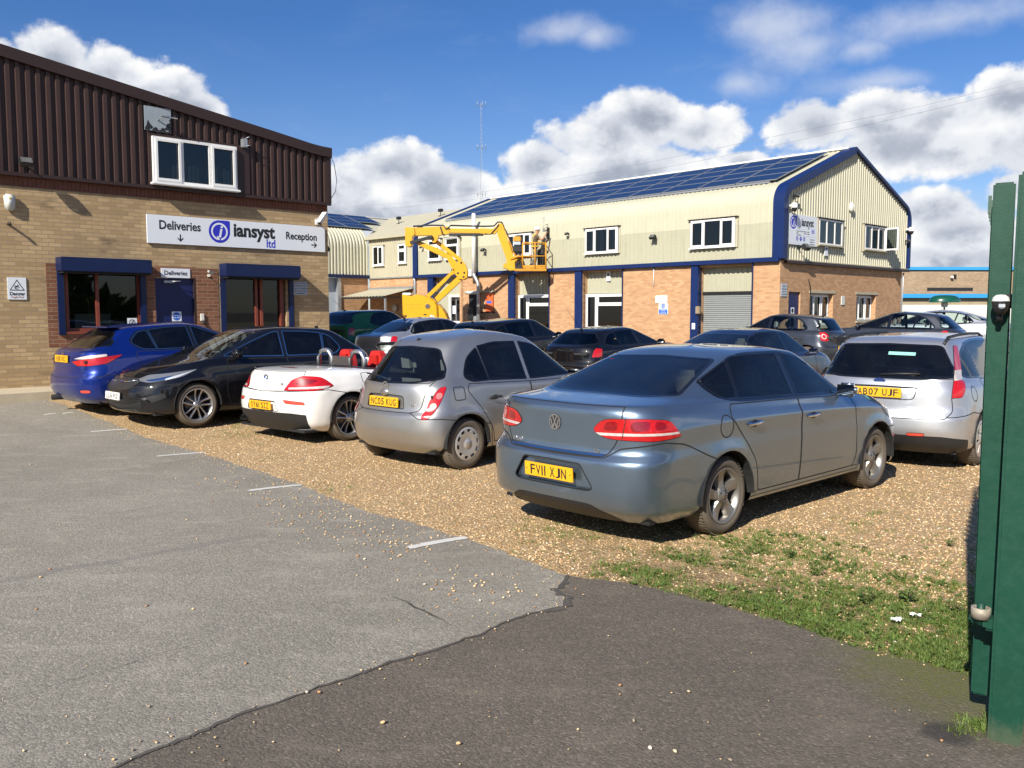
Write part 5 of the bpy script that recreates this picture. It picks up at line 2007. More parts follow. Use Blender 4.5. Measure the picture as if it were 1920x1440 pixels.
BB = empty('ribbed_curved_building', (MC.x, MC.y, 0), RZ, 'cream ribbed building with curved eaves and solar panels seen just right of the brick office', 'building')
mb = MB()
s2 = R(18)
prof2 = [(0, 3.78), (0, 5.30)]
for k in range(1, 9):
 a = (PI / 2 - s2) * k / 8
 prof2.append((1.0 - 1.0 * math.cos(a), 5.30 + 1.0 * math.sin(a)))
e2 = prof2[-1]
D2 = 4.2
prof2.append((D2, e2[1] + math.tan(s2) * (D2 - e2[0])))
n = len(prof2)
xs = []
k = 0
while -9 + k * .2 < .0:
 for d_, o in ((0, 0), (.25, 0), (.4, .045), (.75, .045), (.9, 0)):
  x = -9 + (k + d_) * .2
  if x <= 0: xs.append((x, o))
 k += 1
for i in range(n - 1):
 (p0, z0), (p1, z1) = prof2[i], prof2[i + 1]
 L_ = math.hypot(p1 - p0, z1 - z0)
 nx, nz = -(z1 - z0) / L_, (p1 - p0) / L_
 vs = []
 for (x, o) in xs:
  xx0 = x if z0 < 5.9 or x < -.1 else x
  vs += [(x, T0 + p0 + nx * o, z0 + nz * o), (x, T0 + p1 + nx * o, z1 + nz * o)]
 mb.add(vs, [(2 * q, 2 * q + 2, 2 * q + 3, 2 * q + 1) for q in range(len(xs) - 1)], M['cream'])
# the ridge runs on to the right behind the link roof
zr = prof2[-1][1]
mb.add([(-.02, T0 + e2[0], e2[1]), (5.5, T0 + e2[0], e2[1]), (5.5, T0 + D2, zr), (-.02, T0 + D2, zr)], [(0, 1, 2, 3)], M['cream'])
mb.build('roof_and_cladding', None, BB, recalc=False)
mb = MB(); mb.box(-9, 5.5, T0 + D2 - .12, T0 + D2 + .12, zr + .03, zr + .07, M['upvc']); mb.build('ridge_cap', None, BB)
mb = MB(); mb.bbox(-9, .04, T0 - .12, T0 + .05, 3.60, 3.78, M['navy'], .01); mb.build('blue_band', None, BB)
mb = MB()
mb.add([(-1.75, T0 + .06, .2), (0, T0 + .06, .2), (0, T0 + .06, 3.6), (-1.75, T0 + .06, 3.6)], [(0, 1, 2, 3)], M['orange'])
mb.build('brick_wall', None, BB, recalc=False)
mb = MB()
mb.box(-1.95, -1.75, T0 - .02, T0 + .3, .2, 3.6, M['grey_metal']); mb.box(-2.35, -1.95, T0 + .25, T0 + .3, .2, 3.6, M['sign_dull'])
mb.box(-9, -2.35, T0 + .8, T0 + .85, 2.5, 3.6, M['cream_dull'])
mb.build('door_frame', None, BB)
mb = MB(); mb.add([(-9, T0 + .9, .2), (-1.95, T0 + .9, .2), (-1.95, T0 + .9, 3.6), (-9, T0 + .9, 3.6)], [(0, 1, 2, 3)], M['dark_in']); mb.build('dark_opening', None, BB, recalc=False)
for r_ in range(4):
 for c_ in range(7):
  x = -5.0 + c_ * 1.64
  d = .35 + r_ * .84
  if r_ > 1 and False: continue
  p0 = Vector((x, T0 + e2[0] + math.cos(s2) * d, e2[1] + math.sin(s2) * d)) + Vector((0, -math.sin(s2), math.cos(s2))) * .12
  wp = MC + U * p0.x + W * p0.y + Vector((0, 0, p0.z))
  # do not run into the link building's roof
  if p0.z < 5.95 + .39 * (p0.x + .2) + .15 and p0.x > -.7: continue
  Rm = (Matrix.Rotation(RZ, 4, 'Z') @ Matrix.Rotation(s2, 4, 'X')).to_euler()
  o = solar_panel(wp, Rm, 'dark solar panel on the ribbed roof just right of the brick office', 'solar panels on the ribbed building')
  o.scale = (1, .86, 1)


def roof_lamp(s, tt, z, label):
 p = MC + U * s + W * tt
 t = empty('floodlight', (p.x, p.y, z), RZ, label, 'floodlight')
 mb = MB(); mb.tube([(0, 0, 0), (0, 0, .24)], .02, M['black_plastic'], 6); mb.bbox(-.1, .1, -.1, .1, -.01, .01, M['black_plastic'], .004); mb.build('stand', None, t)
 mb = MB(); mb.bbox(-.09, .09, -.14, .14, .22, .38, M['black_plastic'], .02); mb.build('lamp_head', None, t)


roof_lamp(2.3, 25.0, 6.75, 'black floodlight standing on the link roof, left one of the pair')
roof_lamp(2.9, 22.0, 6.98, 'black floodlight standing on the link roof, right one of the pair')

# ------------------------------------------------------------------ far brick building on the right
FB = empty('far_brick_building', (24.5, 60, .39), R(1), 'long low brown brick building with bright blue fascias far right', 'building')
M['sky_blue'] = mat('bright_blue_fascia', (.035, .30, .62), .45, var=.06)
mb = MB(); mb.add([(-12, 0, 0), (16, 0, 0), (16, 0, 4.25), (-12, 0, 4.25)], [(0, 1, 2, 3)], M['farbrick']); mb.box(-12, 16, .0, 9, 4.15, 4.25, M['far_ground']); mb.build('brick_wall', None, FB, recalc=False)
mb = MB(); mb.box(-12, 16, -.12, .1, 4.25, 4.46, M['sky_blue']); mb.build('fascia', None, FB)
mb = MB(); mb.box(3.85, 7.0, -.02, .1, 2.84, 3.06, M['dark_in']); mb.build('strip_window', None, FB)
mb = MB(); mb.bbox(5.6, 5.75, -.2, 0, 3.75, 3.95, M['black_plastic'], .02); mb.bbox(5.35, 5.5, -.3, -.1, 3.7, 3.85, M['white'], .02); mb.build('wall_lamp', None, FB)
FA = empty('far_annex', (23.5, 55, .39), R(1), 'flat roofed annex with a bright blue edge in front of the far brick building', 'building')
mb = MB(); mb.add([(-10, 0, 0), (16, 0, 0), (16, 0, 2.28), (-10, 0, 2.28)], [(0, 1, 2, 3)], mat('annex_render', (.36, .30, .19), .8, var=.2, vscale=1)); mb.build('wall', None, FA, recalc=False)
mb = MB(); mb.box(-10, 16, -.25, 5, 2.42, 2.46, M['far_ground']); mb.build('roof', None, FA)
mb = MB(); mb.box(-10, 16, -.3, -.2, 2.28, 2.53, M['sky_blue']); mb.build('fascia', None, FA)
WT = empty('white_trailer', (22.6, 47.0, .39), R(-4), 'long white trailer side parked before the far blue edged annex', 'trailer')
mb = MB(); mb.bbox(-1.75, 6.4, -.0, 2.2, .5, 1.78, M['offwhite'], .05); mb.build('body', None, WT)
mb = MB(); mb.box(-1.4, 6.1, .1, 2.0, .34, .5, M['black_plastic']); mb.lathe([(.1, .0), (.1, .34), (.35, .34), (.35, 0)], M['rubber'], 18, 'y', Matrix.Translation((3.8, 0, .34))); mb.lathe([(.1, .0), (.1, .34), (.35, .34), (.35, 0)], M['rubber'], 18, 'y', Matrix.Translation((1.2, 0, .34))); mb.build('chassis', None, WT)
M['dome_green'] = mat('green_dome', (.006, .075, .045), .3, coat=.5, var=.08)
GD = empty('domed_canopy', (19.7, 40, .39), 0, 'small dark green domed canopy on a post behind the cars at the right', 'canopy')
mb = MB()
n1, n2 = 24, 6
vs = []
for j in range(n2 + 1):
 b = PI / 2 * j / n2
 for k in range(n1):
  a = 2 * PI * k / n1
  vs.append((.70 * math.cos(b) ** .55 * math.cos(a), .5 * math.cos(b) ** .55 * math.sin(a), 1.84 + .33 * math.sin(b)))
mb.add(vs, [(j * n1 + k, j * n1 + (k + 1) % n1, (j + 1) * n1 + (k + 1) % n1, (j + 1) * n1 + k) for j in range(n2) for k in range(n1)], M['dome_green'], True)
mb.build('dome', None, GD)
mb = MB(); mb.tube([(0, 0, 0), (0, 0, 1.75)], .04, M['grey_metal'], 8); mb.bbox(-.12, .12, -.1, .1, 1.62, 1.86, M['white'], .03); mb.build('post', None, GD)

# ------------------------------------------------------------------ mast and overhead wires
MS = empty('lattice_mast', (-10.4, 300, 0), 0, 'very tall thin lattice mast rising behind the roofs into the clouds', 'mast')
mb = MB()
H_ = 71.8
for k in range(3):
 a = 2 * PI * k / 3
 mb.tube([(.36 * math.cos(a), .36 * math.sin(a), 0), (.30 * math.cos(a), .30 * math.sin(a), H_)], .03, M['grey_metal'], 5)
for j in range(52):
 for k in range(3):
  a, b = 2 * PI * k / 3, 2 * PI * (k + 1) / 3
  mb.tube([(.34 * math.cos(a), .34 * math.sin(a), j * H_ / 52), (.34 * math.cos(b), .34 * math.sin(b), (j + 1) * H_ / 52)], .015, M['grey_metal'], 4, cap=False)
mb.build('lattice', None, MS)
for zc in (57.0, 71.0, 41.5):
 mb = MB()
 for k in range(5):
  a = k * 1.26
  mb.tube([(0, 0, zc), (1.5 * math.cos(a), 1.5 * math.sin(a), zc + .1)], .035, M['grey_metal'], 4)
  mb.tube([(1.5 * math.cos(a), 1.5 * math.sin(a), zc - .8), (1.5 * math.cos(a), 1.5 * math.sin(a), zc + 1.1)], .07, M['grey_metal'], 5)
 mb.build('aerial_cluster', None, MS)
for i, (pts, lb) in enumerate([
  ([(560, 392, 170), (760, 380, 160), (900, 361, 150), (1150, 317, 130), (1480, 250, 112), (1700, 205, 100), (1920, 150, 92), (2200, 70, 85)], 'upper overhead power cable crossing the clouds'),
  ([(560, 400, 170), (760, 388, 160), (1000, 358, 142), (1340, 296, 120), (1600, 240, 106), (1760, 203, 98), (1920, 163, 92), (2200, 90, 85)], 'lower overhead power cable crossing the clouds')]):
 P3 = []
 for (x, y, Y) in pts:
  r = px_ray(x, y)
  P3.append(Vector((r.x * Y / r.y, Y, CAM_H + r.z * Y / r.y)))
 # smooth sag through the points
 fine = []
 for k in range(len(P3) - 1):
  p0, p1, p2, p3 = P3[max(k - 1, 0)], P3[k], P3[k + 1], P3[min(k + 2, len(P3) - 1)]
  for q in range(6):
   t = q / 6
   fine.append(.5 * ((2 * p1) + (p2 - p0) * t + (2 * p0 - 5 * p1 + 4 * p2 - p3) * t * t + (3 * p1 - p0 - 3 * p2 + p3) * t ** 3))
 fine.append(P3[-1])
 mb = MB(); mb.tube(fine, .017, M['grey_metal'], 5)
 tag(mb.build('power_line', None), lb, 'power line')
mb = MB()
c0 = LC + U * .02 + N1 * .1
mb.tube([(c0.x, c0.y, 5.4), (c0.x + .10, c0.y, 5.2), (c0.x + .16, c0.y, 4.8), (c0.x + .12, c0.y, 4.55), (c0.x + .02, c0.y, 4.4)], .008, M['black_plastic'], 5)
tag(mb.build('loose_cable', None), 'thin loose cable hanging off the right corner of the brown cladding', 'cable')
for (s, z, y_, lb) in ((.30, 3.55, .0, 'dim floodlight behind the right corner of the brick office'),):
 p = LC + U * .12 + W * .6
 t = empty('floodlight', (p.x, p.y, 3.30), RZ + PI / 2, lb, 'floodlight')
 floodlight(t, 1.1, arm=.14)

# ------------------------------------------------------------------ green gate post and gate leaf
def gate_paint():
 m, nt, b = new_mat('gate_green')
 g = nt.new('ShaderNodeTexCoord').outputs['Object']
 n = nt.noise(g, 5, 5, .6)
 n2 = nt.noise(g, 26, 5, .7)
 n3 = nt.noise(nt.vmath('MULTIPLY', g, (1, 1, .5)), 13, 6, .75)
 col = nt.mix(nt.maprange(n, .3, .7), (.005, .048, .029), (.007, .062, .037))
 col = nt.mix(nt.maprange(n2, .50, .75, 0, .35), col, (.014, .075, .05))
 chip = nt.maprange(n3, .69, .70, 0, .7)
 col = nt.mix(chip, col, (.32, .36, .30))
 z = nt.sep(g)[2]
 dirt = nt.math('MULTIPLY', nt.maprange(nt.math('ADD', z, nt.math('MULTIPLY', n2, -.12)), -.04, .05, .6, 0), 1.0, clamp=True)
 col = nt.mix(dirt, col, (.09, .10, .06))
 nt.put(b.inputs['Base Color'], col)
 nt.put(b.inputs['Roughness'], nt.maprange(n2, .3, .7, .38, .55))
 b.inputs['Specular IOR Level'].default_value = .4
 bn = nt.new('ShaderNodeBump'); bn.inputs['Strength'].default_value = .25; bn.inputs['Distance'].default_value = .002
 nt.put(bn.inputs['Height'], nt.noise(g, 180, 3, .6)); nt.link(bn.outputs[0], b.inputs['Normal'])
 return m


M['gate'] = gate_paint()
# unseen foliage band added behind the camera to darken reflections in paint and glass
rg = random.Random(8)
mb = MB()
for k in range(2600):
 a = R(rg.uniform(95, 265))
 d = rg.uniform(27, 36)
 hh = 5.5 + 2.2 * math.sin(a * 7) + 1.4 * math.sin(a * 17 + 1)
 p = Vector((d * math.sin(a), d * math.cos(a), rg.random() ** .7 * hh))
 u_ = Vector((rg.uniform(-1, 1), rg.uniform(-1, 1), rg.uniform(-1, 1))).normalized() * rg.uniform(.5, 1.3)
 v_ = u_.cross(Vector((rg.uniform(-1, 1), rg.uniform(-1, 1), rg.uniform(-1, 1)))).normalized() * rg.uniform(.4, 1.0)
 mb.add([p - u_, p - v_ * .8, p + u_, p + v_], [(0, 1, 2, 3)], M['weed'])
tag(mb.build('added_hedge', M['weed'], recalc=False), kind='stuff')
gp_ = empty('gate_post', (2.078, 3.552, 0), R(-32), 'thick dark green square gate post at the right edge', 'gate post')
gp_.rotation_euler[1] = R(.5)
mb = MB(); mb.bbox(-.064, .064, -.064, .064, -.1, 2.345, M['gate'], .012); mb.build('post', None, gp_)
mb = MB(); mb.bbox(-.0, .14, -.035, .055, 2.30, 2.345, M['gate'], .01); mb.build('cap', None, gp_)
mb = MB(); mb.bbox(-.105, -.055, -.03, .05, .455, .505, M['gate'], .012)
mb.bbox(-.16, -.06, .0, .07, .47, .50, M['gate'], .01); mb.build('hinge_bracket', None, gp_)
mb = MB(); mb.lathe([(.50, .026), (.50, .038), (.545, .038), (.545, .026), (.50, .026)], mat('worn_steel_ring', (.36, .32, .25), .6, metal=.3, var=.3, vscale=40), 20, 'z', Matrix.Translation((-.115, -.0, 0)))
mb.tube([(-.115, 0, .47), (-.115, 0, .565)], .017, M['gate'], 12); mb.build('hinge_pin', None, gp_)
GA = R(60.5)
gl_ = empty('gate_leaf', (2.092, 3.770, .0), GA, 'open green steel gate leaf with pointed pales seen end on', 'gate')
mb = MB(); mb.bbox(-.035, .035, -.042, .042, .10, 2.335, M['gate'], .008); mb.build('stile', None, gl_)
for z in (.32, 1.86):
 mb = MB(); mb.bbox(.035, 2.6, -.03, .03, z, z + .06, M['gate'], .006); mb.build('rail', None, gl_)
mb = MB(); mb.bbox(2.6, 2.67, -.035, .035, .10, 2.2, M['gate'], .008); mb.build('end_stile', None, gl_)
for k in range(14):
 x = .12 + k * .18
 mb = MB()
 mb.prism([(x - .03, .16), (x + .03, .16), (x + .03, 2.14), (x + .012, 2.25), (x, 2.19), (x - .012, 2.25), (x - .03, 2.14)], .036, .048, 'xz', M['gate'])
 mb.prism([(x - .012, 2.22), (x + .012, 2.22), (x + .004, 2.30), (x - .004, 2.30)], .048, .062, 'xz', M['gate'])
 mb.build('pale', None, gl_)
ps = empty('gate_sensor', (2.056, 3.705, 1.835), R(-20), 'black motion sensor with a pale domed top on the green gate', 'sensor')
mb = MB()
mb.lathe([(.028, .0), (.026, .018), (.016, .030), (.0, .034)], M['offwhite'], 20, 'z', Matrix.Translation((0, -.03, 0))); mb.build('cap', None, ps)
mb = MB(); mb.lathe([(.0, .034), (-.012, .033), (-.035, .028), (-.055, .014), (-.06, 0)], M['black_plastic'], 20, 'z', Matrix.Translation((0, -.03, 0)))
mb.bbox(.0, .075, -.02, .04, -.03, .03, M['black_plastic'], .01); mb.tube([(0, -.02, -.05), (.0, -.01, -.085)], .012, M['black_plastic'], 8); mb.build('body', None, ps)
mb = MB(); mb.bbox(-.012, .012, -.066, -.055, -.03, -.008, M['sign_dull'], .004); mb.build('lens', None, ps)

# ------------------------------------------------------------------ yellow boom lift
M['boom'] = mat('boom_yellow', (.68, .365, .010), .38, streak=.35, var=.07, vscale=3, coat=.3, dirt=0)
M['boom_or'] = mat('basket_orange_yellow', (.60, .28, .02), .45, var=.12, vscale=6)
BL = empty('boom_lift', (-3.66, 37.7, .39), R(-1.2), 'yellow articulated boom lift reaching its basket to the cream wall', 'boom lift')
ZB = .39


def bq(x, z): return (x, z - ZB)


def plate(name, pts, y0, y1, m=None, parent=BL, bev=.015):
 bm = bmesh.new()
 vs = [bm.verts.new((x, y0, z - ZB)) for x, z in pts]
 f = bm.faces.new(vs)
 r = bmesh.ops.extrude_face_region(bm, geom=[f])
 for v in [g for g in r['geom'] if isinstance(g, bmesh.types.BMVert)]:
  v.co.y = y1
 bmesh.ops.recalc_face_normals(bm, faces=bm.faces)
 if bev:
  bmesh.ops.bevel(bm, geom=bm.edges[:], offset=bev, segments=2, affect='EDGES')
 mb = MB(); mb.from_bm(bm, m or M['boom']); bm.free()
 return mb.build(name, None, parent)


def beam(name, a, b, w, y0, y1, m=None, parent=BL, w2=None):
 a, b = Vector(a), Vector(b)
 d = (b - a).normalized(); n = Vector((-d.y, d.x))
 w2 = w2 or w
 return plate(name, [tuple(a + n * w / 2), tuple(a - n * w / 2), tuple(b - n * w2 / 2), tuple(b + n * w2 / 2)], y0, y1, m, parent)


hood = [(-1.0, 2.50), (-.93, 2.56), (-.75, 2.50), (-.57, 2.47), (-.39, 2.55), (-.1, 2.50), (.22, 2.40), (.45, 2.24), (.55, 2.02), (.57, 1.45), (-.80, 1.45), (-.98, 1.66)]
bm = bmesh.new()
rings = []
for y, k in ((-.62, .90), (-.55, .97), (-.40, 1.0), (.35, 1.0), (.55, .9)):
 rings.append([bm.verts.new(((x + .2) * k - .2, y, (z - 1.9) * k + 1.9 - ZB)) for x, z in hood])
bm.faces.new(rings[0]); bm.faces.new(list(reversed(rings[-1])))
for a, b in zip(rings[:-1], rings[1:]):
 for i in range(len(hood)):
  bm.faces.new((a[i], b[i], b[(i + 1) % len(hood)], a[(i + 1) % len(hood)]))
bmesh.ops.recalc_face_normals(bm, faces=bm.faces)
mb = MB(); mb.from_bm(bm, M['boom']); bm.free(); mb.build('engine_hood', None, BL)
bm = bmesh.new()
nose = [(.56, 2.15), (.74, 1.95), (.88, 1.72), (.97, 1.50), (.95, 1.38), (.56, 1.38)]
rings = []
for y, k in ((-.50, .86), (-.35, .97), (.3, 1.0)):
 rings.append([bm.verts.new(((x - .5) * k + .5, y, (z - 1.7) * k + 1.7 - ZB)) for x, z in nose])
bm.faces.new(rings[0]); bm.faces.new(list(reversed(rings[-1])))
for a, b in zip(rings[:-1], rings[1:]):
 for i in range(len(nose)):
  bm.faces.new((a[i], b[i], b[(i + 1) % len(nose)], a[(i + 1) % len(nose)]))
bmesh.ops.recalc_face_normals(bm, faces=bm.faces)
mb = MB(); mb.from_bm(bm, M['boom']); bm.free(); mb.build('nose_cover', None, BL)
mb = MB()
mb.lathe([(-.61, .125), (-.625, .125), (-.625, .10)], M['boom_or'], 20, 'y', Matrix.Translation((.11, 0, 2.03 - ZB)))
mb.lathe([(-.622, .0), (-.622, .10)], M['mid_in'], 20, 'y', Matrix.Translation((.11, 0, 2.03 - ZB)))
mb.build('hood_vent', None, BL)
mb = MB()
pl = lambda u, z, o: (u, -.622 - o, z - ZB)
for k in range(9):
 flat_poly(mb, [(-.86 + k * .085, 2.10), (-.80 + k * .085, 2.10), (-.80 + k * .085, 2.13), (-.86 + k * .085, 2.13)], pl, .001, M['boom_or'])
 if k < 7: flat_poly(mb, [(-.78 + k * .085, 1.93), (-.72 + k * .085, 1.93), (-.72 + k * .085, 1.955), (-.78 + k * .085, 1.955)], pl, .001, M['boom_or'])
flat_poly(mb, disc_pts(-.47, 2.035, .03, 10), pl, .001, M['boom_or'])
for (x, z, w, h, m) in ((-.82, 1.62, .09, .07, 'ink'), (.0, 1.68, .13, .05, 'ink'), (.26, 1.63, .10, .07, 'sign_white'), (.36, 1.60, .05, .06, 'sign_white')):
 flat_poly(mb, [(x - w / 2, z - h / 2), (x + w / 2, z - h / 2), (x + w / 2, z + h / 2), (x - w / 2, z + h / 2)], pl, .0015, M[m])
mb.build('decal', None, BL, recalc=False)
mb = MB(); mb.bbox(-.97, -.62, -.5, .3, 2.50 - ZB, 2.60 - ZB, M['sign_white'], .02); mb.build('top_tray', None, BL)
# chassis and wheels hidden mostly behind the parked cars
mb = MB(); mb.bbox(-1.1, 1.3, -.55, .55, .45, .85, M['boom'], .04); mb.lathe([(.85, .38), (1.08, .38)], M['black_plastic'], 20, 'z'); mb.build('chassis', None, BL)
for sx in (-.85, 1.05):
 for sy in (-.72, .72):
  mb = MB(); mb.lathe([(-.13, .0), (-.13, .22), (-.12, .36), (-.09, .40), (.09, .40), (.12, .36), (.13, .22), (.13, 0)], M['rubber'], 24, 'y', Matrix.Translation((sx, sy, .40))); mb.lathe([(-.135, 0), (-.135, .2)], M['white'], 16, 'y', Matrix.Translation((sx, sy, .40))); mb.build('wheel', None, BL)
# lower riser arms, knee, upper riser arms
beam('lower_riser', (.43, 2.30), (1.56, 3.34), .25, -.10, .12)
beam('lower_link', (.02, 2.45), (1.22, 3.58), .17, .16, .30)
beam('lift_cylinder', (.28, 2.42), (1.12, 3.36), .09, .02, .14, M['black_plastic'])
beam('cylinder_rod', (.85, 3.05), (1.10, 3.68), .045, .22, .28, M['chrome'])
plate('knee_plate', [(1.40, 3.98), (1.53, 3.97), (1.68, 3.82), (1.78, 3.52), (1.75, 3.25), (1.62, 3.16), (1.40, 3.20), (1.22, 3.42), (1.20, 3.70)], -.18, -.12)
plate('knee_plate', [(1.40, 3.98), (1.53, 3.97), (1.68, 3.82), (1.78, 3.52), (1.75, 3.25), (1.62, 3.16), (1.40, 3.20), (1.22, 3.42), (1.20, 3.70)], .30, .36)
plate('knee_cap', [(1.53, 3.96), (1.68, 3.82), (1.78, 3.52), (1.75, 3.25), (1.70, 3.26), (1.72, 3.52), (1.63, 3.78), (1.50, 3.92)], -.12, .30)
mb = MB()
for (x, z) in ((1.36, 3.44), (1.63, 3.46), (1.50, 3.88), (1.60, 3.28)):
 mb.lathe([(-.20, 0), (-.20, .04), (-.18, .045)], M['black_plastic'], 12, 'y', Matrix.Translation((x, 0, z - ZB)))
mb.build('pivot_pin', None, BL)
plate('upper_riser', [(-.42, 4.86), (-.40, 4.66), (.9, 4.04), (1.12, 3.60), (1.32, 3.66), (1.30, 3.92), (1.05, 4.20), (.5, 4.50)], -.10, .10)
beam('upper_link', (.18, 4.98), (1.48, 3.98), .17, .16, .28)
beam('link_cylinder', (-.66, 4.72), (.30, 4.98), .13, -.26, -.12, M['black_plastic'])
plate('mast_head', [(-.88, 5.38), (-.48, 5.36), (-.46, 5.06), (-.58, 4.98), (-.60, 4.60), (-.70, 4.55), (-.88, 4.58)], -.16, .32)
plate('main_boom', [(-.60, 5.36), (.95, 5.42), (1.02, 5.10), (.55, 5.04), (-.60, 5.02)], -.10, .18)
plate('boom_bracket', [(.16, 5.05), (.55, 5.05), (.50, 4.84), (.38, 4.72), (.28, 4.74)], -.12, .20)
beam('telescopic_section', (.95, 5.24), (2.55, 5.21), .19, -.06, .14)
beam('boom_cylinder', (.98, 5.06), (2.45, 5.06), .10, -.18, -.07, M['black_plastic'])
plate('boom_nose', [(2.30, 5.34), (2.85, 5.30), (3.05, 5.45), (3.10, 5.28), (2.95, 5.10), (2.32, 5.06)], -.10, .18)
mb = MB()
mb.tube([bp for bp in [(-.55, -.02, 5.43 - ZB), (.2, -.03, 5.47 - ZB), (.75, -.05, 5.46 - ZB), (.86, -.12, 5.30 - ZB), (.98, -.12, 5.36 - ZB), (1.05, -.05, 5.46 - ZB), (2.5, -.04, 5.42 - ZB), (2.9, -.03, 5.44 - ZB), (3.05, 0, 5.60 - ZB), (3.22, 0, 5.60 - ZB), (3.32, 0, 5.40 - ZB)]], .035, M['black_plastic'], 7)
mb.tube([(.62, -.13, 5.40 - ZB), (.70, -.14, 5.12 - ZB), (.80, -.14, 5.02 - ZB)], .03, M['black_plastic'], 7)
mb.tube([(2.5, -.12, 5.1 - ZB), (2.75, -.13, 5.08 - ZB), (3.0, -.12, 5.35 - ZB), (3.1, -.1, 5.5 - ZB)], .022, M['black_plastic'], 6)
mb.build('hose', None, BL)
plate('fly_jib', [(2.98, 5.42), (3.12, 5.56), (3.26, 5.52), (3.32, 5.35), (3.75, 4.10), (3.78, 3.72), (3.50, 3.66), (3.42, 4.05), (3.06, 5.02)], -.08, .02, bev=.02)
plate('fly_jib_rod', [(3.36, 5.28), (3.42, 5.28), (3.84, 4.12), (3.78, 4.08)], .04, .10, M['boom_or'])
mb = MB(); mb.tube([(3.24, .05, 5.5 - ZB), (3.42, .06, 5.2 - ZB), (3.86, .06, 4.15 - ZB), (3.95, .05, 3.98 - ZB), (4.05, 0, 4.10 - ZB)], .03, M['black_plastic'], 6); mb.build('jib_hose', None, BL)
plate('jib_foot', [(3.30, 3.82), (3.50, 3.90), (3.62, 4.10), (3.90, 4.14), (3.92, 4.02), (3.78, 3.90), (3.80, 3.56), (3.55, 3.54), (3.42, 3.64), (3.28, 3.64)], -.14, .16)
plate('rotator', [(3.80, 3.98), (4.06, 3.95), (4.10, 3.62), (3.80, 3.58)], -.10, .20, M['black_plastic'])
# basket
x0b, x1b, y0b, y1b, zf = 4.12, 5.10, -.40, .42, 3.62
mb = MB(); mb.bbox(x0b - .35, x1b + .03, y0b, y1b, zf - .10 - ZB, zf - .01 - ZB, M['boom_or'], .01); mb.build('basket_floor', None, BL)
mb = MB()
for x in (x0b, (x0b + x1b) / 2 + .03, x1b):
 for y in (y0b, y1b):
  mb.tube([(x, y, zf - ZB), (x, y, zf + 1.08 - ZB)], .028, M['boom_or'], 7)
for z in (.08, .52, 1.08):
 mb.tube([(x0b, y0b, zf + z - ZB), (x1b, y0b, zf + z - ZB), (x1b, y1b, zf + z - ZB), (x0b, y1b, zf + z - ZB), (x0b, y0b, zf + z - ZB)], .024, M['boom_or'], 7)
mb.box(x0b, x1b, y0b - .01, y0b + .01, zf - ZB, zf + .14 - ZB, M['boom_or'])
mb.build('basket_rail', None, BL)
mb = MB()
mb.bbox(3.72, 4.05, y0b - .06, y0b + .22, 4.86 - ZB - .12, 4.86 - ZB + .10, M['boom_or'], .03)
mb.bbox(3.74, 4.04, y0b - .05, y0b + .2, 4.60 - ZB, 4.75 - ZB, M['sign_dull'], .02)
mb.bbox(3.70, 4.12, y0b + .02, y0b + .2, 4.30 - ZB, 4.60 - ZB, M['black_plastic'], .04)
mb.build('control_box', None, BL)
rr = random.Random(4)
mb = MB()
for k in range(9):
 a = Vector((rr.uniform(3.7, 4.1), rr.uniform(-.2, .2), rr.uniform(4.2, 4.6) - ZB)); b = Vector((rr.uniform(3.75, 4.2), rr.uniform(-.2, .2), rr.uniform(3.7, 4.1) - ZB))
 c = (a + b) / 2 + Vector((rr.uniform(-.12, .16), rr.uniform(-.1, .1), -.08))
 mb.tube([a, c, b], .016, M['black_plastic'] if k % 3 else M['boom_or'], 5)
mb.tube([(3.6, -.1, 4.0 - ZB), (3.9, -.2, 4.15 - ZB), (4.12, -.2, 4.12 - ZB)], .05, M['boom_or'], 7)
mb.build('basket_hose', None, BL)
mb = MB(); mb.bbox(4.75, 4.98, y1b - .25, y1b - .04, zf - ZB, zf + .85 - ZB, mat('dark_tool_bag', (.05, .055, .06), .8), .03)
tb = mb.build('tool_bag', None); tb.location = (-3.66, 37.7, .39); tb.rotation_euler = (0, 0, R(-1.2)); tag(tb, 'tall dark bag standing inside the yellow basket', 'bag')


# ------------------------------------------------------------------ worker in the basket
def skin_body(name, joints, bones, parent, mats_fn, levels=2):
 """joints: name -> (pos, radius); bones: pairs; one continuous surface"""
 me = bpy.data.meshes.new(name)
 names = list(joints)
 me.from_pydata([joints[n][0] for n in names], [(names.index(a), names.index(b)) for a, b in bones], [])
 o = bpy.data.objects.new(name, me)
 C.objects.link(o)
 sk = o.modifiers.new('skin', 'SKIN')
 for i, n in enumerate(names):
  r = joints[n][1]
  me.skin_vertices[0].data[i].radius = (r, r) if not isinstance(r, tuple) else r
  me.skin_vertices[0].data[i].use_root = (i == 0)
 sk.use_smooth_shade = True
 sb = o.modifiers.new('sub', 'SUBSURF'); sb.levels = levels; sb.render_levels = levels
 bpy.context.view_layer.update()
 dg = bpy.context.evaluated_depsgraph_get()
 m2 = bpy.data.meshes.new_from_object(o.evaluated_get(dg))
 bpy.data.objects.remove(o)
 ms, fn = mats_fn
 m2.materials.clear()
 for k in ms: m2.materials.append(k)
 for p in m2.polygons:
  p.material_index = fn(p.center)
  p.use_smooth = True
 ob = bpy.data.objects.new(name, m2)
 C.objects.link(ob)
 ob.parent = parent
 return ob


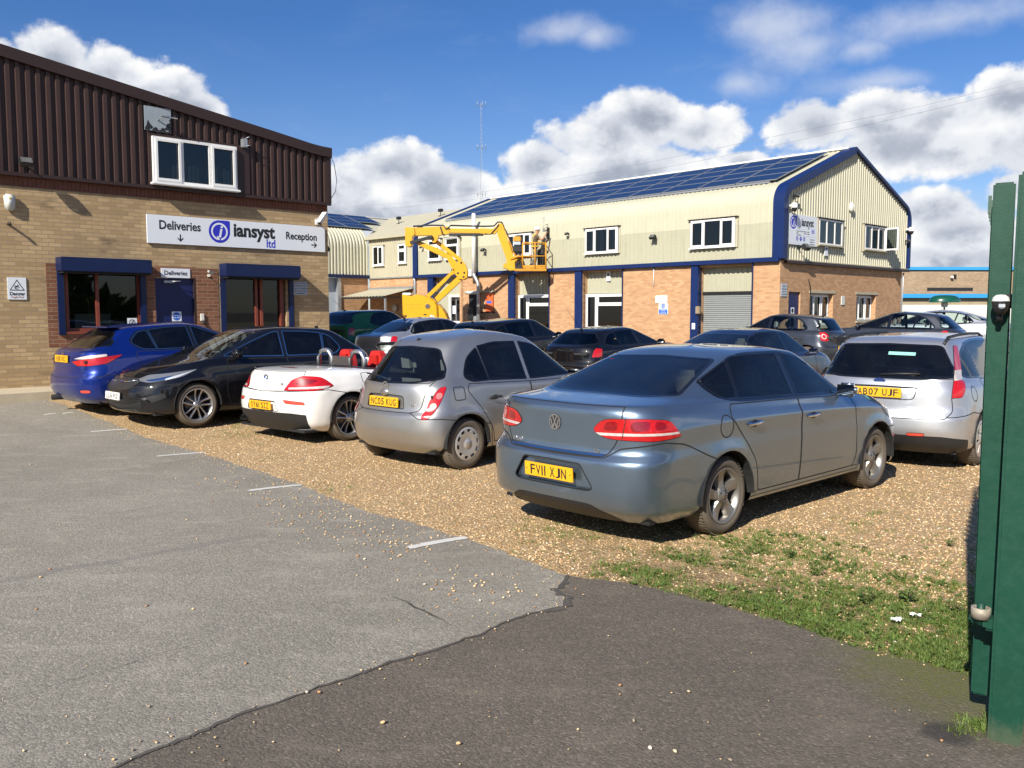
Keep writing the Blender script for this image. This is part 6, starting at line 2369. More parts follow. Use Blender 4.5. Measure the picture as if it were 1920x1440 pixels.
WK = empty('person', (-3.66 + 4.70, 37.62, 3.62), R(-1.2), 'worker in brown T-shirt, yellow harness and white helmet reaching to the wall from the basket', 'person')
M['skin'] = mat('skin', (.50, .27, .17), .55, var=.05)
M['shirt'] = mat('brown_tshirt', (.115, .085, .055), .85, var=.12)
M['trouser'] = mat('dark_work_trousers', (.10, .095, .09), .85, var=.15)
M['boot'] = mat('work_boots', (.04, .03, .02), .7)
M['harness'] = mat('yellow_harness', (.80, .50, .03), .6)
J = {
 'pelvis': ((-.06, 0, .90), (.14, .115)), 'belly': ((-.07, 0, 1.02), (.135, .11)), 'chest': ((-.05, 0, 1.22), (.165, .125)), 'uchest': ((-.03, 0, 1.36), (.15, .105)),
 'neck': ((.0, 0, 1.46), (.058, .058)), 'headb': ((.03, 0, 1.53), (.075, .082)), 'head': ((.045, 0, 1.62), (.088, .10)), 'top': ((.035, 0, 1.71), (.07, .075)),
 'shr': ((.02, -.18, 1.38), .068), 'elr': ((.22, -.25, 1.20), .047), 'wrr': ((.37, -.10, 1.42), .031), 'pr': ((.395, -.07, 1.49), (.034, .02)),
 'shl': ((.0, .18, 1.38), .068), 'ell': ((.22, .26, 1.25), .047), 'wrl': ((.40, .18, 1.46), .031), 'pl': ((.43, .16, 1.53), (.034, .02)),
 'hr': ((-.05, -.10, .84), .10), 'knr': ((-.02, -.12, .47), .065), 'anr': ((-.10, -.12, .10), .045), 'ftr': ((.08, -.13, .04), .042),
 'hl': ((-.05, .10, .84), .10), 'knl': ((-.06, .12, .47), .065), 'anl': ((-.16, .12, .10), .045), 'ftl': ((.02, .13, .04), .042)}
B_ = [('pelvis', 'belly'), ('belly', 'chest'), ('chest', 'uchest'), ('uchest', 'neck'), ('neck', 'headb'), ('headb', 'head'), ('head', 'top'), ('uchest', 'shr'), ('shr', 'elr'), ('elr', 'wrr'), ('wrr', 'pr'),
      ('uchest', 'shl'), ('shl', 'ell'), ('ell', 'wrl'), ('wrl', 'pl'), ('pelvis', 'hr'), ('hr', 'knr'), ('knr', 'anr'), ('anr', 'ftr'), ('pelvis', 'hl'), ('hl', 'knl'), ('knl', 'anl'), ('anl', 'ftl')]


def wmat(c):
 if c.z < .13: return 3
 if c.z < .98: return 2
 arm = c.x > .13 and c.z < 1.60 and c.z > 1.05 and not (abs(c.y) < .09 and c.z > 1.45)
 if arm: return 0
 if c.z > 1.45 and abs(c.y) < .12: return 0
 return 1


skin_body('body', J, B_, WK, ([M['skin'], M['shirt'], M['trouser'], M['boot']], wmat))
for (px0, side) in ((Vector((.395, -.07, 1.50)), -1), (Vector((.43, .16, 1.54)), 1)):
 for k in range(4):
  y = (k - 1.5) * .018
  L_ = (.068, .078, .074, .058)[k]
  mb = MB(); mb.tube([px0 + Vector((0, y, 0)), px0 + Vector((.012, y * 1.1, L_ * .5)), px0 + Vector((.038, y * 1.1, L_ * .85))], .009, M['skin'], 6, taper=[1, .9, .7]); mb.build('finger', None, WK)
 mb = MB(); mb.tube([px0 + Vector((.0, -.03 * side, -.035)), px0 + Vector((.03, -.045 * side, -.005)), px0 + Vector((.05, -.03 * side, .02))], .011, M['skin'], 6, taper=[1, .9, .7]); mb.build('thumb', None, WK)
mb = MB()   # nose, ear, eye, mouth on the turned head
mb.prism([(.128, 1.60), (.158, 1.585), (.130, 1.645)], -.013, .013, 'xz', M['skin']); mb.build('nose', None, WK)
mb = MB(); mb.lathe([(-.012, .0), (-.008, .026), (.008, .026), (.012, 0)], M['skin'], 10, 'y', Matrix.Translation((.035, -.094, 1.62)) @ Matrix.Diagonal((.7, 1, 1.2, 1))); mb.build('ear', None, WK)
mb = MB(); mb.lathe([(-.004, 0), (-.003, .009), (.004, 0)], M['ink'], 8, 'x', Matrix.Translation((.128, -.035, 1.645))); mb.build('eye', None, WK)
mb = MB(); mb.box(.124, .134, -.025, .025, 1.556, 1.562, M['ink_red']); mb.build('mouth', None, WK)
mb = MB(); mb.lathe([(1.665, .108), (1.70, .112), (1.75, .098), (1.785, .06), (1.80, 0)], M['white'], 20, 'z', Matrix.Translation((.035, 0, 0)) @ Matrix.Diagonal((1.15, 1, 1, 1)))
mb.lathe([(1.662, .108), (1.655, .125), (1.668, .125), (1.672, .108)], M['white'], 20, 'z', Matrix.Translation((.035, 0, 0)) @ Matrix.Diagonal((1.15, 1, 1, 1)))
mb.bbox(.12, .205, -.07, .07, 1.650, 1.664, M['white'], .006); mb.build('helmet', None, WK)
mb = MB()
for s in (-1, 1):
 mb.tube([(-.14, .10 * s, .93), (-.20, .10 * s, 1.15), (-.155, .10 * s, 1.36), (-.03, .11 * s, 1.475), (.07, .10 * s, 1.38), (.10, .08 * s, 1.15), (.07, .08 * s, .95)], .020, M['harness'], 6)
mb.tube([(-.22, -.12, 1.05), (-.19, 0, 1.22), (-.22, .12, 1.05)], .02, M['harness'], 6)
mb.tube([(.07, -.1, .93), (.02, -.15, .95), (-.08, -.165, .95), (-.19, -.1, .93), (-.20, 0, .92), (-.19, .1, .93), (-.08, .165, .95), (.02, .15, .95), (.07, .1, .93), (.08, 0, .93), (.07, -.1, .93)], .024, M['harness'], 6)
mb.tube([(-.15, -.12, .80), (-.05, -.17, .70), (.06, -.11, .80)], .018, M['harness'], 6)
mb.build('harness', None, WK)
# rooftop aerial bracket being worked on, fixed to the wall
t = fw_thing('wall_aerial', 10.92, 5.15, 'spindly grey aerial on a black wall bracket beside the worker', 'aerial', .05)
mb = MB(); mb.tube([(0, -.0, .05), (0, -.3, .1), (0, -.3, .65)], .014, M['grey_metal'], 6); mb.tube([(-.12, -.3, .62), (.12, -.3, .66)], .010, M['grey_metal'], 5); mb.tube([(-.08, -.3, .5), (.08, -.3, .52)], .010, M['grey_metal'], 5); mb.bbox(-.05, .05, -.34, -.26, .05, .2, M['grey_metal'], .01); mb.build('aerial', None, t)
mb = MB(); mb.bbox(-.05, .05, -.08, 0, -.25, .25, M['black_plastic'], .01); mb.tube([(0, -.04, .18), (.0, -.2, .1), (0, -.3, .12)], .02, M['black_plastic'], 6); mb.tube([(0, -.04, -.1), (.16, -.12, -.12)], .015, M['black_plastic'], 6); mb.build('bracket', None, t)
# ------------------------------------------------------------------ cars
def car_paint(name, color, metal=.0, rough=.35, flake=.0, coat=1.0, dust=.16):
 m, nt, b = new_mat(name)
 g = nt.new('ShaderNodeTexCoord').outputs['Object']
 n = nt.noise(g, 2.2, 4, .6)
 col = nt.mix(nt.maprange(n, .3, .7), tuple(c * .94 for c in color), tuple(min(1, c * 1.05) for c in color))
 if flake:
  f = nt.noise(g, 900, 2, .5)
  col = nt.mix(nt.maprange(f, .45, .75, 0, flake), col, tuple(min(1, c * 1.9 + .03) for c in color))
 z = nt.sep(g)[2]
 dn = nt.noise(g, 5, 5, .7)
 dm = nt.math('MULTIPLY', nt.maprange(nt.math('ADD', z, nt.math('MULTIPLY', dn, -.12)), .08, .42, 1, 0, 'SMOOTHSTEP'), dust, clamp=True)
 col = nt.mix(dm, col, (.20, .165, .12))
 geo = nt.new('ShaderNodeNewGeometry')
 col = nt.mix(geo.outputs['Backfacing'], col, (.025, .025, .027))
 nt.put(b.inputs['Base Color'], col)
 nb = nt.math('SUBTRACT', 1.0, geo.outputs['Backfacing'])
 nt.put(b.inputs['Metallic'], nt.math('MULTIPLY', nb, metal))
 nt.put(b.inputs['Roughness'], nt.math('ADD', nt.math('MULTIPLY', dm, .4), rough, clamp=True))
 nt.put(b.inputs['Coat Weight'], nt.math('MULTIPLY', nb, nt.math('SUBTRACT', coat, nt.math('MULTIPLY', dm, coat))))
 b.inputs['Coat Roughness'].default_value = .03
 b.inputs['Specular IOR Level'].default_value = .5 if metal > .2 else .15
 MATS[name] = m
 return m


def lamp_mat(name, color, em=.0):
 m, nt, b = new_mat(name)
 g = nt.new('ShaderNodeTexCoord').outputs['Object']
 vo = nt.new('ShaderNodeTexVoronoi'); nt.put(vo.inputs['Vector'], g); vo.inputs['Scale'].default_value = 34
 n = nt.noise(g, 8, 3, .6)
 col = nt.mix(nt.maprange(vo.outputs['Distance'], .1, .7), tuple(min(1, c * 1.1) for c in color), tuple(c * .85 for c in color))
 col = nt.mix(nt.maprange(n, .4, .7, 0, .5), col, tuple(c * .7 for c in color))
 nt.put(b.inputs['Base Color'], col)
 b.inputs['Roughness'].default_value = .25
 b.inputs['Coat Weight'].default_value = 1
 b.inputs['Coat Roughness'].default_value = .02
 return m


M['tail_red'] = lamp_mat('red_lamp_lens', (.52, .008, .010))
M['tail_clear'] = lamp_mat('clear_lamp_lens', (.62, .55, .52))
M['head_lens'] = lamp_mat('headlamp_lens', (.15, .16, .18))
M['plate_y'] = mat('yellow_plate', (.80, .42, .012), .45, var=.03)
M['plate_w'] = mat('white_plate', (.78, .78, .76), .45, var=.03)
M['seam'] = mat('panel_gap', (.012, .012, .013), .8)
M['gloss_black'] = mat('gloss_black_trim', (.008, .008, .009), .12, coat=.8, var=.05)
M['seat'] = mat('grey_seat', (.20, .20, .20), .85, var=.15)
M['seat_red'] = mat('red_leather_seat', (.50, .022, .018), .45, var=.08)
M['dark_mirror'] = mat('mirror_glass', (.16, .17, .19), .05, metal=1, var=.02)
M['dash'] = mat('dashboard', (.028, .028, .03), .7)


def hermite(pts, x):
 """smooth curve through (x, v) knots, flat-ended and without overshoot"""
 pts = [p for i, p in enumerate(pts) if i == 0 or p[0] > pts[i - 1][0] + 1e-4]
 n = len(pts)
 if x <= pts[0][0]: return pts[0][1]
 if x >= pts[-1][0]: return pts[-1][1]
 for i in range(n - 1):
  if x <= pts[i + 1][0]:
   break
 def sl(k):
  if k <= 0 or k >= n - 1:
   k0 = 0 if k <= 0 else n - 2
   return (pts[k0 + 1][1] - pts[k0][1]) / (pts[k0 + 1][0] - pts[k0][0])
  a = (pts[k][1] - pts[k - 1][1]) / (pts[k][0] - pts[k - 1][0])
  b = (pts[k + 1][1] - pts[k][1]) / (pts[k + 1][0] - pts[k][0])
  return 0 if a * b <= 0 else 2 * a * b / (a + b)
 h = pts[i + 1][0] - pts[i][0]
 t = (x - pts[i][0]) / h
 a, b = sl(i) * h, sl(i + 1) * h
 return (2 * t ** 3 - 3 * t * t + 1) * pts[i][1] + (t ** 3 - 2 * t * t + t) * a + (-2 * t ** 3 + 3 * t * t) * pts[i + 1][1] + (t ** 3 - t * t) * b


KR, KS, KF = 14, 34, 12


def ring_curve(g):
 """g = (t, xr, xf, lr, lf, nr, nf, w knots, z knots) -> list of half-ring points, rear centre to front centre"""
 t, xr, xf, lr, lf, nr, nf, wk, zk = g
 W_ = (lambda x: wk) if isinstance(wk, (int, float)) else (lambda x: hermite(wk, x))
 Z_ = (lambda x: zk) if isinstance(zk, (int, float)) else (lambda x: hermite(zk, x))

 def corner(xe, L, n, K, sgn):
  xc = xe + sgn * L
  dense = []
  for k in range(121):
   a = PI / 2 * k / 120
   dense.append((xc - sgn * L * math.cos(a) ** (2 / n), W_(xc) * math.sin(a) ** (2 / n)))
  s = [0]
  for p, q in zip(dense[:-1], dense[1:]):
   s.append(s[-1] + math.hypot(q[0] - p[0], q[1] - p[1]))
  out = []
  j = 0
  for k in range(K + 1):
   T = s[-1] * k / K
   while j < 119 and s[j + 1] < T: j += 1
   f = (T - s[j]) / max(1e-9, s[j + 1] - s[j])
   out.append((dense[j][0] + (dense[j + 1][0] - dense[j][0]) * f, dense[j][1] + (dense[j + 1][1] - dense[j][1]) * f))
  return out
 r = corner(xr, lr, nr, KR, 1)
 f = corner(xf, lf, nf, KF, -1)
 x0, x1 = xr + lr, xf - lf
 side = [(x0 + (x1 - x0) * k / KS, None) for k in range(1, KS)]
 pts = r + [(x, W_(x)) for x, _ in side] + f[::-1]
 return [Vector((x, y, Z_(x))) for x, y in pts]


def body_grid(rings, arches, flare=.014):
 cur = [ring_curve(g) for g in rings]
 ts = [g[0] for g in rings]
 rows = []
 n = len(cur)
 for k in range(n):
  if k == 0 or k == n - 1:
   rows.append(cur[k]); continue
  t = ts[k]
  q = 5 if t > .12 else 3
  for s in range(q):
   u = s / (q - 1)
   row = []
   for c in range(len(cur[k])):
    P = cur[k][c]
    A = P + (cur[k - 1][c] - P) * t
    B = P + (cur[k + 1][c] - P) * t
    row.append(A * (1 - u) ** 2 + P * 2 * u * (1 - u) + B * u * u)
   rows.append(row)
  # one row half way to keep long strips well shaped
 full = []
 for k in range(len(rows)):
  full.append(rows[k])
  if k < len(rows) - 1:
   d = max((rows[k + 1][c] - rows[k][c]).length for c in range(0, len(rows[k]), 4))
   m = int(d / .09)
   for j in range(1, m + 1):
    u = j / (m + 1)
    full.append([rows[k][c].lerp(rows[k + 1][c], u) for c in range(len(rows[k]))])
 for row in full:
  for c, p in enumerate(row):
   if p.y > .3:
    for (ax, az, ar) in arches:
     r = math.hypot(p.x - ax, p.z - az)
     if p.z < az + ar + .22:
      p.y += flare * math.exp(-((r - ar - .01) / .055) ** 2)
 return full


def smooth_poly(pts, r=.3, n=4):
 """rounded polygon: r is a fraction of each side, or a list"""
 out = []
 N = len(pts)
 for i in range(N):
  p = Vector(pts[i][:2]); a = Vector(pts[i - 1][:2]); b = Vector(pts[(i + 1) % N][:2])
  rr = pts[i][2] if len(pts[i]) > 2 else r
  if rr <= .01:
   out.append(tuple(p)); continue
  A, B = p + (a - p) * min(rr, .5), p + (b - p) * min(rr, .5)
  for k in range(n + 1):
   u = k / n
   q = A * (1 - u) ** 2 + p * 2 * u * (1 - u) + B * u * u
   out.append(tuple(q))
 return out


class Shell:
 """a car body surface that can be cut into panels along outlines drawn in side, rear, front, top or wrap-around view"""
 def __init__(s, rings, arches, flare=.014):
  rows = body_grid(rings, arches, flare)
  s.bm = bm = bmesh.new()
  s.lt = bm.faces.layers.int.new('tag')
  s.la = bm.verts.layers.float.new('arc')
  s.lf = bm.verts.layers.float.new('arcf')
  s.lo = bm.verts.layers.float_vector.new('oco')
  s.defs = [('body', None, {})]
  nc = len(rows[0])
  for sg in (1, -1):
   vr = []
   for row in rows:
    v_ = []
    a = 0
    tot = sum((row[c + 1].xy - row[c].xy).length for c in range(nc - 1))
    for c, p in enumerate(row):
     if c: a += (p.xy - row[c - 1].xy).length
     v = bm.verts.new((p.x, p.y * sg, p.z))
     v[s.la] = a * sg
     v[s.lf] = (tot - a) * sg
     v_.append(v)
    vr.append(v_)
   for i in range(len(rows) - 1):
    for c in range(nc - 1):
     q = [vr[i][c], vr[i + 1][c], vr[i + 1][c + 1], vr[i][c + 1]]
     if sg < 0: q.reverse()
     if len({tuple(round(x, 5) for x in v.co) for v in q}) < 3: continue
     try:
      bm.faces.new(q)
     except ValueError:
      pass
  bmesh.ops.remove_doubles(bm, verts=bm.verts, dist=2e-4)
  bmesh.ops.dissolve_degenerate(bm, edges=bm.edges, dist=1e-4)
  bm.normal_update()
  # make sure normals look outwards
  f = max(bm.faces, key=lambda f: f.calc_center_median().z)
  if f.normal.z < 0:
   bmesh.ops.reverse_faces(bm, faces=bm.faces[:])
  bm.normal_update()
  for v in bm.verts: v[s.lo] = v.co
  t = bm.copy()
  bmesh.ops.triangulate(t, faces=t.faces)
  t.normal_update()
  t.verts.ensure_lookup_table(); t.faces.ensure_lookup_table()
  s.src = t
  s.bvh = BVHTree.FromBMesh(t)

 def normal_at(s, p):
  loc, n, idx, d = s.bvh.find_nearest(p)
  if idx is None: return Vector((0, 0, 1))
  f = s.src.faces[idx]
  a, b, c = [v for v in f.verts]
  v0, v1, v2 = b.co - a.co, c.co - a.co, loc - a.co
  d00, d01, d11, d20, d21 = v0.dot(v0), v0.dot(v1), v1.dot(v1), v2.dot(v0), v2.dot(v1)
  den = d00 * d11 - d01 * d01
  if abs(den) < 1e-14: return n
  v = (d11 * d20 - d01 * d21) / den
  w = (d00 * d21 - d01 * d20) / den
  r = a.normal * (1 - v - w) + b.normal * v + c.normal * w
  return r.normalized() if r.length > 1e-6 else n

 def maps(s, view):
  o, a, f = s.lo, s.la, s.lf
  return {'side': (lambda v: (v[o].x, v[o].z), lambda fc, c, n: abs(n.y) > .25),
    'left': (lambda v: (v[o].x, v[o].z), lambda fc, c, n: n.y > .25),
    'right': (lambda v: (v[o].x, v[o].z), lambda fc, c, n: n.y < -.25),
    'rear': (lambda v: (v[o].y, v[o].z), lambda fc, c, n: n.x < -.12 and c.x < 1.0),
    'front': (lambda v: (v[o].y, v[o].z), lambda fc, c, n: n.x > .12 and c.x > 1.0),
    'top': (lambda v: (v[o].x, v[o].y), lambda fc, c, n: n.z > .3),
    'wrap': (lambda v: (v[a], v[o].z), lambda fc, c, n: n.z < .92 and c.x < 1.0),
    'wrapf': (lambda v: (v[f], v[o].z), lambda fc, c, n: n.z < .95 and c.x > 1.0)}[view]

 def cut(s, name, view, poly, mat, mirror=True, tid=None, **kw):
  """tag the faces inside the outline as a part"""
  if view in ('rear', 'front', 'wrap', 'wrapf', 'top') and mirror:
   k = s.cut(name, view, poly, mat, mirror=False, **kw)
   mp = [(x, -y) for x, y in poly] if view == 'top' else [(-x, y) for x, y in poly]
   s.cut(name, view, mp, mat, mirror=False, tid=k, **kw)
   return k
  bm = s.bm
  mp, flt = s.maps(view)
  if tid is None:
   tid = len(s.defs)
   s.defs.append((name, mat, kw))
  x0, x1 = min(p[0] for p in poly), max(p[0] for p in poly)
  y0, y1 = min(p[1] for p in poly), max(p[1] for p in poly)
  only = kw.get('only')
  F_ = []
  for f in bm.faces:
   if only is not None and s.defs[f[s.lt]][0] not in only: continue
   if not flt(f, f.calc_center_median(), f.normal): continue
   q = [mp(v) for v in f.verts]
   if max(a for a, b in q) < x0 or min(a for a, b in q) > x1 or max(b for a, b in q) < y0 or min(b for a, b in q) > y1: continue
   F_.append(f)
  co = {}
  vs = {v for f in F_ for v in f.verts}
  allv = {}
  # flatten the affected verts (and remember real positions) so bisecting happens in the drawing plane
  for v in vs:
   p = mp(v)
   co[v] = v.co.copy()
   v.co = (p[0], p[1], 0)
  live = set(F_)
  n = len(poly)
  for i in range(n):
   a, b = Vector(poly[i]), Vector(poly[(i + 1) % n])
   d = b - a
   if d.length < 1e-5: continue
   ex = .0005
   bx0, bx1, by0, by1 = min(a.x, b.x) - ex, max(a.x, b.x) + ex, min(a.y, b.y) - ex, max(a.y, b.y) + ex
   sel = [f for f in live if f.is_valid and not (max(v.co.x for v in f.verts) < bx0 or min(v.co.x for v in f.verts) > bx1 or max(v.co.y for v in f.verts) < by0 or min(v.co.y for v in f.verts) > by1)]
   if not sel: continue
   ed = {e for f in sel for e in f.edges}
   ve = {v for f in sel for v in f.verts}
   nb = len(bm.faces)
   r = bmesh.ops.bisect_plane(bm, geom=list(ve) + list(ed) + sel, plane_co=(a.x, a.y, 0), plane_no=(-d.y, d.x, 0), dist=1e-6)
   for g in r['geom']:
    if isinstance(g, bmesh.types.BMFace): live.add(g)
   for g in r['geom_cut']:
    if isinstance(g, bmesh.types.BMVert):
     vs.add(g)
     for f in g.link_faces:
      if all(w in vs for w in f.verts): live.add(f)
  for f in live:
   if not f.is_valid: continue
   cx = sum(v.co.x for v in f.verts) / len(f.verts)
   cy = sum(v.co.y for v in f.verts) / len(f.verts)
   if inside(poly, cx, cy):
    f[s.lt] = tid
  for v in vs:
   if v.is_valid: v.co = v[s.lo]
  bm.normal_update()
  return tid

 def finish(s, parent, paint):
  """split by tag into part meshes; returns {name: [objects]}"""
  bm = s.bm
  res = {}
  groups = {}
  for f in bm.faces:
   groups.setdefault(f[s.lt], []).append(f)
  for tid, faces in groups.items():
   name, mt, kw = s.defs[tid]
   off = kw.get('offset', 0)
   dep = kw.get('depth', 0)
   if name == 'void': continue
   # separate left and right copies of a paired part
   sets = [faces] if name in ('body',) or not kw.get('pair') else [[f for f in faces if f.calc_center_median().y > 0], [f for f in faces if f.calc_center_median().y <= 0]]
   for fs in sets:
    if not fs: continue
    idx = {}
    vs, ns, fl = [], [], []
    for f in fs:
     q = []
     for v in f.verts:
      if v not in idx:
       idx[v] = len(vs)
       n = s.normal_at(v.co)
       ns.append(n)
       vs.append(v.co + n * (off - dep))
      q.append(idx[v])
     fl.append(q)
    nbase = len(fl)
    if dep:
     fset = set(fs)
     for f in fs:
      for e in f.edges:
       if any(g not in fset for g in e.link_faces):
        a, b = e.verts
        k = len(vs)
        for v in (a, b):
         vs.append(v.co.copy()); ns.append(s.normal_at(v.co))
        fl.append([idx[a], idx[b], k + 1, k])
    me = bpy.data.meshes.new(name)
    me.from_pydata([tuple(v) for v in vs], [], fl)
    me.materials.append(mt or paint)
    me.polygons.foreach_set('use_smooth', [i < nbase for i in range(len(fl))])
    try:
     me.normals_split_custom_set_from_vertices([tuple(n) for n in ns])
    except Exception:
     pass
    o = bpy.data.objects.new(name, me)
    C.objects.link(o)
    o.parent = parent
    res.setdefault(name, []).append(o)
    if kw.get('label'): o['label'] = kw['label']
  # dark gaps / trims along the borders of tagged regions
  strips = {}
  for e in bm.edges:
   if len(e.link_faces) != 2: continue
   t0, t1 = e.link_faces[0][s.lt], e.link_faces[1][s.lt]
   if t0 == t1: continue
   best = None
   for t in (t0, t1):
    sm = s.defs[t][2].get('seam')
    if sm and (best is None or sm[0] > best[1][0]): best = (t, sm)
   if best:
    strips.setdefault(best[0], []).append(e)
  out = {}
  for t, es in strips.items():
   w, mt, lift = s.defs[t][2]['seam']
   only = s.defs[t][2].get('seam_z')
   name = s.defs[t][2].get('seam_name', 'panel_gap')
   mb = out.setdefault((name, mt.name), (MB(), mt))[0]
   for e in es:
    a, b = e.verts[0].co, e.verts[1].co
    if (b - a).length < 1e-6: continue
    if only and not (only[0] < (a.z + b.z) / 2 < only[1]): continue
    na, nb_ = s.normal_at(a), s.normal_at(b)
    d = (b - a).normalized()
    sa, sb_ = na.cross(d).normalized() * w / 2, nb_.cross(d).normalized() * w / 2
    ext = d * w * .25
    mb.add([a - ext + sa + na * lift, a - ext - sa + na * lift, b + ext - sb_ + nb_ * lift, b + ext + sb_ + nb_ * lift], [(0, 1, 2, 3)], mt, False)
  for (name, _), (mb, mt) in out.items():
   o = mb.build(name, mt, parent, recalc=False)
   res.setdefault(name, []).append(o)
  s.bm.free(); s.src.free()
  return res


def wheel(parent, x, y, r, rr, style, w=.205, steer=0.0, name='wheel'):
 """tyre, rim, spokes; the wheel's outer face looks away from the car's middle"""
 sg = 1 if y > 0 else -1
 o = empty(name, (x, y - sg * w / 2, r))
 o.parent = parent
 o.rotation_euler = (0, 0, (0 if sg > 0 else PI) + steer)
 h = w / 2
 T = MB()
 T.lathe([(-h * .8, rr), (-h, rr + .02), (-h * .98, (rr + r) / 2), (-h * .86, r - .022), (-h * .66, r - .005), (-h * .3, r), (h * .3, r), (h * .66, r - .005), (h * .86, r - .022), (h * .99, (rr + r) / 2 + .01), (h * 1.0, rr + .026), (h * .93, rr + .010), (h * .86, rr)], M['rubber'], 48)
 for k in range(60):
  a = 2 * PI * k / 60
  M4 = Matrix.Rotation(-a, 4, 'Y') @ Matrix.Translation((r - .001, 0, 0))
  T.box(-.002, .0025, h * .34, h * .80, -.010, .004, M['rubber'], M4)
  T.box(-.002, .0025, -h * .80, -h * .34, -.004, .010, M['rubber'], M4)
 T.build('tyre', None, o, recalc=False)
 lip = {'cover': M['hubcap']}.get(style.get('kind'), style.get('m', M['alloy']))
 Rm = MB()
 Rm.lathe([(h * .86, rr + .001), (h * .93, rr + .004), (h * .95, rr - .004), (h * .90, rr - .014), (h * .45, rr - .03), (-h * .8, rr - .03)], lip, 48)
 rim = Rm.build('rim', None, o, recalc=False)
 B_ = MB()
 B_.lathe([(h * -.2, 0), (h * -.2, rr * .62), (h * -.28, rr * .62)], M['disc'], 32)
 B_.lathe([(-h * .5, 0), (-h * .5, rr - .03)], M['under'], 24)
 B_.build('brake_disc', None, o, recalc=False)
 S = MB()
 m = style.get('m', M['alloy'])
 n = style['n']
 hub = style.get('hub', .062)
 off = style.get('rot', 0)
 face = h * .86
 if style.get('kind') == 'cover':
  m = M['hubcap']
  ri, ro = style.get('ri', .70) * rr, style.get('ro', .88) * rr
  S.lathe([(face + .012, 0), (face + .016, .05), (face + .002, .056), (face + .010, rr * .40), (face + .012, ri)], m, 48)
  S.lathe([(face + .010, ro), (face + .006, rr), (face - .01, rr + .004)], m, 48)
  frac = style.get('frac', .5)
  for k in range(n):
   a0 = 2 * PI * (k + off) / n
   a1 = a0 + 2 * PI / n * frac
   vs = []
   for j in range(5):
    a = a0 + (a1 - a0) * j / 4
    for q, d in ((ri - .001, face + .012), (ro + .001, face + .010)):
     vs.append((q * math.cos(a), d, q * math.sin(a)))
   S.add(vs, [(2 * j, 2 * j + 1, 2 * j + 3, 2 * j + 2) for j in range(4)], m)
   for a in (a0, a1):
    S.add([(ri * math.cos(a), face + .012, ri * math.sin(a)), (ro * math.cos(a), face + .010, ro * math.sin(a)), (ro * math.cos(a), face - .02, ro * math.sin(a)), (ri * math.cos(a), face - .02, ri * math.sin(a))], [(0, 1, 2, 3)], m)
  S.lathe([(face - .022, ri * .9), (face - .022, rr)], M['under'], 40)
 else:
  w0, w1 = style.get('w0', .03), style.get('w1', .05)
  tw = style.get('twist', 0)
  dbl = style.get('double', 0)
  for k in range(n):
   for dd in ((-1, 1) if dbl else (0,)):
    a = 2 * PI * (k + off) / n
    M4 = Matrix.Rotation(-a, 4, 'Y')
    o0, o1 = dd * dbl * .35, dd * dbl
    pr = []
    K = 5
    for j in range(K + 1):
     t = j / K
     x_ = hub * .7 + (rr - .006 - hub * .7) * t
     ww = (w0 + (w1 - w0) * t ** 1.3) / (2 if not dbl else 2)
     c = o0 + (o1 - o0) * t + tw * t * t
     dz = face - .012 - .018 * math.sin(PI * t) + .010 * t
     pr.append((x_, c, ww, dz))
    vs = []
    for (x_, c, ww, dz) in pr:
     vs += [M4 @ Vector((x_, dz - .035, c - ww)), M4 @ Vector((x_, dz, c - ww * .72)), M4 @ Vector((x_, dz + .004, c)), M4 @ Vector((x_, dz, c + ww * .72)), M4 @ Vector((x_, dz - .035, c + ww))]
    fs = [(5 * j + i, 5 * j + i + 5, 5 * j + i + 6, 5 * j + i + 1) for j in range(K) for i in range(4)]
    S.add(vs, fs, m, False)
  S.lathe([(face - .04, hub), (face - .012, hub * .98), (face - .008, hub * .5), (face - .004, hub * .45), (face - .002, 0)], m, 28)
  for k in range(5):
   a = 2 * PI * (k + .5) / 5
   S.lathe([(face - .011, .009), (face - .002, .009), (face - .002, 0)], M['dark_alloy'], 8, 'y', Matrix.Translation((hub * .74 * math.cos(a), 0, hub * .74 * math.sin(a))))
 S.build('spokes', None, rim, recalc=False)
 return o


def reg_plate(parent, text, x, z, front=False, tilt=0.0, y=0.0, white=False, hide=0):
 """UK plate 520 x 111 mm, standing across the car"""
 o = empty('number_plate', (x, y, z))
 o.parent = parent
 o.rotation_euler = (tilt, 0, -PI / 2) if not front else (tilt, 0, PI / 2)
 b = MB(); b.bbox(-.26, .26, -.006, .006, -.0555, .0555, M['plate_w'] if white else M['plate_y'], .003)
 b.build('plate', None, o)
 ch = [c for c in text]
 adv = .0612
 wd = sum(.031 if c == ' ' else (.0612 if c not in '1I' else .030) for c in ch)
 L = MB()
 u = -wd / 2
 for c in ch:
  if c == ' ':
   u += .031; continue
  a = .0612 if c not in '1I' else .030
  vs, fs = text_mesh(c, .11, .0016, .0004)
  x0, x1 = min(v.x for v in vs), max(v.x for v in vs)
  z0, z1 = min(v.y for v in vs), max(v.y for v in vs)
  tw = (a - .011) if c not in '1I' else .014
  L.add([(u + .0055 + (v.x - x0) / (x1 - x0) * tw, -.0068 - v.z, -.0395 + (v.y - z0) / (z1 - z0) * .079) for v in vs], fs, M['ink'])
  u += a
 for s in (-1, 1):
  L.add([(s * .235 + .006 * math.cos(2 * PI * k / 8), -.0068, .006 * math.sin(2 * PI * k / 8)) for k in range(8)], [tuple(range(8))], M['ink'])
 L.build('lettering', None, o, recalc=False)
 return o


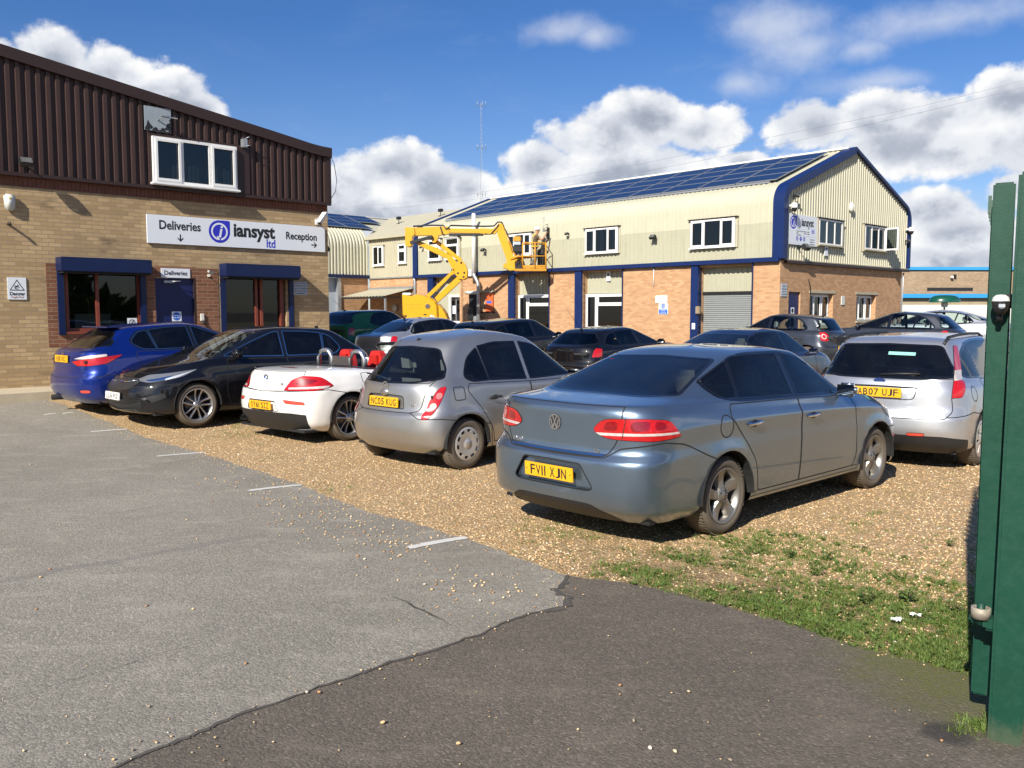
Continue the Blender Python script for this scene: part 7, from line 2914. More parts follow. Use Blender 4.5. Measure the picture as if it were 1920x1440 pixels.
def mirror(parent, x, y, z, m, s=1.0):
 for sg in (1, -1):
  o = MB()
  bm = bmesh.new(); bmesh.ops.create_cube(bm, size=1)
  for v in bm.verts:
   k = .72 if v.co.x > 0 else 1
   v.co = Vector((v.co.x * .12 * s, v.co.y * .21 * s * k, v.co.z * .145 * s * k))
  bmesh.ops.bevel(bm, geom=bm.edges[:], offset=.035 * s, segments=4, affect='EDGES')
  o.from_bm(bm, m, Matrix.Translation((x, sg * (y + .13 * s), z)), smooth=True); bm.free()
  o.bbox(x - .03, x + .03, min(sg * (y - .05), sg * (y + .05)), max(sg * (y - .05), sg * (y + .05)), z - .075 * s, z - .03 * s, M['black_plastic'], .01)
  h = o.build('wing_mirror', None, parent)
  g = MB(); g.bbox(x - .063 * s, x - .058 * s, min(sg * (y + .05 * s), sg * (y + .215 * s)), max(sg * (y + .05 * s), sg * (y + .215 * s)), z - .05 * s, z + .05 * s, M['dark_mirror'], .002)
  g.build('mirror_glass', None, h)


def handle(parent, x, y, z, m, sg, L=.19):
 o = MB()
 o.tube([(x - L / 2, sg * (y + .0), z), (x - L * .36, sg * (y + .034), z + .004), (x + L * .36, sg * (y + .034), z + .008), (x + L / 2, sg * (y + .0), z + .006)], .014, m, 8)
 o.lathe([(0, .0), (.0, .04)], M['seam'], 14, 'y', Matrix.Translation((x, sg * (y + .003), z)) @ Matrix.Diagonal((1.2, 1, .75, 1)))
 o.build('door_handle', None, parent, recalc=False)


def interior(parent, sx, fx, wy, zf=.30, seat=None, rows=((.55, 2), (1.45, 2)), belt=.9, wheel_x=None, head=1.18):
 """seats, dash, floor under the glass"""
 seat = seat or M['seat']
 b = MB()
 b.box(sx, fx, -wy, wy, zf, zf + .02, M['dash'])
 b.bbox(fx - .28, fx + .12, -wy, wy, belt - .28, belt - .015, M['dash'], .05)
 b.box(sx - .15, sx + .12, -wy, wy, belt - .14, belt - .10, M['dash'])
 b.build('cabin_floor', None, parent)
 for (x, n) in rows:
  for sg in (-1, 1):
   s = MB()
   M4 = Matrix.Translation((x, sg * .36, zf + .42)) @ Matrix.Rotation(R(-14), 4, 'Y')
   s.bbox(-.07, .07, -.245, .245, -.22, head - zf - .66, seat, .066, M4)
   s.bbox(x - .02, x + .46, sg * .36 - .24, sg * .36 + .24, zf + .14, zf + .30, seat, .05)
   M4 = Matrix.Translation((x - .10, sg * .36, head - .02)) @ Matrix.Rotation(R(-8), 4, 'Y')
   s.bbox(-.06, .06, -.13, .13, -.14, .10, seat, .058, M4)
   s.build('seat', None, parent)
 if wheel_x:
  s = MB(); s.lathe([(-.012, .17), (0, .185), (.012, .17), (0, .155), (-.012, .17)], M['dash'], 24, 'x', Matrix.Translation((wheel_x, -.36, belt - .06)) @ Matrix.Rotation(R(-22), 4, 'Y')); s.box(wheel_x - .01, wheel_x + .02, -.52, -.2, belt - .08, belt - .05, M['dash']); s.build('steering_wheel', None, parent)


def arch_liner(parent, arches, wy, r):
 for (ax, az, ar) in arches:
  for sg in (-1, 1):
   b = MB()
   K = 18
   vs = []
   for k in range(K + 1):
    a = -PI * .03 + PI * 1.06 * k / K
    for y_ in (wy + .004, wy - .26):
     vs.append((ax + (ar + .006) * math.cos(a), sg * y_, az + (ar + .006) * math.sin(a)))
   b.add(vs, [(2 * k, 2 * k + 1, 2 * k + 3, 2 * k + 2) for k in range(K)], M['under'])
   b.add([(ax + (ar + .006) * math.cos(-PI * .03 + PI * 1.06 * k / K), sg * (wy - .26), az + (ar + .006) * math.sin(-PI * .03 + PI * 1.06 * k / K)) for k in range(K + 1)], [tuple(range(K + 1))], M['under'])
   b.build('wheel_arch', None, parent, recalc=False)


def circle_poly(x, z, r, n=28, flat=None):
 return [(x + r * math.cos(2 * PI * k / n), z + r * math.sin(2 * PI * k / n)) for k in range(n)]


def put_car(o, x, y, heading, pitch=None, wb=2.6):
 """origin on the ground under the rear axle; heading measured clockwise from straight ahead"""
 h = R(heading)
 fx, fy = x + wb * math.sin(h), y + wb * math.cos(h)
 z0, z1 = gz(x, y), gz(fx, fy)
 o.location = (x, y, z0)
 o.rotation_euler = Matrix.Rotation(PI / 2 - h, 4, 'Z').to_3x3().to_4x4().to_euler()
 o.rotation_euler = (Matrix.Rotation(PI / 2 - h, 4, 'Z') @ Matrix.Rotation(-math.atan2(z1 - z0, wb), 4, 'Y')).to_euler()


def badge_pos(sh, y, z, x_from=-3, dirx=1):
 h = sh.bvh.ray_cast(Vector((x_from, y, z)), Vector((dirx, 0, 0)))
 return h[0] if h[0] else Vector((0, y, z))


def surf(bvh, y, z, front=False):
 h = bvh.ray_cast(Vector((6 if front else -4, y, z)), Vector((-1 if front else 1, 0, 0)))
 return h[0].x if h[0] is not None else 0


def surfy(bvh, x, z):
 h = bvh.ray_cast(Vector((x, 3, z)), Vector((0, -1, 0)))
 return h[0].y if h[0] is not None else .85


def ring_badge(parent, bvh, y, z, r, kind, front=False):
 x = surf(bvh, y, z, front)
 o = MB()
 sg = 1 if front else -1
 place = lambda u, v, d: (x + sg * (d + .004), y - sg * -u if front else y - u, z + v)
 ms = {'v': M['chrome'], 'quarter': M['chrome'], 'bar': M['chrome'], 'oval': M['ink_mid'], 'wing': M['chrome']}
 if kind == 'v':      # letter V above W inside a ring
  flat_poly(o, disc_pts(0, 0, r, 28), place, 0, M['dark_alloy'])
  ring_poly(o, 0, 0, r * .84, r, place, .003, M['chrome'], 28)
  for pts in ([(-.45, .75), (-.22, .75), (0, .18), (.22, .75), (.45, .75), (.10, -.02), (-.10, -.02)], [(-.80, .35), (-.55, .35), (-.32, -.42), (-.08, .02), (.08, .02), (.32, -.42), (.55, .35), (.80, .35), (.42, -.80), (.24, -.80), (0, -.28), (-.24, -.80), (-.42, -.80)]):
   flat_poly(o, [(a * r, b * r) for a, b in pts], place, .003, M['chrome'])
 elif kind == 'quarter':
  flat_poly(o, disc_pts(0, 0, r, 28), place, 0, M['gloss_black'])
  for k, m_ in enumerate((M['white'], M['ink_mid'], M['white'], M['ink_mid'])):
   flat_poly(o, [(0, 0)] + disc_pts(0, 0, r * .62, 8, k * PI / 2, (k + 1) * PI / 2) + [(r * .62 * math.cos((k + 1) * PI / 2), r * .62 * math.sin((k + 1) * PI / 2))], place, .002, m_)
  ring_poly(o, 0, 0, r * .92, r, place, .002, M['chrome'], 28)
 elif kind == 'bar':
  ring_poly(o, 0, 0, r * .76, r, place, .003, M['chrome'], 28)
  flat_poly(o, [(-r * 1.1, -r * .16), (r * 1.1, -r * .16), (r * 1.1, r * .16), (-r * 1.1, r * .16)], place, .005, M['chrome'])
 elif kind == 'oval':
  flat_poly(o, [(a * 2.1, b) for a, b in disc_pts(0, 0, r, 28)], place, 0, M['chrome'])
  flat_poly(o, [(a * 1.95, b * .86) for a, b in disc_pts(0, 0, r, 28)], place, .002, mat('deep_blue_badge', (.02, .04, .16), .3))
  text_on(o, 'Ford', r * 1.35, lambda u, v, d: place(-u if front else u, v, d), 0, 0, M['chrome'], .003, bold=.0006, shear=.25)
 else:
  ring_poly(o, 0, 0, r * .84, r, place, .003, M['chrome'], 24)
  flat_poly(o, [(-.6 * r, .5 * r), (.1 * r, .6 * r), (.6 * r, .2 * r), (.1 * r, .05 * r), (.3 * r, -.5 * r), (-.2 * r, -.2 * r)], place, .003, M['chrome'])
 return o.build('badge', None, parent, recalc=False)


def small_text(parent, bvh, s, y, z, size):
 x = surf(bvh, y, z)
 o = MB(); text_on(o, s, size, lambda u, v, d: (x - d - .004, y - u, z + v), 0, 0, M['chrome'], .0, bold=.001)
 o.build('badge_lettering', None, parent, recalc=False)


def antenna(parent, x, z, L=.45, lean=-.5, y=0):
 o = MB(); o.tube([(x, y, z), (x + lean * L, y, z + L * .85)], .004, M['black_plastic'], 5, taper=[1.4, .6]); o.bbox(x - .03, x + .04, y - .018, y + .018, z - .02, z + .022, M['black_plastic'], .01); o.build('antenna', None, parent)


def make_car(name, label, cat, paint, spec, pos, heading, detail=2, group=None):
 o = empty(name, (0, 0, 0), 0, label, cat, group)
 wb, wr, W2 = spec['wb'], spec['wr'], spec['w']
 ar = spec.get('ar', wr + .045)
 arches = [(0, wr + .01, ar), (wb, wr + .01, ar)]
 sh = Shell(spec['rings'], arches, spec.get('flare', .014))
 bvh = sh.bvh
 for c in spec['cuts']:
  nm, view, poly, mt, kw = c
  sh.cut(nm, view, smooth_poly(poly, kw.get('r', .25), kw.get('n', 4)), mt, **{k: v for k, v in kw.items() if k not in ('r', 'n')})
 for (ax, az, r_) in arches:
  sh.cut('void', 'side', circle_poly(ax, az, r_, 36), None)
 parts = sh.finish(o, paint)
 # keep the source surface alive for placing trim
 wy = surfy(bvh, 0, wr + ar + .02) - .005
 arch_liner(o, arches, wy, wr)
 u = MB(); z0 = spec.get('floor', .2)
 u.box(-.6 if 'xr' not in spec else spec['xr'], spec.get('xf', wb + .6), -W2 + .13, W2 - .13, z0, z0 + .03, M['under'])
 u.box(ar + .0, wb - ar - .0, -W2 + .10, W2 - .10, z0 - .0, z0 + .05, M['under'])
 u.build('underbody', None, o)
 tr = spec.get('track', W2 - .035)
 for x in (0, wb):
  for sg in (1, -1):
   wheel(o, x, sg * tr, wr, spec['rr'], spec['wheel'], spec.get('tw', .21))
 for (x, z, *r_) in spec.get('handles', []):
  for sg in (1, -1):
   handle(o, x, surfy(bvh, x, z), z, (r_[0] if r_ else paint), sg)
 if 'mirror' in spec:
  mx, mz = spec['mirror'][:2]
  mirror(o, mx, spec['mirror'][2] if len(spec['mirror']) > 2 else surfy(bvh, mx, mz), mz, spec.get('mirror_m', paint))
 if 'inner' in spec:
  interior(o, **spec['inner'])
 if 'plate' in spec:
  txt, z, tilt, dx = spec['plate']
  reg_plate(o, txt, surf(bvh, .1, z) - .012 + dx, z, tilt=tilt)
 if 'fplate' in spec:
  txt, z, tilt = spec['fplate']
  reg_plate(o, txt, surf(bvh, .1, z, True) + .014, z, True, tilt, white=True)
 put_car(o, *pos, heading, wb=wb)
 return o, bvh, parts
SEAM = (.010, M['seam'], .0012)
TRIM_B = (.018, M['gloss_black'], .002)
CHR = (.014, M['chrome'], .003)


def gl(poly, r=.2, m=None, seam=TRIM_B, view='side', name='side_window'):
 return (name, view, poly, m or M['car_glass'], dict(r=r, seam=seam, seam_name='window_trim', pair=(view == 'side')))


# ---- blue grey saloon (nearest)
def saloon_spec():
 wb = 2.712
 rings = [
  (.3, -.95, 3.40, .35, .45, 3.0, 2.6, .80, .205),
  (.22, -1.075, 3.57, .42, .57, 3.3, 2.5, .880, [(-1.05, .305), (-.5, .28), (.5, .235), (2.4, .235), (3.0, .25), (3.6, .24)]),
  (.4, -1.105, 3.625, .46, .62, 3.3, 2.5, [(-.7, .885), (.2, .905), (1.4, .905), (2.7, .90), (3.2, .88)], [(-1.1, .46), (1.3, .46), (3.6, .44)]),
  (.22, -1.11, 3.60, .48, .64, 3.2, 2.4, [(-.7, .89), (.2, .91), (1.4, .91), (2.7, .905), (3.2, .87)], [(-1.1, .665), (0, .70), (2.7, .66), (3.5, .60)]),
  (.3, -1.055, 3.54, .50, .66, 3.0, 2.3, [(-.7, .875), (.2, .90), (1.4, .905), (2.7, .895), (3.2, .85)], [(-1.1, .73), (0, .80), (2.7, .76), (3.5, .68)]),
  (.12, -1.055, 3.50, .50, .66, 2.95, 2.25, [(-.7, .875), (.2, .905), (1.4, .910), (2.7, .89), (3.2, .83)], [(-1.1, .90), (0, .925), (1.3, .905), (2.7, .84), (3.4, .73)]),
  (.3, -1.06, 3.42, .50, .66, 2.9, 2.2, [(-.7, .83), (.2, .862), (1.4, .875), (2.7, .85), (3.2, .79)], [(-1.1, 1.035), (-.3, 1.02), (.8, .985), (2.4, .92), (3.0, .85), (3.4, .75)]),
  (.16, -1.03, 3.28, .42, .60, 2.8, 2.2, [(-.6, .78), (.2, .838), (1.4, .862), (2.5, .80), (3.1, .70)], [(-1.05, 1.09), (-.3, 1.085), (.8, 1.035), (2.4, .975), (3.0, .91), (3.3, .81)]),
  (.2, -.55, 2.42, .22, .42, 3.4, 2.4, [(-.4, .71), (.3, .80), (1.4, .825), (2.1, .79)], [(-.55, 1.13), (.2, 1.10), (1.4, 1.05), (2.4, 1.02)]),
  (.24, .36, 1.72, .20, .34, 3.6, 2.6, [(.4, .62), (.7, .64), (1.2, .645), (1.6, .62)], [(.36, 1.41), (.7, 1.435), (1.1, 1.44), (1.45, 1.425), (1.72, 1.385)]),
  (.4, .52, 1.58, .24, .30, 2.8, 2.4, .49, [(.5, 1.458), (1.0, 1.482), (1.6, 1.438)]),
  (.3, .75, 1.35, .1, .1, 2, 2, .001, [(.7, 1.485), (1.0, 1.496), (1.35, 1.475)])]
 c = [('rear_bumper', 'wrap', [(0, .1, 0), (0, .69, 0), (.50, .70), (.62, .775), (.95, .825), (1.15, .80), (1.45, .71), (1.7, .62), (1.7, .1)], None, dict(r=.1, seam=SEAM)), ('front_bumper', 'wrapf', [(0, .1, 0), (0, .60, 0), (.9, .60), (1.3, .62), (1.7, .60), (1.7, .1)], None, dict(r=.1, seam=SEAM))]
 c.append(('rear_window', 'rear', [(0, 1.405, 0), (.535, 1.39, .08), (.69, 1.145, .08), (.45, 1.128, .3), (0, 1.13, 0)], M['car_glass'], dict(r=.2, seam=(.03, M['gloss_black'], .002), seam_name='window_trim')))
 c.append(('windscreen', 'front', [(0, 1.365, 0), (.52, 1.345, .15), (.74, 1.01, .15), (0, 1.0, 0)], M['car_glass'], dict(r=.2, seam=(.03, M['gloss_black'], .002), seam_name='window_trim')))
 # door glass: quarter, rear, front
 c.append(('window_surround', 'side', [(-.165, 1.235, .4), (-.04, 1.355, .3), (.33, 1.422, .1), (.7, 1.445, .1), (1.2, 1.443, .1), (1.45, 1.415, .3), (1.78, 1.28, .2), (2.28, 1.03, .05), (2.05, 1.005, .1), (1.2, 1.035, 0), (.05, 1.063, .3)], M['gloss_black'], dict(r=.1, pair=True)))
 c.append(gl([(-.13, 1.235, .4), (-.02, 1.335, .3), (.33, 1.40, .1), (.245, 1.085, 0), (.07, 1.085, .3)], .2))
 c.append(gl([(.275, 1.083, 0), (.36, 1.405, .0), (.65, 1.42, .2), (1.10, 1.422, 0), (1.125, 1.058, 0)], .15))
 c.append(gl([(1.20, 1.055, 0), (1.19, 1.42, .06), (1.42, 1.395, .3), (1.75, 1.265, .3), (2.22, 1.035, .08), (2.05, 1.025, 0)], .15))
 c.append(('rear_door', 'side', [(1.155, .30, 0), (1.155, 1.03, 0), (.10, 1.05, 0), (.05, .95, .2), (.22, .78, .3), (.42, .55, .3), (.47, .30, .1)], None, dict(r=.1, seam=SEAM, pair=True)))
 c.append(('front_door', 'side', [(1.165, .30, 0), (1.165, 1.03, 0), (2.20, .99, 0), (2.24, .70, .2), (2.26, .40, .2), (2.20, .30, .1)], None, dict(r=.1, seam=SEAM, pair=True)))
 c.append(('sill_trim', 'side', [(.36, .262), (2.30, .262), (2.30, .30), (.36, .30)], None, dict(r=0, seam=(.006, M['black_plastic'], .002))))
 c.append(('fuel_flap', 'right', circle_poly(-.02, .885, .088, 20), None, dict(r=0, seam=SEAM)))
 # boot lid, bumper joint, lamps
 c.append(('boot_lid', 'wrap', [(0, .695, 0), (.50, .70, .3), (.585, .82, .2), (.62, 1.0, .1), (.62, 1.105, 0), (0, 1.105, 0)], None, dict(r=.2, seam=SEAM)))
 c.append(('plate_recess', 'rear', [(0, .645, 0), (.30, .640, .1), (.44, .44, .25), (0, .44, 0)], None, dict(r=.2, depth=.028, seam=(.006, M['seam'], .001))))
 c.append(('lower_valance', 'rear', [(0, .335, 0), (.38, .335, .2), (.52, .27, .2), (.60, .20, 0), (0, .20, 0)], M['black_plastic'], dict(r=.2)))
 tl = [(.37, .90, .4), (.47, .99, .3), (.78, 1.0, .2), (1.0, .985, .3), (1.12, .865, .12), (.86, .838, .2), (.50, .845, .3)]
 c.append(('tail_light', 'wrap', tl, M['tail_red'], dict(r=.25, offset=.006, pair=True, seam=SEAM)))
 for q_ in ([(.47, .905), (.59, .91), (.59, .975), (.50, .975)], [(.69, .905), (.83, .915), (.83, .985), (.69, .98)], [(.87, .915), (.97, .92), (.95, .97), (.87, .985)]):
  c.append(('lens_chamber', 'wrap', smooth_poly(q_, .35), M['tail_dark'], dict(r=0, offset=.0065, only=('tail_light',))))
 c.append(('light_strip', 'wrap', [(.42, .866), (.62, .872), (1.09, .884), (1.09, .90), (.62, .893), (.41, .886)], M['tail_clear'], dict(r=.1, offset=.0075, only=('tail_light',))))
 c.append(('light_gap', 'wrap', [(.62, .82), (.626, .82), (.655, 1.01), (.649, 1.01)], M['seam'], dict(r=0, offset=.0076, only=('tail_light', 'light_strip'))))
 c.append(('chrome_strip', 'wrap', [(0, .703, 0), (.49, .708, 0), (.50, .724, 0), (0, .719, 0)], M['chrome'], dict(r=0, offset=.004)))
 c.append(('headlight', 'wrapf', [(.52, .64, .3), (.60, .74, .2), (1.0, .80, .3), (1.25, .83, .2), (1.12, .70, .3), (.7, .62, .2)], M['head_lens'], dict(r=.2, offset=.004, pair=True, seam=SEAM)))
 c.append(('grille', 'front', [(0, .72, 0), (.50, .70, .2), (.46, .58, .2), (0, .57, 0)], M['gloss_black'], dict(r=.1)))
 return dict(wb=wb, wr=.318, rr=.226, w=.905, track=.885, ar=.362, rings=rings, cuts=c, floor=.2, xr=-.85, xf=3.3,
    wheel=dict(n=5, w0=.085, w1=.135, hub=.07, rot=.12, twist=.03, m=M['dull_alloy']), tw=.225, handles=[(.38, .875, M['chrome']), (1.36, .865, M['chrome'])], mirror=(2.02, 1.055), inner=dict(sx=-.35, fx=2.2, wy=.74, belt=1.02, rows=((.30, 2), (1.25, 2)), wheel_x=1.78, head=1.22),
    plate=('FV11 XJN', .545, R(4), -.012))


M['tail_dark'] = lamp_mat('dark_red_lens', (.26, .003, .006))
M['dull_alloy'] = mat('dusty_alloy', (.30, .285, .26), .38, metal=.75, var=.1)
P_GREY = car_paint('blue_grey_metallic', (.185, .245, .315), metal=.84, rough=.30, flake=.3)
P_SILVER = car_paint('silver_metallic', (.40, .395, .385), metal=.8, rough=.36, flake=.25)
P_SILVER2 = car_paint('pale_silver_metallic', (.52, .535, .56), metal=.75, rough=.40, flake=.2)
P_WHITE = car_paint('white_gloss', (.80, .79, .76), rough=.4, dust=.12)
P_BLACK = car_paint('black_gloss', (.004, .004, .006), rough=.4, dust=.05)
P_BLUE = car_paint('deep_blue_pearl', (.003, .022, .21), metal=.5, rough=.3)
P_GREEN = car_paint('leaf_green', (.02, .17, .055), rough=.4)
P_NAVY = car_paint('navy_gloss', (.010, .014, .040), metal=.3, rough=.3)
P_DGREY = car_paint('dark_grey_metallic', (.045, .050, .062), metal=.5, rough=.32, flake=.2)

car1, bvh, parts = make_car('saloon_car', 'blue grey four door saloon nearest the camera, plate FV11 XJN', 'car', P_GREY, saloon_spec(), (1.106, 7.56), 46.5)
ring_badge(car1, bvh, 0, .93, .062, 'v')
small_text(car1, bvh, 'PASSAT', .42, .755, .042)
small_text(car1, bvh, 'TDI', -.42, .745, .04)
mb = MB()
for y in (.50, .60):
 mb.tube([(-.97, y, .262), (-.8, y, .27)], .030, M['chrome'], 12, cap=False); mb.lathe([(-.95, 0), (-.95, .028)], M['under'], 12, 'x', Matrix.Translation((0, y, .267)))
mb.build('exhaust', None, car1)
mb = MB(); mb.box(.22, .24, .40, .52, 1.36, 1.362, M['tail_red']); mb.build('brake_lamp', None, car1)
# mud flap area behind the rear wheel
mb = MB(); mb.bbox(.33, .345, -.84, -.70, .18, .40, M['grey_metal'], .004); mb.build('mud_flap', None, car1)


# ---- small silver hatchback
def bubble_spec():
 wb = 2.43
 rings = [
  (.3, -.45, 2.95, .3, .4, 3.0, 2.6, .68, .20),
  (.35, -.555, 3.05, .36, .5, 3.0, 2.5, .785, [(-.6, .30), (-.2, .26), (.5, .22), (2.0, .22), (3.0, .24)]),
  (.4, -.615, 3.09, .46, .6, 2.9, 2.4, [(-.3, .80), (.3, .83), (1.2, .825), (2.4, .83), (2.7, .80)], [(-.6, .45), (1.2, .45), (3, .44)]),
  (.22, -.60, 3.06, .48, .6, 2.8, 2.3, [(-.3, .80), (.3, .832), (1.2, .83), (2.4, .83), (2.7, .79)], [(-.6, .62), (0, .66), (2.4, .64), (3, .6)]),
  (.3, -.555, 2.98, .48, .6, 2.7, 2.2, [(-.3, .775), (.3, .825), (1.2, .828), (2.4, .815), (2.7, .76)], [(-.6, .67), (0, .75), (2.4, .76), (2.9, .70)]),
  (.35, -.54, 2.84, .50, .6, 2.5, 2.2, [(-.2, .735), (.3, .80), (1.2, .815), (2.3, .78), (2.6, .70)], [(-.6, .93), (0, .93), (1.2, .915), (2.2, .92), (2.8, .84)]),
  (.3, -.495, 2.62, .46, .55, 2.4, 2.2, [(-.1, .70), (.3, .77), (1.2, .785), (2.2, .72), (2.5, .62)], [(-.5, 1.01), (0, 1.0), (1.2, .965), (2.1, .98), (2.6, .93)]),
  (.2, -.43, 2.16, .40, .40, 2.5, 2.3, [(0, .685), (.4, .745), (1.2, .765), (1.9, .72)], [(-.43, 1.055), (0, 1.03), (1.2, .985), (2.1, 1.02)]),
  (.3, -.10, 1.50, .32, .36, 2.6, 2.4, [(.1, .52), (.5, .56), (1.0, .565), (1.4, .535)], [(-.12, 1.43), (.3, 1.485), (.8, 1.505), (1.2, 1.48), (1.5, 1.42)]),
  (.4, .08, 1.35, .28, .3, 2.5, 2.3, .42, [(.05, 1.495), (.7, 1.56), (1.35, 1.49)]),
  (.3, .35, 1.1, .1, .1, 2, 2, .001, [(.35, 1.545), (.75, 1.582), (1.1, 1.555)])]
 c = [('rear_bumper', 'wrap', [(0, .1, 0), (0, .655, 0), (.45, .66), (.58, .60), (.85, .605), (1.2, .56), (1.6, .50), (1.6, .1)], None, dict(r=.1, seam=SEAM)), ('rear_window', 'rear', [(0, 1.385, 0), (.44, 1.365, .2), (.60, 1.16, .3), (.645, 1.04, .2), (.40, .995, .3), (0, .985, 0)], M['car_glass'], dict(r=.2, seam=(.026, M['gloss_black'], .002), seam_name='window_trim')),
         ('windscreen', 'front', [(0, 1.40, 0), (.48, 1.38, .15), (.68, 1.04, .15), (0, 1.02, 0)], M['car_glass'], dict(r=.2, seam=(.03, M['gloss_black'], .002), seam_name='window_trim')),
         gl([(.055, 1.06, .35), (.16, 1.26, .35), (.335, 1.375, .1), (.395, 1.0, 0), (.12, .995, .3)], .25),
         gl([(.415, 1.0, 0), (.36, 1.39, .0), (.62, 1.432, .2), (.985, 1.432, 0), (1.03, .985, 0)], .1),
         gl([(1.10, .985, 0), (1.06, 1.43, .05), (1.30, 1.395, .3), (1.62, 1.25, .3), (2.0, 1.0, .1)], .15),
         ('rear_door', 'side', [(1.06, .28, 0), (1.06, .955, 0), (.08, .975, 0), (.03, .90, .3), (.22, .68, .3), (.40, .42, .2), (.44, .28, 0)], None, dict(r=.1, seam=SEAM, pair=True)),
         ('front_door', 'side', [(1.07, .28, 0), (1.07, .955, 0), (2.0, .955, 0), (2.02, .55, .2), (1.96, .28, .1)], None, dict(r=.1, seam=SEAM, pair=True)),
         ('tailgate', 'wrap', [(0, .655, 0), (.42, .66, .1), (.56, .69, .3), (.60, .90, .2), (.66, 1.05, 0), (.60, .995, 0), (.40, .985, 0), (0, .985, 0)], None, dict(r=.1, seam=SEAM)),
         ('tail_light', 'wrap', [(.60, .60, .3), (.70, .60, .3), (.80, .84, .3), (.82, .955, .3), (.745, .945, .3), (.655, .80, .2)], M['tail_red'], dict(r=.3, offset=.008, pair=True, seam=SEAM)),
         ('reverse_lamp', 'wrap', circle_poly(.705, .74, .038, 14), M['tail_clear'], dict(r=0, offset=.011, only=('tail_light',), pair=True)),
         ('indicator', 'wrap', circle_poly(.755, .855, .036, 14), M['tail_pink'], dict(r=0, offset=.011, only=('tail_light',), pair=True)),
         ('fuel_flap', 'right', smooth_poly([(-.16, .80), (-.01, .80), (-.01, .945), (-.16, .945)], .2), None, dict(r=0, seam=SEAM)),
         ('plate_recess', 'rear', [(0, .852, 0), (.31, .842, .2), (.33, .70, .1), (0, .70, 0)], None, dict(r=.2, depth=.022, seam=(.005, M['seam'], .001))),
         ('headlight', 'wrapf', smooth_poly([(.45, .62), (.75, .60), (.80, .86), (.55, .84)], .4), M['head_lens'], dict(r=0, pair=True, seam=SEAM))]
 return dict(wb=wb, wr=.295, rr=.190, w=.83, track=.812, ar=.338, rings=rings, cuts=c, floor=.2, xr=-.4, xf=2.9, flare=.022, wheel=dict(kind='cover', n=10, ri=.73, ro=.89, frac=.45), tw=.18,
    handles=[(.44, .80, P_SILVER), (1.26, .80, P_SILVER)], mirror=(1.86, 1.0), inner=dict(sx=-.25, fx=1.95, wy=.66, belt=.96, rows=((.22, 2), (1.1, 2)), wheel_x=1.6, head=1.22),
    plate=('NC05 KUG', .765, R(-3), .0))


M['tail_pink'] = lamp_mat('pinkish_lens', (.60, .22, .20))
car2, bvh, parts = make_car('hatchback_car', 'small rounded silver hatchback, plate NC05 KUG, between white roadster and saloon', 'car', P_SILVER, bubble_spec(), (-1.09, 10.42), 43.5)
ring_badge(car2, bvh, 0, .945, .052, 'bar')
small_text(car2, bvh, '1.2 S', -.44, .745, .045)
antenna(car2, -.02, 1.455, .05)
mb = MB(); x_ = surf(bvh, 0, .875); mb.lathe([(x_ - .016, 0), (x_ - .016, .05), (x_ + .01, .058)], P_SILVER, 18, 'x', Matrix.Translation((0, 0, .875)) @ Matrix.Diagonal((1, 1.2, .75, 1))); mb.build('boot_catch', None, car2)
mb = MB(); x_ = surf(bvh, .3, 1.05); mb.tube([(x_ - .02, .02, 1.0), (x_ + .0, .3, 1.045), (x_ + .02, .52, 1.06)], .011, M['black_plastic'], 6); mb.lathe([(x_ - .035, 0), (x_ - .035, .03), (x_, .035)], M['black_plastic'], 12, 'x', Matrix.Translation((0, .06, 1.0))); mb.build('rear_wiper', None, car2)
mb = MB(); mb.bbox(-.05, -.035, -.06, .06, 1.34, 1.375, M['tail_red'], .005); mb.build('brake_lamp', None, car2)


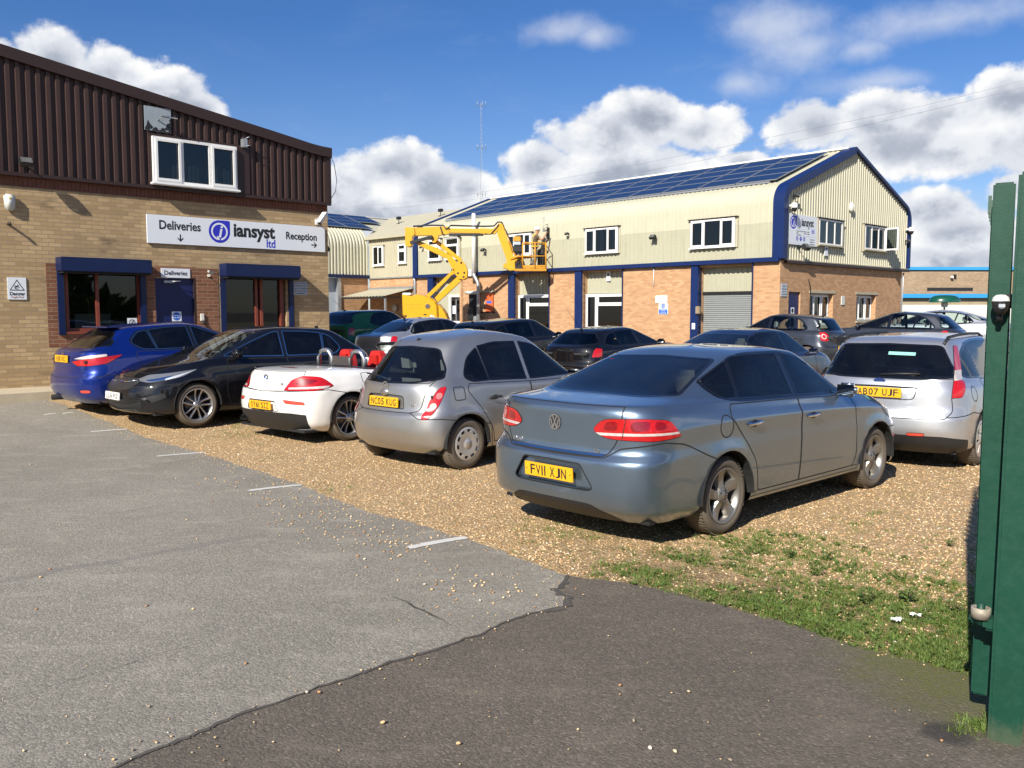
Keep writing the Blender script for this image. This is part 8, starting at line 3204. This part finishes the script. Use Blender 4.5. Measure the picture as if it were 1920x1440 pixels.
# ---- white open roadster
def roadster_spec():
 wb = 2.496
 rings = [
  (.3, -.70, 3.20, .35, .5, 3.0, 2.6, .76, .16),
  (.3, -.80, 3.32, .42, .6, 3.0, 2.5, .85, [(-.8, .30), (-.4, .24), (.5, .19), (2.0, .19), (3.2, .2)]),
  (.4, -.865, 3.37, .55, .75, 2.9, 2.4, [(-.4, .88), (.2, .905), (1.2, .88), (2.4, .90), (2.8, .86)], [(-.85, .48), (1.2, .42), (3.3, .42)]),
  (.25, -.85, 3.34, .58, .75, 2.7, 2.3, [(-.4, .88), (.2, .91), (1.2, .89), (2.4, .905), (2.8, .85)], [(-.85, .69), (0, .72), (2.4, .64), (3.3, .56)]),
  (.2, -.80, 3.26, .60, .75, 2.6, 2.2, [(-.4, .855), (.2, .90), (1.2, .885), (2.4, .89), (2.8, .82)], [(-.85, .745), (0, .80), (2.4, .73), (3.2, .62)]),
  (.3, -.76, 3.10, .60, .75, 2.4, 2.1, [(-.3, .78), (.2, .85), (1.2, .84), (2.4, .82), (2.8, .74)], [(-.8, .925), (-.2, .93), (.8, .90), (2.3, .84), (3.1, .72)]),
  (.22, -.745, 2.9, .55, .7, 2.3, 2.1, [(-.2, .69), (.3, .76), (1.2, .76), (2.3, .70), (2.7, .6)], [(-.8, .975), (-.2, .985), (.8, .945), (2.0, .91), (2.9, .80)]),
  (.3, -.45, 2.5, .4, .5, 2.3, 2.1, .52, [(-.5, 1.0), (.3, .995), (1.2, .96), (2.5, .90)]),
  (.3, -.1, 2.1, .1, .1, 2, 2, .001, [(-.1, 1.01), (1.2, .97), (2.1, .93)])]
 c = [('rear_bumper', 'wrap', [(0, .1, 0), (0, .70, 0), (.45, .71), (1.1, .735), (1.35, .69), (1.8, .6), (1.8, .1)], None, dict(r=.1, seam=SEAM)), ('void', 'top', [(.50, 0, 0), (.50, .52, .2), (.62, .66, .3), (1.75, .68, .2), (1.95, .5, .3), (2.0, 0, 0)], None, dict(r=.2)),
         ('tonneau', 'top', [(.16, 0, 0), (.20, .50, .3), (.42, .71, .2), (.9, .735, .2), (.9, .67, 0), (.62, .66, .3), (.50, .52, .2), (.50, 0, 0)], M['black_plastic'], dict(r=.2, offset=.008, seam=SEAM)),
         ('door', 'side', [(.62, .26, 0), (.55, .60, .2), (.60, .93, 0), (1.80, .90, 0), (1.86, .55, .2), (1.80, .26, .1)], None, dict(r=.1, seam=SEAM, pair=True)),
         ('boot_lid', 'wrap', [(0, .70, 0), (.62, .73, .1), (.66, .93, .1), (.64, .99, 0), (0, .99, 0)], None, dict(r=.1, seam=SEAM)),
         ('tail_light', 'wrap', [(.42, .72, .2), (.50, .86, .2), (.63, .92, .3), (.90, .905, .3), (1.14, .785, .15), (.95, .725, .2)], M['tail_red'], dict(r=.2, offset=.008, pair=True, seam=SEAM)),
         ('lens_chamber', 'wrap', smooth_poly([(.56, .80), (.78, .80), (.90, .86), (.66, .885)], .35), M['tail_dark'], dict(r=0, offset=.0085, only=('tail_light',))),
         ('light_strip', 'wrap', [(.50, .735), (1.06, .752), (1.08, .785), (.92, .78), (.50, .762)], M['tail_clear'], dict(r=.1, offset=.010, only=('tail_light',), pair=True)),
         ('reflector', 'wrap', [(.46, .60), (.78, .575), (.80, .54), (.50, .555)], M['tail_pinkred'], dict(r=.2, offset=.004, pair=True)),
         ('brake_lamp', 'top', [(-.42, 0, 0), (-.42, .18, .2), (-.375, .20, .2), (-.36, 0, 0)], M['tail_pinkred'], dict(r=.2, offset=.004)),
         ('diffuser', 'wrap', [(0, .42, 0), (.60, .42, .05), (.80, .40, .05), (.80, .22, .1), (.0, .15, 0)], M['black_plastic'], dict(r=.1, offset=.003, seam=SEAM)),
         ('plate_recess', 'rear', [(0, .575, 0), (.30, .575, .1), (.36, .44, .1), (0, .43, 0)], None, dict(r=.1, depth=.02)),
         ('fuel_flap', 'right', smooth_poly([(.20, .80), (.38, .80), (.38, .93), (.20, .93)], .2), None, dict(r=0, seam=SEAM)),
         ('headlight', 'wrapf', [(.6, .58, .3), (.75, .70, .3), (1.15, .75, .2), (1.0, .60, .3)], M['head_lens'], dict(r=.2, pair=True))]
 return dict(wb=wb, wr=.325, rr=.247, w=.895, track=.878, ar=.358, rings=rings, cuts=c, floor=.16, xr=-.7, xf=3.1, flare=.02, wheel=dict(n=5, double=.052, w0=.024, w1=.03, hub=.06, rot=.22, m=M['alloy']), tw=.235,
    handles=[(.82, .75, P_WHITE)], mirror=(1.78, .97, .80), plate=('OY61 SZZ', .508, R(2), -.01))


M['tail_pinkred'] = mat('orange_red_reflector', (.62, .07, .04), .3, coat=1)
car3, bvh, parts = make_car('roadster_car', 'white open roadster with red seats and silver roll hoops, plate OY61 SZZ', 'car', P_WHITE, roadster_spec(), (-2.90, 12.66), 41)
ring_badge(car3, bvh, 0, .875, .052, 'quarter')
small_text(car3, bvh, 'M', -.36, .80, .07)
interior(car3, sx=.45, fx=2.0, wy=.68, zf=.24, seat=M['seat_red'], rows=((1.0, 2),), belt=.92, wheel_x=1.6, head=1.12)
for y in (-.36, .36):
 mb = MB(); mb.prism(smooth_poly([(y - .2, .80), (y - .17, 1.03), (y - .10, 1.21), (y + .10, 1.21), (y + .17, 1.03), (y + .2, .80)], .3), .88, .98, 'yz', M['seat_red']); mb.build('seat_shell', None, car3)
mb = MB()
for y in (-.38, .38):
 mb.tube([(.52, y - .155, .95), (.52, y - .15, 1.10), (.53, y - .11, 1.185), (.53, y - .05, 1.205), (.53, y + .05, 1.205), (.53, y + .11, 1.185), (.52, y + .15, 1.10), (.52, y + .155, .95)], .036, M['alloy_sat'] if 'alloy_sat' in M else mat('satin_roll_hoop', (.66, .67, .68), .32, metal=.9), 12)
mb.build('roll_hoop', None, car3)
mb = MB(); mb.bbox(.515, .53, -.215, .215, .97, 1.13, mat('wind_mesh', (.06, .05, .05), .7), .006); mb.build('wind_deflector', None, car3)
mb = MB(); mb.tube([(2.12, -.70, .92), (1.72, -.62, 1.235), (1.66, -.45, 1.275), (1.64, 0, 1.29), (1.66, .45, 1.275), (1.72, .62, 1.235), (2.12, .70, .92)], .028, M['gloss_black'], 8); f_ = mb.build('windscreen_frame', None, car3)
mb = MB(); mb.add([(2.12, -.68, .92), (1.72, -.6, 1.23), (1.64, 0, 1.28), (1.72, .6, 1.23), (2.12, .68, .92), (2.2, 0, .92)], [(0, 1, 2, 5), (5, 2, 3, 4)], M['car_glass']); mb.build('windscreen', None, f_, recalc=False)
mb = MB(); mb.tube([(-.78, .55, .28), (-.6, .55, .28)], .038, M['dark_alloy'], 12, cap=False); mb.tube([(-.78, .64, .28), (-.6, .64, .28)], .038, M['dark_alloy'], 12, cap=False); mb.build('exhaust', None, car3)


# ---- generic hatch / estate / saloon bodies for the others, each with its own numbers
def general_spec(wb=2.6, ro=.8, fo=.88, w=.88, h=1.45, belt=.93, tail='hatch', rg=.0, rt=.35, rgz=1.08, ws=2.15, wt=1.45, rw=.56, wr=.315, rr=.215, wheel_=None, glass=None, trim=None,
                 tip=.0, quarter=.45, b=1.15, doors=True, lamp=None, lampm=None, head=None, plate=None, fplate=None, cutx=(), nose_z=.78, rear_bulge=0.0, mirror_=True, rise=.05, hoodz=.98, low=.22, tipz=None, bump=.60, rlow=None):
 xr, xf = -ro, wb + fo
 L = xf - xr
 bk = belt + rise
 rings = [
  (.3, xr + .18, xf - .2, .3, .45, 3.0, 2.6, w - .12, low - .02),
  (.35, xr + .06, xf - .08, .38, .55, 3.1, 2.5, w - .03, [(xr, low + .08), (xr + .6, low + .03), (.6, low), (wb - .4, low), (xf, low + .01)]),
  (.4, xr, xf, .46, .68, 3.1, 2.4, [(xr + .4, w - .02), (.2, w), (1.3, w - .005), (wb, w), (xf - .6, w - .03)], [(xr, .44), (1.3, .44), (xf, .44)]),
  (.22, xr + .005, xf - .03, .48, .70, 3.0, 2.35, [(xr + .4, w - .02), (.2, w), (1.3, w), (wb, w - .002), (xf - .6, w - .04)], [(xr, bump), (0, bump + .06), (wb, .66), (xf, .58)]),
  (.3, xr + .05, xf - .10, .50, .72, 2.8, 2.3, [(xr + .4, w - .04), (.2, w - .01), (1.3, w - .005), (wb, w - .015), (xf - .6, w - .07)], [(xr, bump + .06), (0, .80), (wb, .76), (xf, .66)]),
  (.32, xr + .055, xf - .24, .50, .74, 2.7, 2.2, [(xr + .4, w - .075), (.2, w - .035), (1.3, w - .025), (wb, w - .05), (xf - .6, w - .12)], [(xr, bk - .10), (0, bk - .08), (1.2, belt - .05), (wb - .3, belt - .04), (xf - .3, nose_z)]),
 ]
 if tail == 'saloon':
  rings += [(.28, xr + .08, xf - .40, .44, .66, 2.5, 2.2, [(xr + .5, w - .12), (.2, w - .07), (1.3, w - .055), (wb - .2, w - .10), (xf - .7, w - .2)], [(xr, bk + .02), (0, bk), (1.2, belt), (wb - .3, belt + .02), (xf - .4, nose_z + .08)])]
 else:
  rings += [(.28, xr + .10 + rear_bulge, xf - .40, .46, .66, 2.6, 2.2, [(xr + .5, w - .115), (.2, w - .075), (1.3, w - .055), (wb - .2, w - .10), (xf - .7, w - .2)], [(xr, bk + .01), (0, bk - .01), (1.2, belt), (wb - .3, belt + .02), (xf - .4, nose_z + .08)])]
 rings += [
  (.2, rg, ws + .24, .30, .42, 2.7, 2.3, [(rg + .3, w - .17), (rg + .9, w - .10), (1.3, w - .085), (ws, w - .12)], [(rg, rgz), (.3, bk + .03), (1.3, belt + .04), (ws, hoodz)]),
  (.26, rt, wt + .17, .24, .34, 2.8, 2.5, [(rt, rw - .04), (rt + .4, rw), (1.1, rw + .015), (wt, rw)], [(rt, h - .10), (rt + .35, h - .065), (1.0, h - .055), (wt - .1, h - .07), (wt + .17, h - .10)]),
  (.4, rt + .17, wt + .02, .24, .3, 2.5, 2.3, rw - .15, [(rt + .17, h - .04), (1.0, h - .012), (wt, h - .045)]),
  (.3, rt + .42, wt - .2, .1, .1, 2, 2, .001, [(rt + .42, h - .015), (1.0, h), (wt - .2, h - .015)])]
 gm = glass or M['car_glass']
 tr = trim or TRIM_B
 zt = h - .085
 zb = belt + .055
 tz = tipz or zb + .07
 c = [('rear_bumper', 'wrap', [(0, .1, 0), (0, bump + .02, 0), (.8, bump + .02), (1.2, bump + .06), (1.7, bump), (1.7, .1)], None, dict(r=.1, seam=SEAM)), ('front_bumper', 'wrapf', [(0, .1, 0), (0, .58, 0), (.8, .62), (1.2, .66), (1.7, .58), (1.7, .1)], None, dict(r=.1, seam=SEAM)), ('rear_window', 'rear', [(0, h - .115, 0), (rw - .06, h - .13, .12), (w - .165, rgz + .03, .15), (w - .45, rgz + .0, .2), (0, rgz, 0)], gm, dict(r=.2, seam=(.028, M['gloss_black'], .002), seam_name='window_trim')),
         ('windscreen', 'front', [(0, h - .11, 0), (rw - .07, h - .125, .15), (w - .16, hoodz + .02, .15), (0, hoodz, 0)], M['car_glass'], dict(r=.2, seam=(.03, M['gloss_black'], .002), seam_name='window_trim')),
         ('window_surround', 'side', [(tip - .03, tz, .35), ((tip + quarter) / 2 - .05, (tz + zt) / 2 + .065, .3), (quarter - .07, zt - .012, .1), (quarter + .3, zt + .02, .2), (b, zt + .024, 0), (wt - .1, zt, .3), (wt + .23, h - .20, .3), (ws + .04, hoodz - .01, .08), (ws - .1, zb - .02, .2), (b, zb - .022, 0), (tip + .13, zb - .002, .3)], M['gloss_black'], dict(r=.1, pair=True)),
         gl([(tip, tz, .35), ((tip + quarter) / 2 - .02, (tz + zt) / 2 + .05, .3), (quarter - .05, zt - .035, .1), (quarter + .02, zb + .005, 0), (tip + .15, zb + .02, .3)], .2, gm, tr),
         gl([(quarter + .045, zb + .005, 0), (quarter - .02, zt - .028, 0), (quarter + .3, zt, .2), (b - .04, zt + .004, 0), (b - .015, zb, 0)], .1, gm, tr),
         gl([(b + .055, zb, 0), (b + .04, zt + .004, .05), (wt - .12, zt - .02, .3), (wt + .2, h - .22, .3), (ws - .02, hoodz + .0, .08)], .15, M['car_glass'], tr)]
 if doors:
  c += [('rear_door', 'side', [(b, low + .08, 0), (b, zb - .03, 0), (.12, zb - .015, 0), (.08, zb - .1, .2), (.26, .72, .3), (.44, .45, .2), (.47, low + .08, 0)], None, dict(r=.1, seam=SEAM, pair=True)),
              ('front_door', 'side', [(b + .01, low + .08, 0), (b + .01, zb - .03, 0), (ws - .06, zb - .03, 0), (ws - .02, .55, .2), (ws - .08, low + .08, .1)], None, dict(r=.1, seam=SEAM, pair=True))]
 if lamp:
  c.append(('tail_light', 'wrap', lamp, lampm or M['tail_red'], dict(r=.25, offset=.006, pair=True, seam=SEAM)))
 if head:
  c.append(('headlight', 'wrapf', head, M['head_lens'], dict(r=.2, offset=.004, pair=True, seam=SEAM)))
 c += list(cutx)
 d = dict(wb=wb, wr=wr, rr=rr, w=w, track=w - .02, ar=wr + .042, rings=rings, cuts=c, floor=low - .03, xr=xr + .3, xf=xf - .3, wheel=wheel_ or dict(n=5, w0=.04, w1=.06, m=M['alloy']),
             handles=[(.42, .84), (b + .22, .835)] if doors else [], inner=dict(sx=max(rg - .1, -.5), fx=ws - .1, wy=w - .2, belt=belt + .03, rows=((.35, 2), (1.22, 2)), wheel_x=ws - .45, head=h - .27))
 if mirror_: d['mirror'] = (ws - .18, hoodz + .04)
 if plate: d['plate'] = plate
 if fplate: d['fplate'] = fplate
 return d


def RL(n, k=.25):
 return k


# ---- black hatchback facing the camera
sp = general_spec(wb=2.662, ro=.81, fo=.90, w=.905, h=1.485, belt=.96, rg=-.58, rt=-.05, rgz=1.10, ws=2.22, wt=1.42, rw=.585, wr=.322, rr=.245, tip=.02, tipz=1.13, quarter=.38, b=1.12, hoodz=1.03, nose_z=.80,
                  wheel_=dict(n=5, double=.055, w0=.028, w1=.036, hub=.055, rot=.3, twist=.02, m=M['two_tone'] if 'two_tone' in M else M['alloy']), trim=(.017, M['chrome'], .003), glass=M['privacy'],
                  head=[(.42, .70, .2), (.55, .775, .2), (.85, .80, .3), (1.28, .86, .15), (1.12, .74, .3), (.70, .665, .2)], lamp=[(.45, .86), (.9, .93), (1.05, .90), (.85, .78), (.5, .8)], fplate=('LL16 WUD', .455, R(-4)),
                  cutx=[('headlight_reflector', 'wrapf', [(.60, .70, .2), (.80, .735, .2), (.98, .775, .3), (.90, .70, .2), (.70, .685, .2)], M['chrome'], dict(r=.2, offset=.005, only=('headlight',), pair=True)), ('daytime_lamp', 'wrapf', [(.90, .725, .2), (1.22, .84, .1), (1.25, .852, 0), (1.08, .745, .2), (.92, .70, .2)], M['sign_dull'], dict(r=.2, offset=.0055, only=('headlight', 'headlight_reflector'), pair=True)),
      ('grille', 'front', [(0, .745, 0), (.40, .735, .1), (.52, .68, .2), (.40, .57, .3), (0, .53, 0)], M['mesh_black'] if 'mesh_black' in M else M['black_plastic'], dict(r=.2, offset=-.008)),
      ('lower_grille', 'front', [(0, .36, 0), (.42, .37, .1), (.62, .42, .2), (.60, .30, .2), (0, .25, 0)], M['black_plastic'], dict(r=.2, offset=-.01)),
      ('fog_recess', 'wrapf', [(.62, .44, .2), (.98, .52, .2), (1.02, .46, .2), (.80, .38, .2)], M['black_plastic'], dict(r=.2, pair=True)),
      ('bonnet', 'top', [(2.42, 0, 0), (2.45, .62, .1), (2.9, .70, .2), (3.22, .55, .3), (3.36, 0, 0)], None, dict(r=.1, seam=SEAM))])
car4, bvh, parts = make_car('hatchback_car', 'black hatchback facing the camera, white front plate, chrome window line', 'car', P_BLACK, sp, (-3.45, 15.50), 224.5)
ring_badge(car4, bvh, 0, .715, .062, 'wing', True)
mb = MB()
x_ = surf(bvh, .15, .68, True)
mb.tube([(x_ - .08, -.46, .70), (x_ + .002, -.25, .672), (x_ + .018, -.08, .668)], .010, M['chrome'], 6); mb.tube([(x_ - .08, .46, .70), (x_ + .002, .25, .672), (x_ + .018, .08, .668)], .010, M['chrome'], 6); mb.build('grille_bar', None, car4)
mb = MB()
for s in (-1, 1):
 yy = s * .66; xx = surf(bvh, yy, .44, True); mb.bbox(xx - .01, xx + .012, yy - .10, yy + .10, .425, .455, M['head_lens'], .01)
mb.build('fog_lamp', None, car4)
antenna(car4, .02, 1.46, .22, -.6)

# ---- deep blue hatch by the wall
sp = general_spec(wb=2.6, ro=.80, fo=.92, w=.882, h=1.435, belt=.95, rg=-.55, rt=-.12, rgz=1.07, ws=2.2, wt=1.35, rw=.56, wr=.315, rr=.215, tip=.05, tipz=1.14, quarter=.42, b=1.1, glass=M['privacy'], trim=(.010, M['chrome'], .003), rise=.07,
                  plate=('HJ11 HXZ', .90, R(-4), .0), lamp=[(.36, .86, .2), (.62, .90, .2), (.98, .935, .3), (1.22, .955, .2), (1.0, .83, .2), (.74, .80, .2), (.50, .80, .2)],
                  cutx=[('clear_lens', 'wrap', [(.40, .905, .2), (.66, .955, .2), (.95, .975, .2), (.98, .94, .2), (.62, .90, .2)], M['tail_clear'], dict(r=.2, offset=.006, pair=True)),
      ('tailgate', 'wrap', [(0, .60, 0), (.52, .62, .1), (.64, .74, .2), (.66, .80, 0), (.50, .795, 0), (.36, .86, 0), (.36, .92, 0), (.62, 1.07, 0), (0, 1.07, 0)], None, dict(r=.05, seam=SEAM)),
      ('reflector', 'wrap', smooth_poly([(.62, .38), (.80, .38), (.80, .425), (.62, .425)], .4), M['tail_pinkred'], dict(r=0, offset=.004, pair=True))])
car5, bvh, parts = make_car('hatchback_car', 'deep blue hatchback parked against the brick office wall', 'car', P_BLUE, sp, (-6.68, 14.55), 43)
ring_badge(car5, bvh, 0, .97, .045, 'bar')
mb = MB(); mb.lathe([(-.78, 0), (-.78, .045), (-.5, .055)], M['under'], 12, 'x', Matrix.Translation((0, .45, .25))); mb.build('exhaust', None, car5)
mb = MB(); mb.bbox(-.22, .02, -.50, .50, 1.375, 1.395, P_BLUE, .008); mb.build('roof_spoiler', None, car5)

# ---- silver estate at the right
sp = general_spec(wb=2.64, ro=.93, fo=.88, w=.92, h=1.53, belt=.97, tail='estate', rg=-.80, rt=-.52, rgz=1.035, ws=2.15, wt=1.38, rw=.62, wr=.317, rr=.213, tip=-.42, tipz=1.10, quarter=.16, b=1.12, doors=True, rise=.03, bump=.60,
                  wheel_=dict(kind='cover', n=8, ri=.30, ro=.86, frac=.62), plate=('AB07 UJF', .872, R(-2), .0),
                  lamp=[(.755, .83, .2), (.92, .84, .25), (.985, .95, .2), (.975, 1.16, .1), (.90, 1.40, .2), (.775, 1.40, .1), (.79, 1.10, .1)],
                  cutx=[('reverse_lamp', 'wrap', [(.74, 1.02), (1.0, 1.02), (1.0, 1.13), (.73, 1.13)], M['tail_clear'], dict(r=.05, offset=.008, only=('tail_light',), pair=True)),
      ('tailgate', 'wrap', [(0, .585, 0), (.72, .60, .1), (.80, .68, .3), (.78, .83, 0), (.79, 1.04, 0), (0, 1.03, 0)], None, dict(r=.1, seam=SEAM)),
      ('plate_recess', 'rear', [(0, .945, 0), (.42, .94, .1), (.38, .80, .2), (0, .80, 0)], None, dict(r=.1, depth=.02, seam=(.008, M['seam'], .001))),
      ('lower_valance', 'wrap', [(0, .40, 0), (.70, .40, 0), (1.05, .36, .1), (1.05, .2, 0), (0, .2, 0)], M['black_plastic'], dict(r=.1)),
      ('reflector', 'wrap', smooth_poly([(.34, .40), (.52, .405), (.52, .435), (.34, .43)], .3), M['tail_pinkred'], dict(r=0, offset=.006, pair=True)),
      ('fuel_flap', 'right', circle_poly(-.28, .86, .085, 18), None, dict(r=0, seam=SEAM))])
car6, bvh, parts = make_car('estate_car', 'silver estate car with tall red lamps half hidden by the gate post', 'car', P_SILVER2, sp, (4.80, 10.72), 41)
ring_badge(car6, bvh, .0, 1.00, .032, 'oval')
mb = MB()
for s in (-1, 1):
 mb.tube([(x_, s * .565, (bvh.ray_cast(Vector((x_, .565, 3)), Vector((0, 0, -1)))[0] or Vector((0, 0, 1.4))).z + q_) for x_, q_ in ((-.42, .0), (-.25, .028), (.2, .034), (.7, .034), (1.1, .028), (1.3, .0))], .018, M['black_plastic'], 7)
mb.build('roof_rail', None, car6)
mb = MB(); x_ = surf(bvh, .05, 1.09); mb.tube([(x_ - .03, .0, 1.07), (x_ - .0, -.2, 1.085), (x_ + .0, -.42, 1.09)], .014, M['black_plastic'], 6); mb.build('rear_wiper', None, car6)
mb = MB(); x_ = surf(bvh, -.0, 1.33)
mb.add([(x_ - .012, -.02, 1.33), (x_ - .012, -.32, 1.325), (x_ - .035, -.32, 1.29), (x_ - .035, -.02, 1.295)], [(0, 1, 2, 3)], mat('teal_sticker', (.25, .62, .52), .5)); mb.build('window_sticker', None, car6, recalc=False)

# ---- cars further back: roofs and glass show over the near row
dark_wheel = dict(n=7, w0=.03, w1=.04, m=M['alloy'])


def back_car(name, label, paint, pos, heading, cut=(), roofp=None, ant=None, **k):
 sp = general_spec(cutx=cut, wheel_=dark_wheel, **k)
 o, bvh, parts = make_car(name, label, 'car', paint, sp, pos, heading)
 if ant: antenna(o, *ant)
 return o, bvh


GRP = None

GB = 'cars in the second row'
CLEAR = glass_mat('clear_car_glass', (.80, .88, .85), ior=1.5)
HL = [(.78, .80, .2), (.95, .80, .2), (.95, .98, .2), (.80, 1.0, .2)]
o, b_ = back_car('hatchback_car', 'leaf green hatchback with a dark roof by the corner of the brick office', P_GREEN, (-4.75, 24.9), 43, wb=2.45, ro=.68, fo=.82, w=.85, h=1.50, belt=1.0, rg=-.50, rt=-.25, rgz=1.10, ws=2.0, wt=1.3, rw=.60, lamp=HL, glass=M['privacy'], quarter=.62, tip=.34,
 cut=[('roof_panel', 'side', [(-.5, 1.435), (1.62, 1.435), (1.5, 1.6), (-.4, 1.6)], P_NAVY, dict(r=0)), ('roof_panel', 'top', [(-.3, 0), (-.3, .6), (1.5, .6), (1.5, 0)], P_NAVY, dict(r=0))], ant=(.0, 1.47, .45, -1.1))
o, b_ = back_car('saloon_car', 'silver saloon in the second row left of the small silver hatchback roof', P_SILVER2, (-3.1, 23.3), 43, tail='saloon', wb=2.68, ro=1.0, fo=.95, w=.88, h=1.43, belt=.94, rg=-.55, rt=.25, rgz=1.08, ws=2.25, wt=1.5, rw=.56, lamp=HL, tip=-.05, ant=(.35, 1.40, .4, -1.0))
o, b_ = back_car('estate_car', 'long dark estate roof between the silver saloon and the black hatchback', P_BLACK, (-.75, 22.3), 43, tail='estate', wb=2.7, ro=.95, fo=.95, w=.89, h=1.49, belt=.96, rg=-.75, rt=-.45, rgz=1.05, ws=2.2, wt=1.45, rw=.60, tip=-.38, quarter=.2, lamp=HL, glass=CLEAR, ant=(-.3, 1.45, .3, -1.0))
o, b_ = back_car('hatchback_car', 'black hatchback in the second row straight above the blue grey saloon boot', P_BLACK, (1.62, 20.2), 44, wb=2.66, ro=.72, fo=.85, w=.875, h=1.42, belt=.95, rg=-.5, rt=-.1, rgz=1.05, ws=2.15, wt=1.3, rw=.55, tip=-.05, glass=CLEAR, lamp=[(.74, .78, .2), (1.0, .80, .2), (1.0, .96, .2), (.80, .98, .2)], ant=(.0, 1.38, .55, -.9))
o, b_ = back_car('saloon_car', 'navy four door saloon right behind the blue grey saloon roof', P_NAVY, (3.85, 16.4), 44, tail='saloon', wb=2.75, ro=1.05, fo=.95, w=.91, h=1.49, belt=.98, rg=-.6, rt=.3, rgz=1.12, ws=2.3, wt=1.55, rw=.58, tip=-.15, lamp=HL, quarter=.3, b=1.15)
o, b_ = back_car('hatchback_car', 'dark grey hatchback seen from its rear corner before the navy side door', P_DGREY, (8.55, 24.4), -47, wb=2.46, ro=.66, fo=.80, w=.84, h=1.49, belt=.98, rg=-.48, rt=-.22, rgz=1.08, ws=1.95, wt=1.25, rw=.60, tip=.06, glass=CLEAR, plate=('WX06 KLV', .62, 0, 0), ant=(-.05, 1.46, .35, -1.2),
 lamp=[(.60, .80, .3), (.84, .80, .3), (.84, 1.03, .3), (.62, 1.03, .3)], cut=[('lamp_ring', 'wrap', circle_poly(.74, .92, .07, 16), M['tail_clear'], dict(r=0, offset=.009, only=('tail_light',), pair=True)), ('lamp_centre', 'wrap', circle_poly(.74, .92, .045, 14), M['tail_red'], dict(r=0, offset=.010, only=('lamp_ring',), pair=True))])
ring_badge(o, b_, 0, .97, .045, 'v')
o, b_ = back_car('hatchback_car', 'charcoal hatchback with raked windscreen behind the silver estate roof', P_DGREY, (12.35, 25.4), -48, wb=2.61, ro=.75, fo=.84, w=.88, h=1.50, belt=.95, rg=-.55, rt=-.15, rgz=1.05, ws=2.2, wt=1.2, rw=.57, tip=-.1, glass=CLEAR, lamp=HL, ant=(.1, 1.47, .5, -1.0))
o, b_ = back_car('saloon_car', 'pale silver saloon at the far right with one red lamp showing', P_SILVER2, (15.6, 29.5), -50, tail='saloon', wb=2.72, ro=1.1, fo=.95, w=.90, h=1.46, belt=.95, rg=-.6, rt=.25, rgz=1.10, ws=2.25, wt=1.5, rw=.58, tip=-.1, glass=CLEAR, lamp=[(.55, .84, .3), (.70, .98, .2), (1.15, .98, .2), (1.15, .86, .2)])

# ------------------------------------------------------------------ parts that stand apart become parts of their own
def split_apart(o, gap=.03):
 me = o.data
 n = len(me.vertices)
 if not n: return
 co = np.empty(n * 3); me.vertices.foreach_get('co', co); co = co.reshape(-1, 3)
 key = {}
 par = list(range(n))

 def find(a):
  while par[a] != a:
   par[a] = par[par[a]]; a = par[a]
  return a
 for i, c in enumerate(np.round(co / .0005).astype(int).tolist()):
  k = tuple(c)
  if k in key: par[find(i)] = find(key[k])
  else: key[k] = i
 for p in me.polygons:
  v = list(p.vertices)
  for w in v[1:]: par[find(w)] = find(v[0])
 root = np.array([find(i) for i in range(n)])
 ids = np.unique(root)
 if len(ids) < 2 or len(ids) > 900: return
 lo = np.array([co[root == r].min(0) for r in ids]) - gap
 hi = np.array([co[root == r].max(0) for r in ids]) + gap
 grp = list(range(len(ids)))
 # merge islands whose boxes touch
 def gf(a):
  while grp[a] != a: a = grp[a]
  return a
 for i in range(len(ids)):
  t = np.all((lo[i] <= hi) & (hi[i] >= lo), axis=1)
  for j in np.nonzero(t)[0]:
   a, b = gf(i), gf(int(j))
   if a != b: grp[b] = a
 rg_ = {int(r): gf(k) for k, r in enumerate(ids)}
 cl = sorted(set(rg_.values()))
 if len(cl) < 2: return
 fc = [rg_[int(root[p.vertices[0]])] for p in me.polygons]
 for k in cl:
  bm = bmesh.new(); bm.from_mesh(me)
  bm.faces.ensure_lookup_table()
  bmesh.ops.delete(bm, geom=[f for f in bm.faces if fc[f.index] != k], context='FACES')
  m2 = bpy.data.meshes.new(me.name)
  bm.to_mesh(m2); bm.free()
  for m in me.materials: m2.materials.append(m)
  if k == cl[0]:
   o.data = m2; base = o
  else:
   c = o.copy(); c.data = m2; C.objects.link(c); c.parent = o.parent
   if 'label' in c and not c.get('category'): del c['label']


NAMES = ('brick_surround', 'bay_panel', 'gable_trim', 'window_trim', 'blue_pilaster', 'curtain', 'white_apron', 'lintel_and_sill', 'pipe_clamp', 'exhaust', 'roof_rail', 'roll_hoop', 'grille_bar', 'fog_lamp', 'interior', 'shutter_control', 'pivot_pin', 'door_frame', 'aerial_cluster', 'lintel', 'extractor', 'panel_gap', 'lens_chamber')
for o in [o for o in C.objects if o.type == 'MESH' and o.parent and o.name.split('.')[0] in NAMES]:
 split_apart(o, .004 if o.name.startswith('window_trim') else .03)
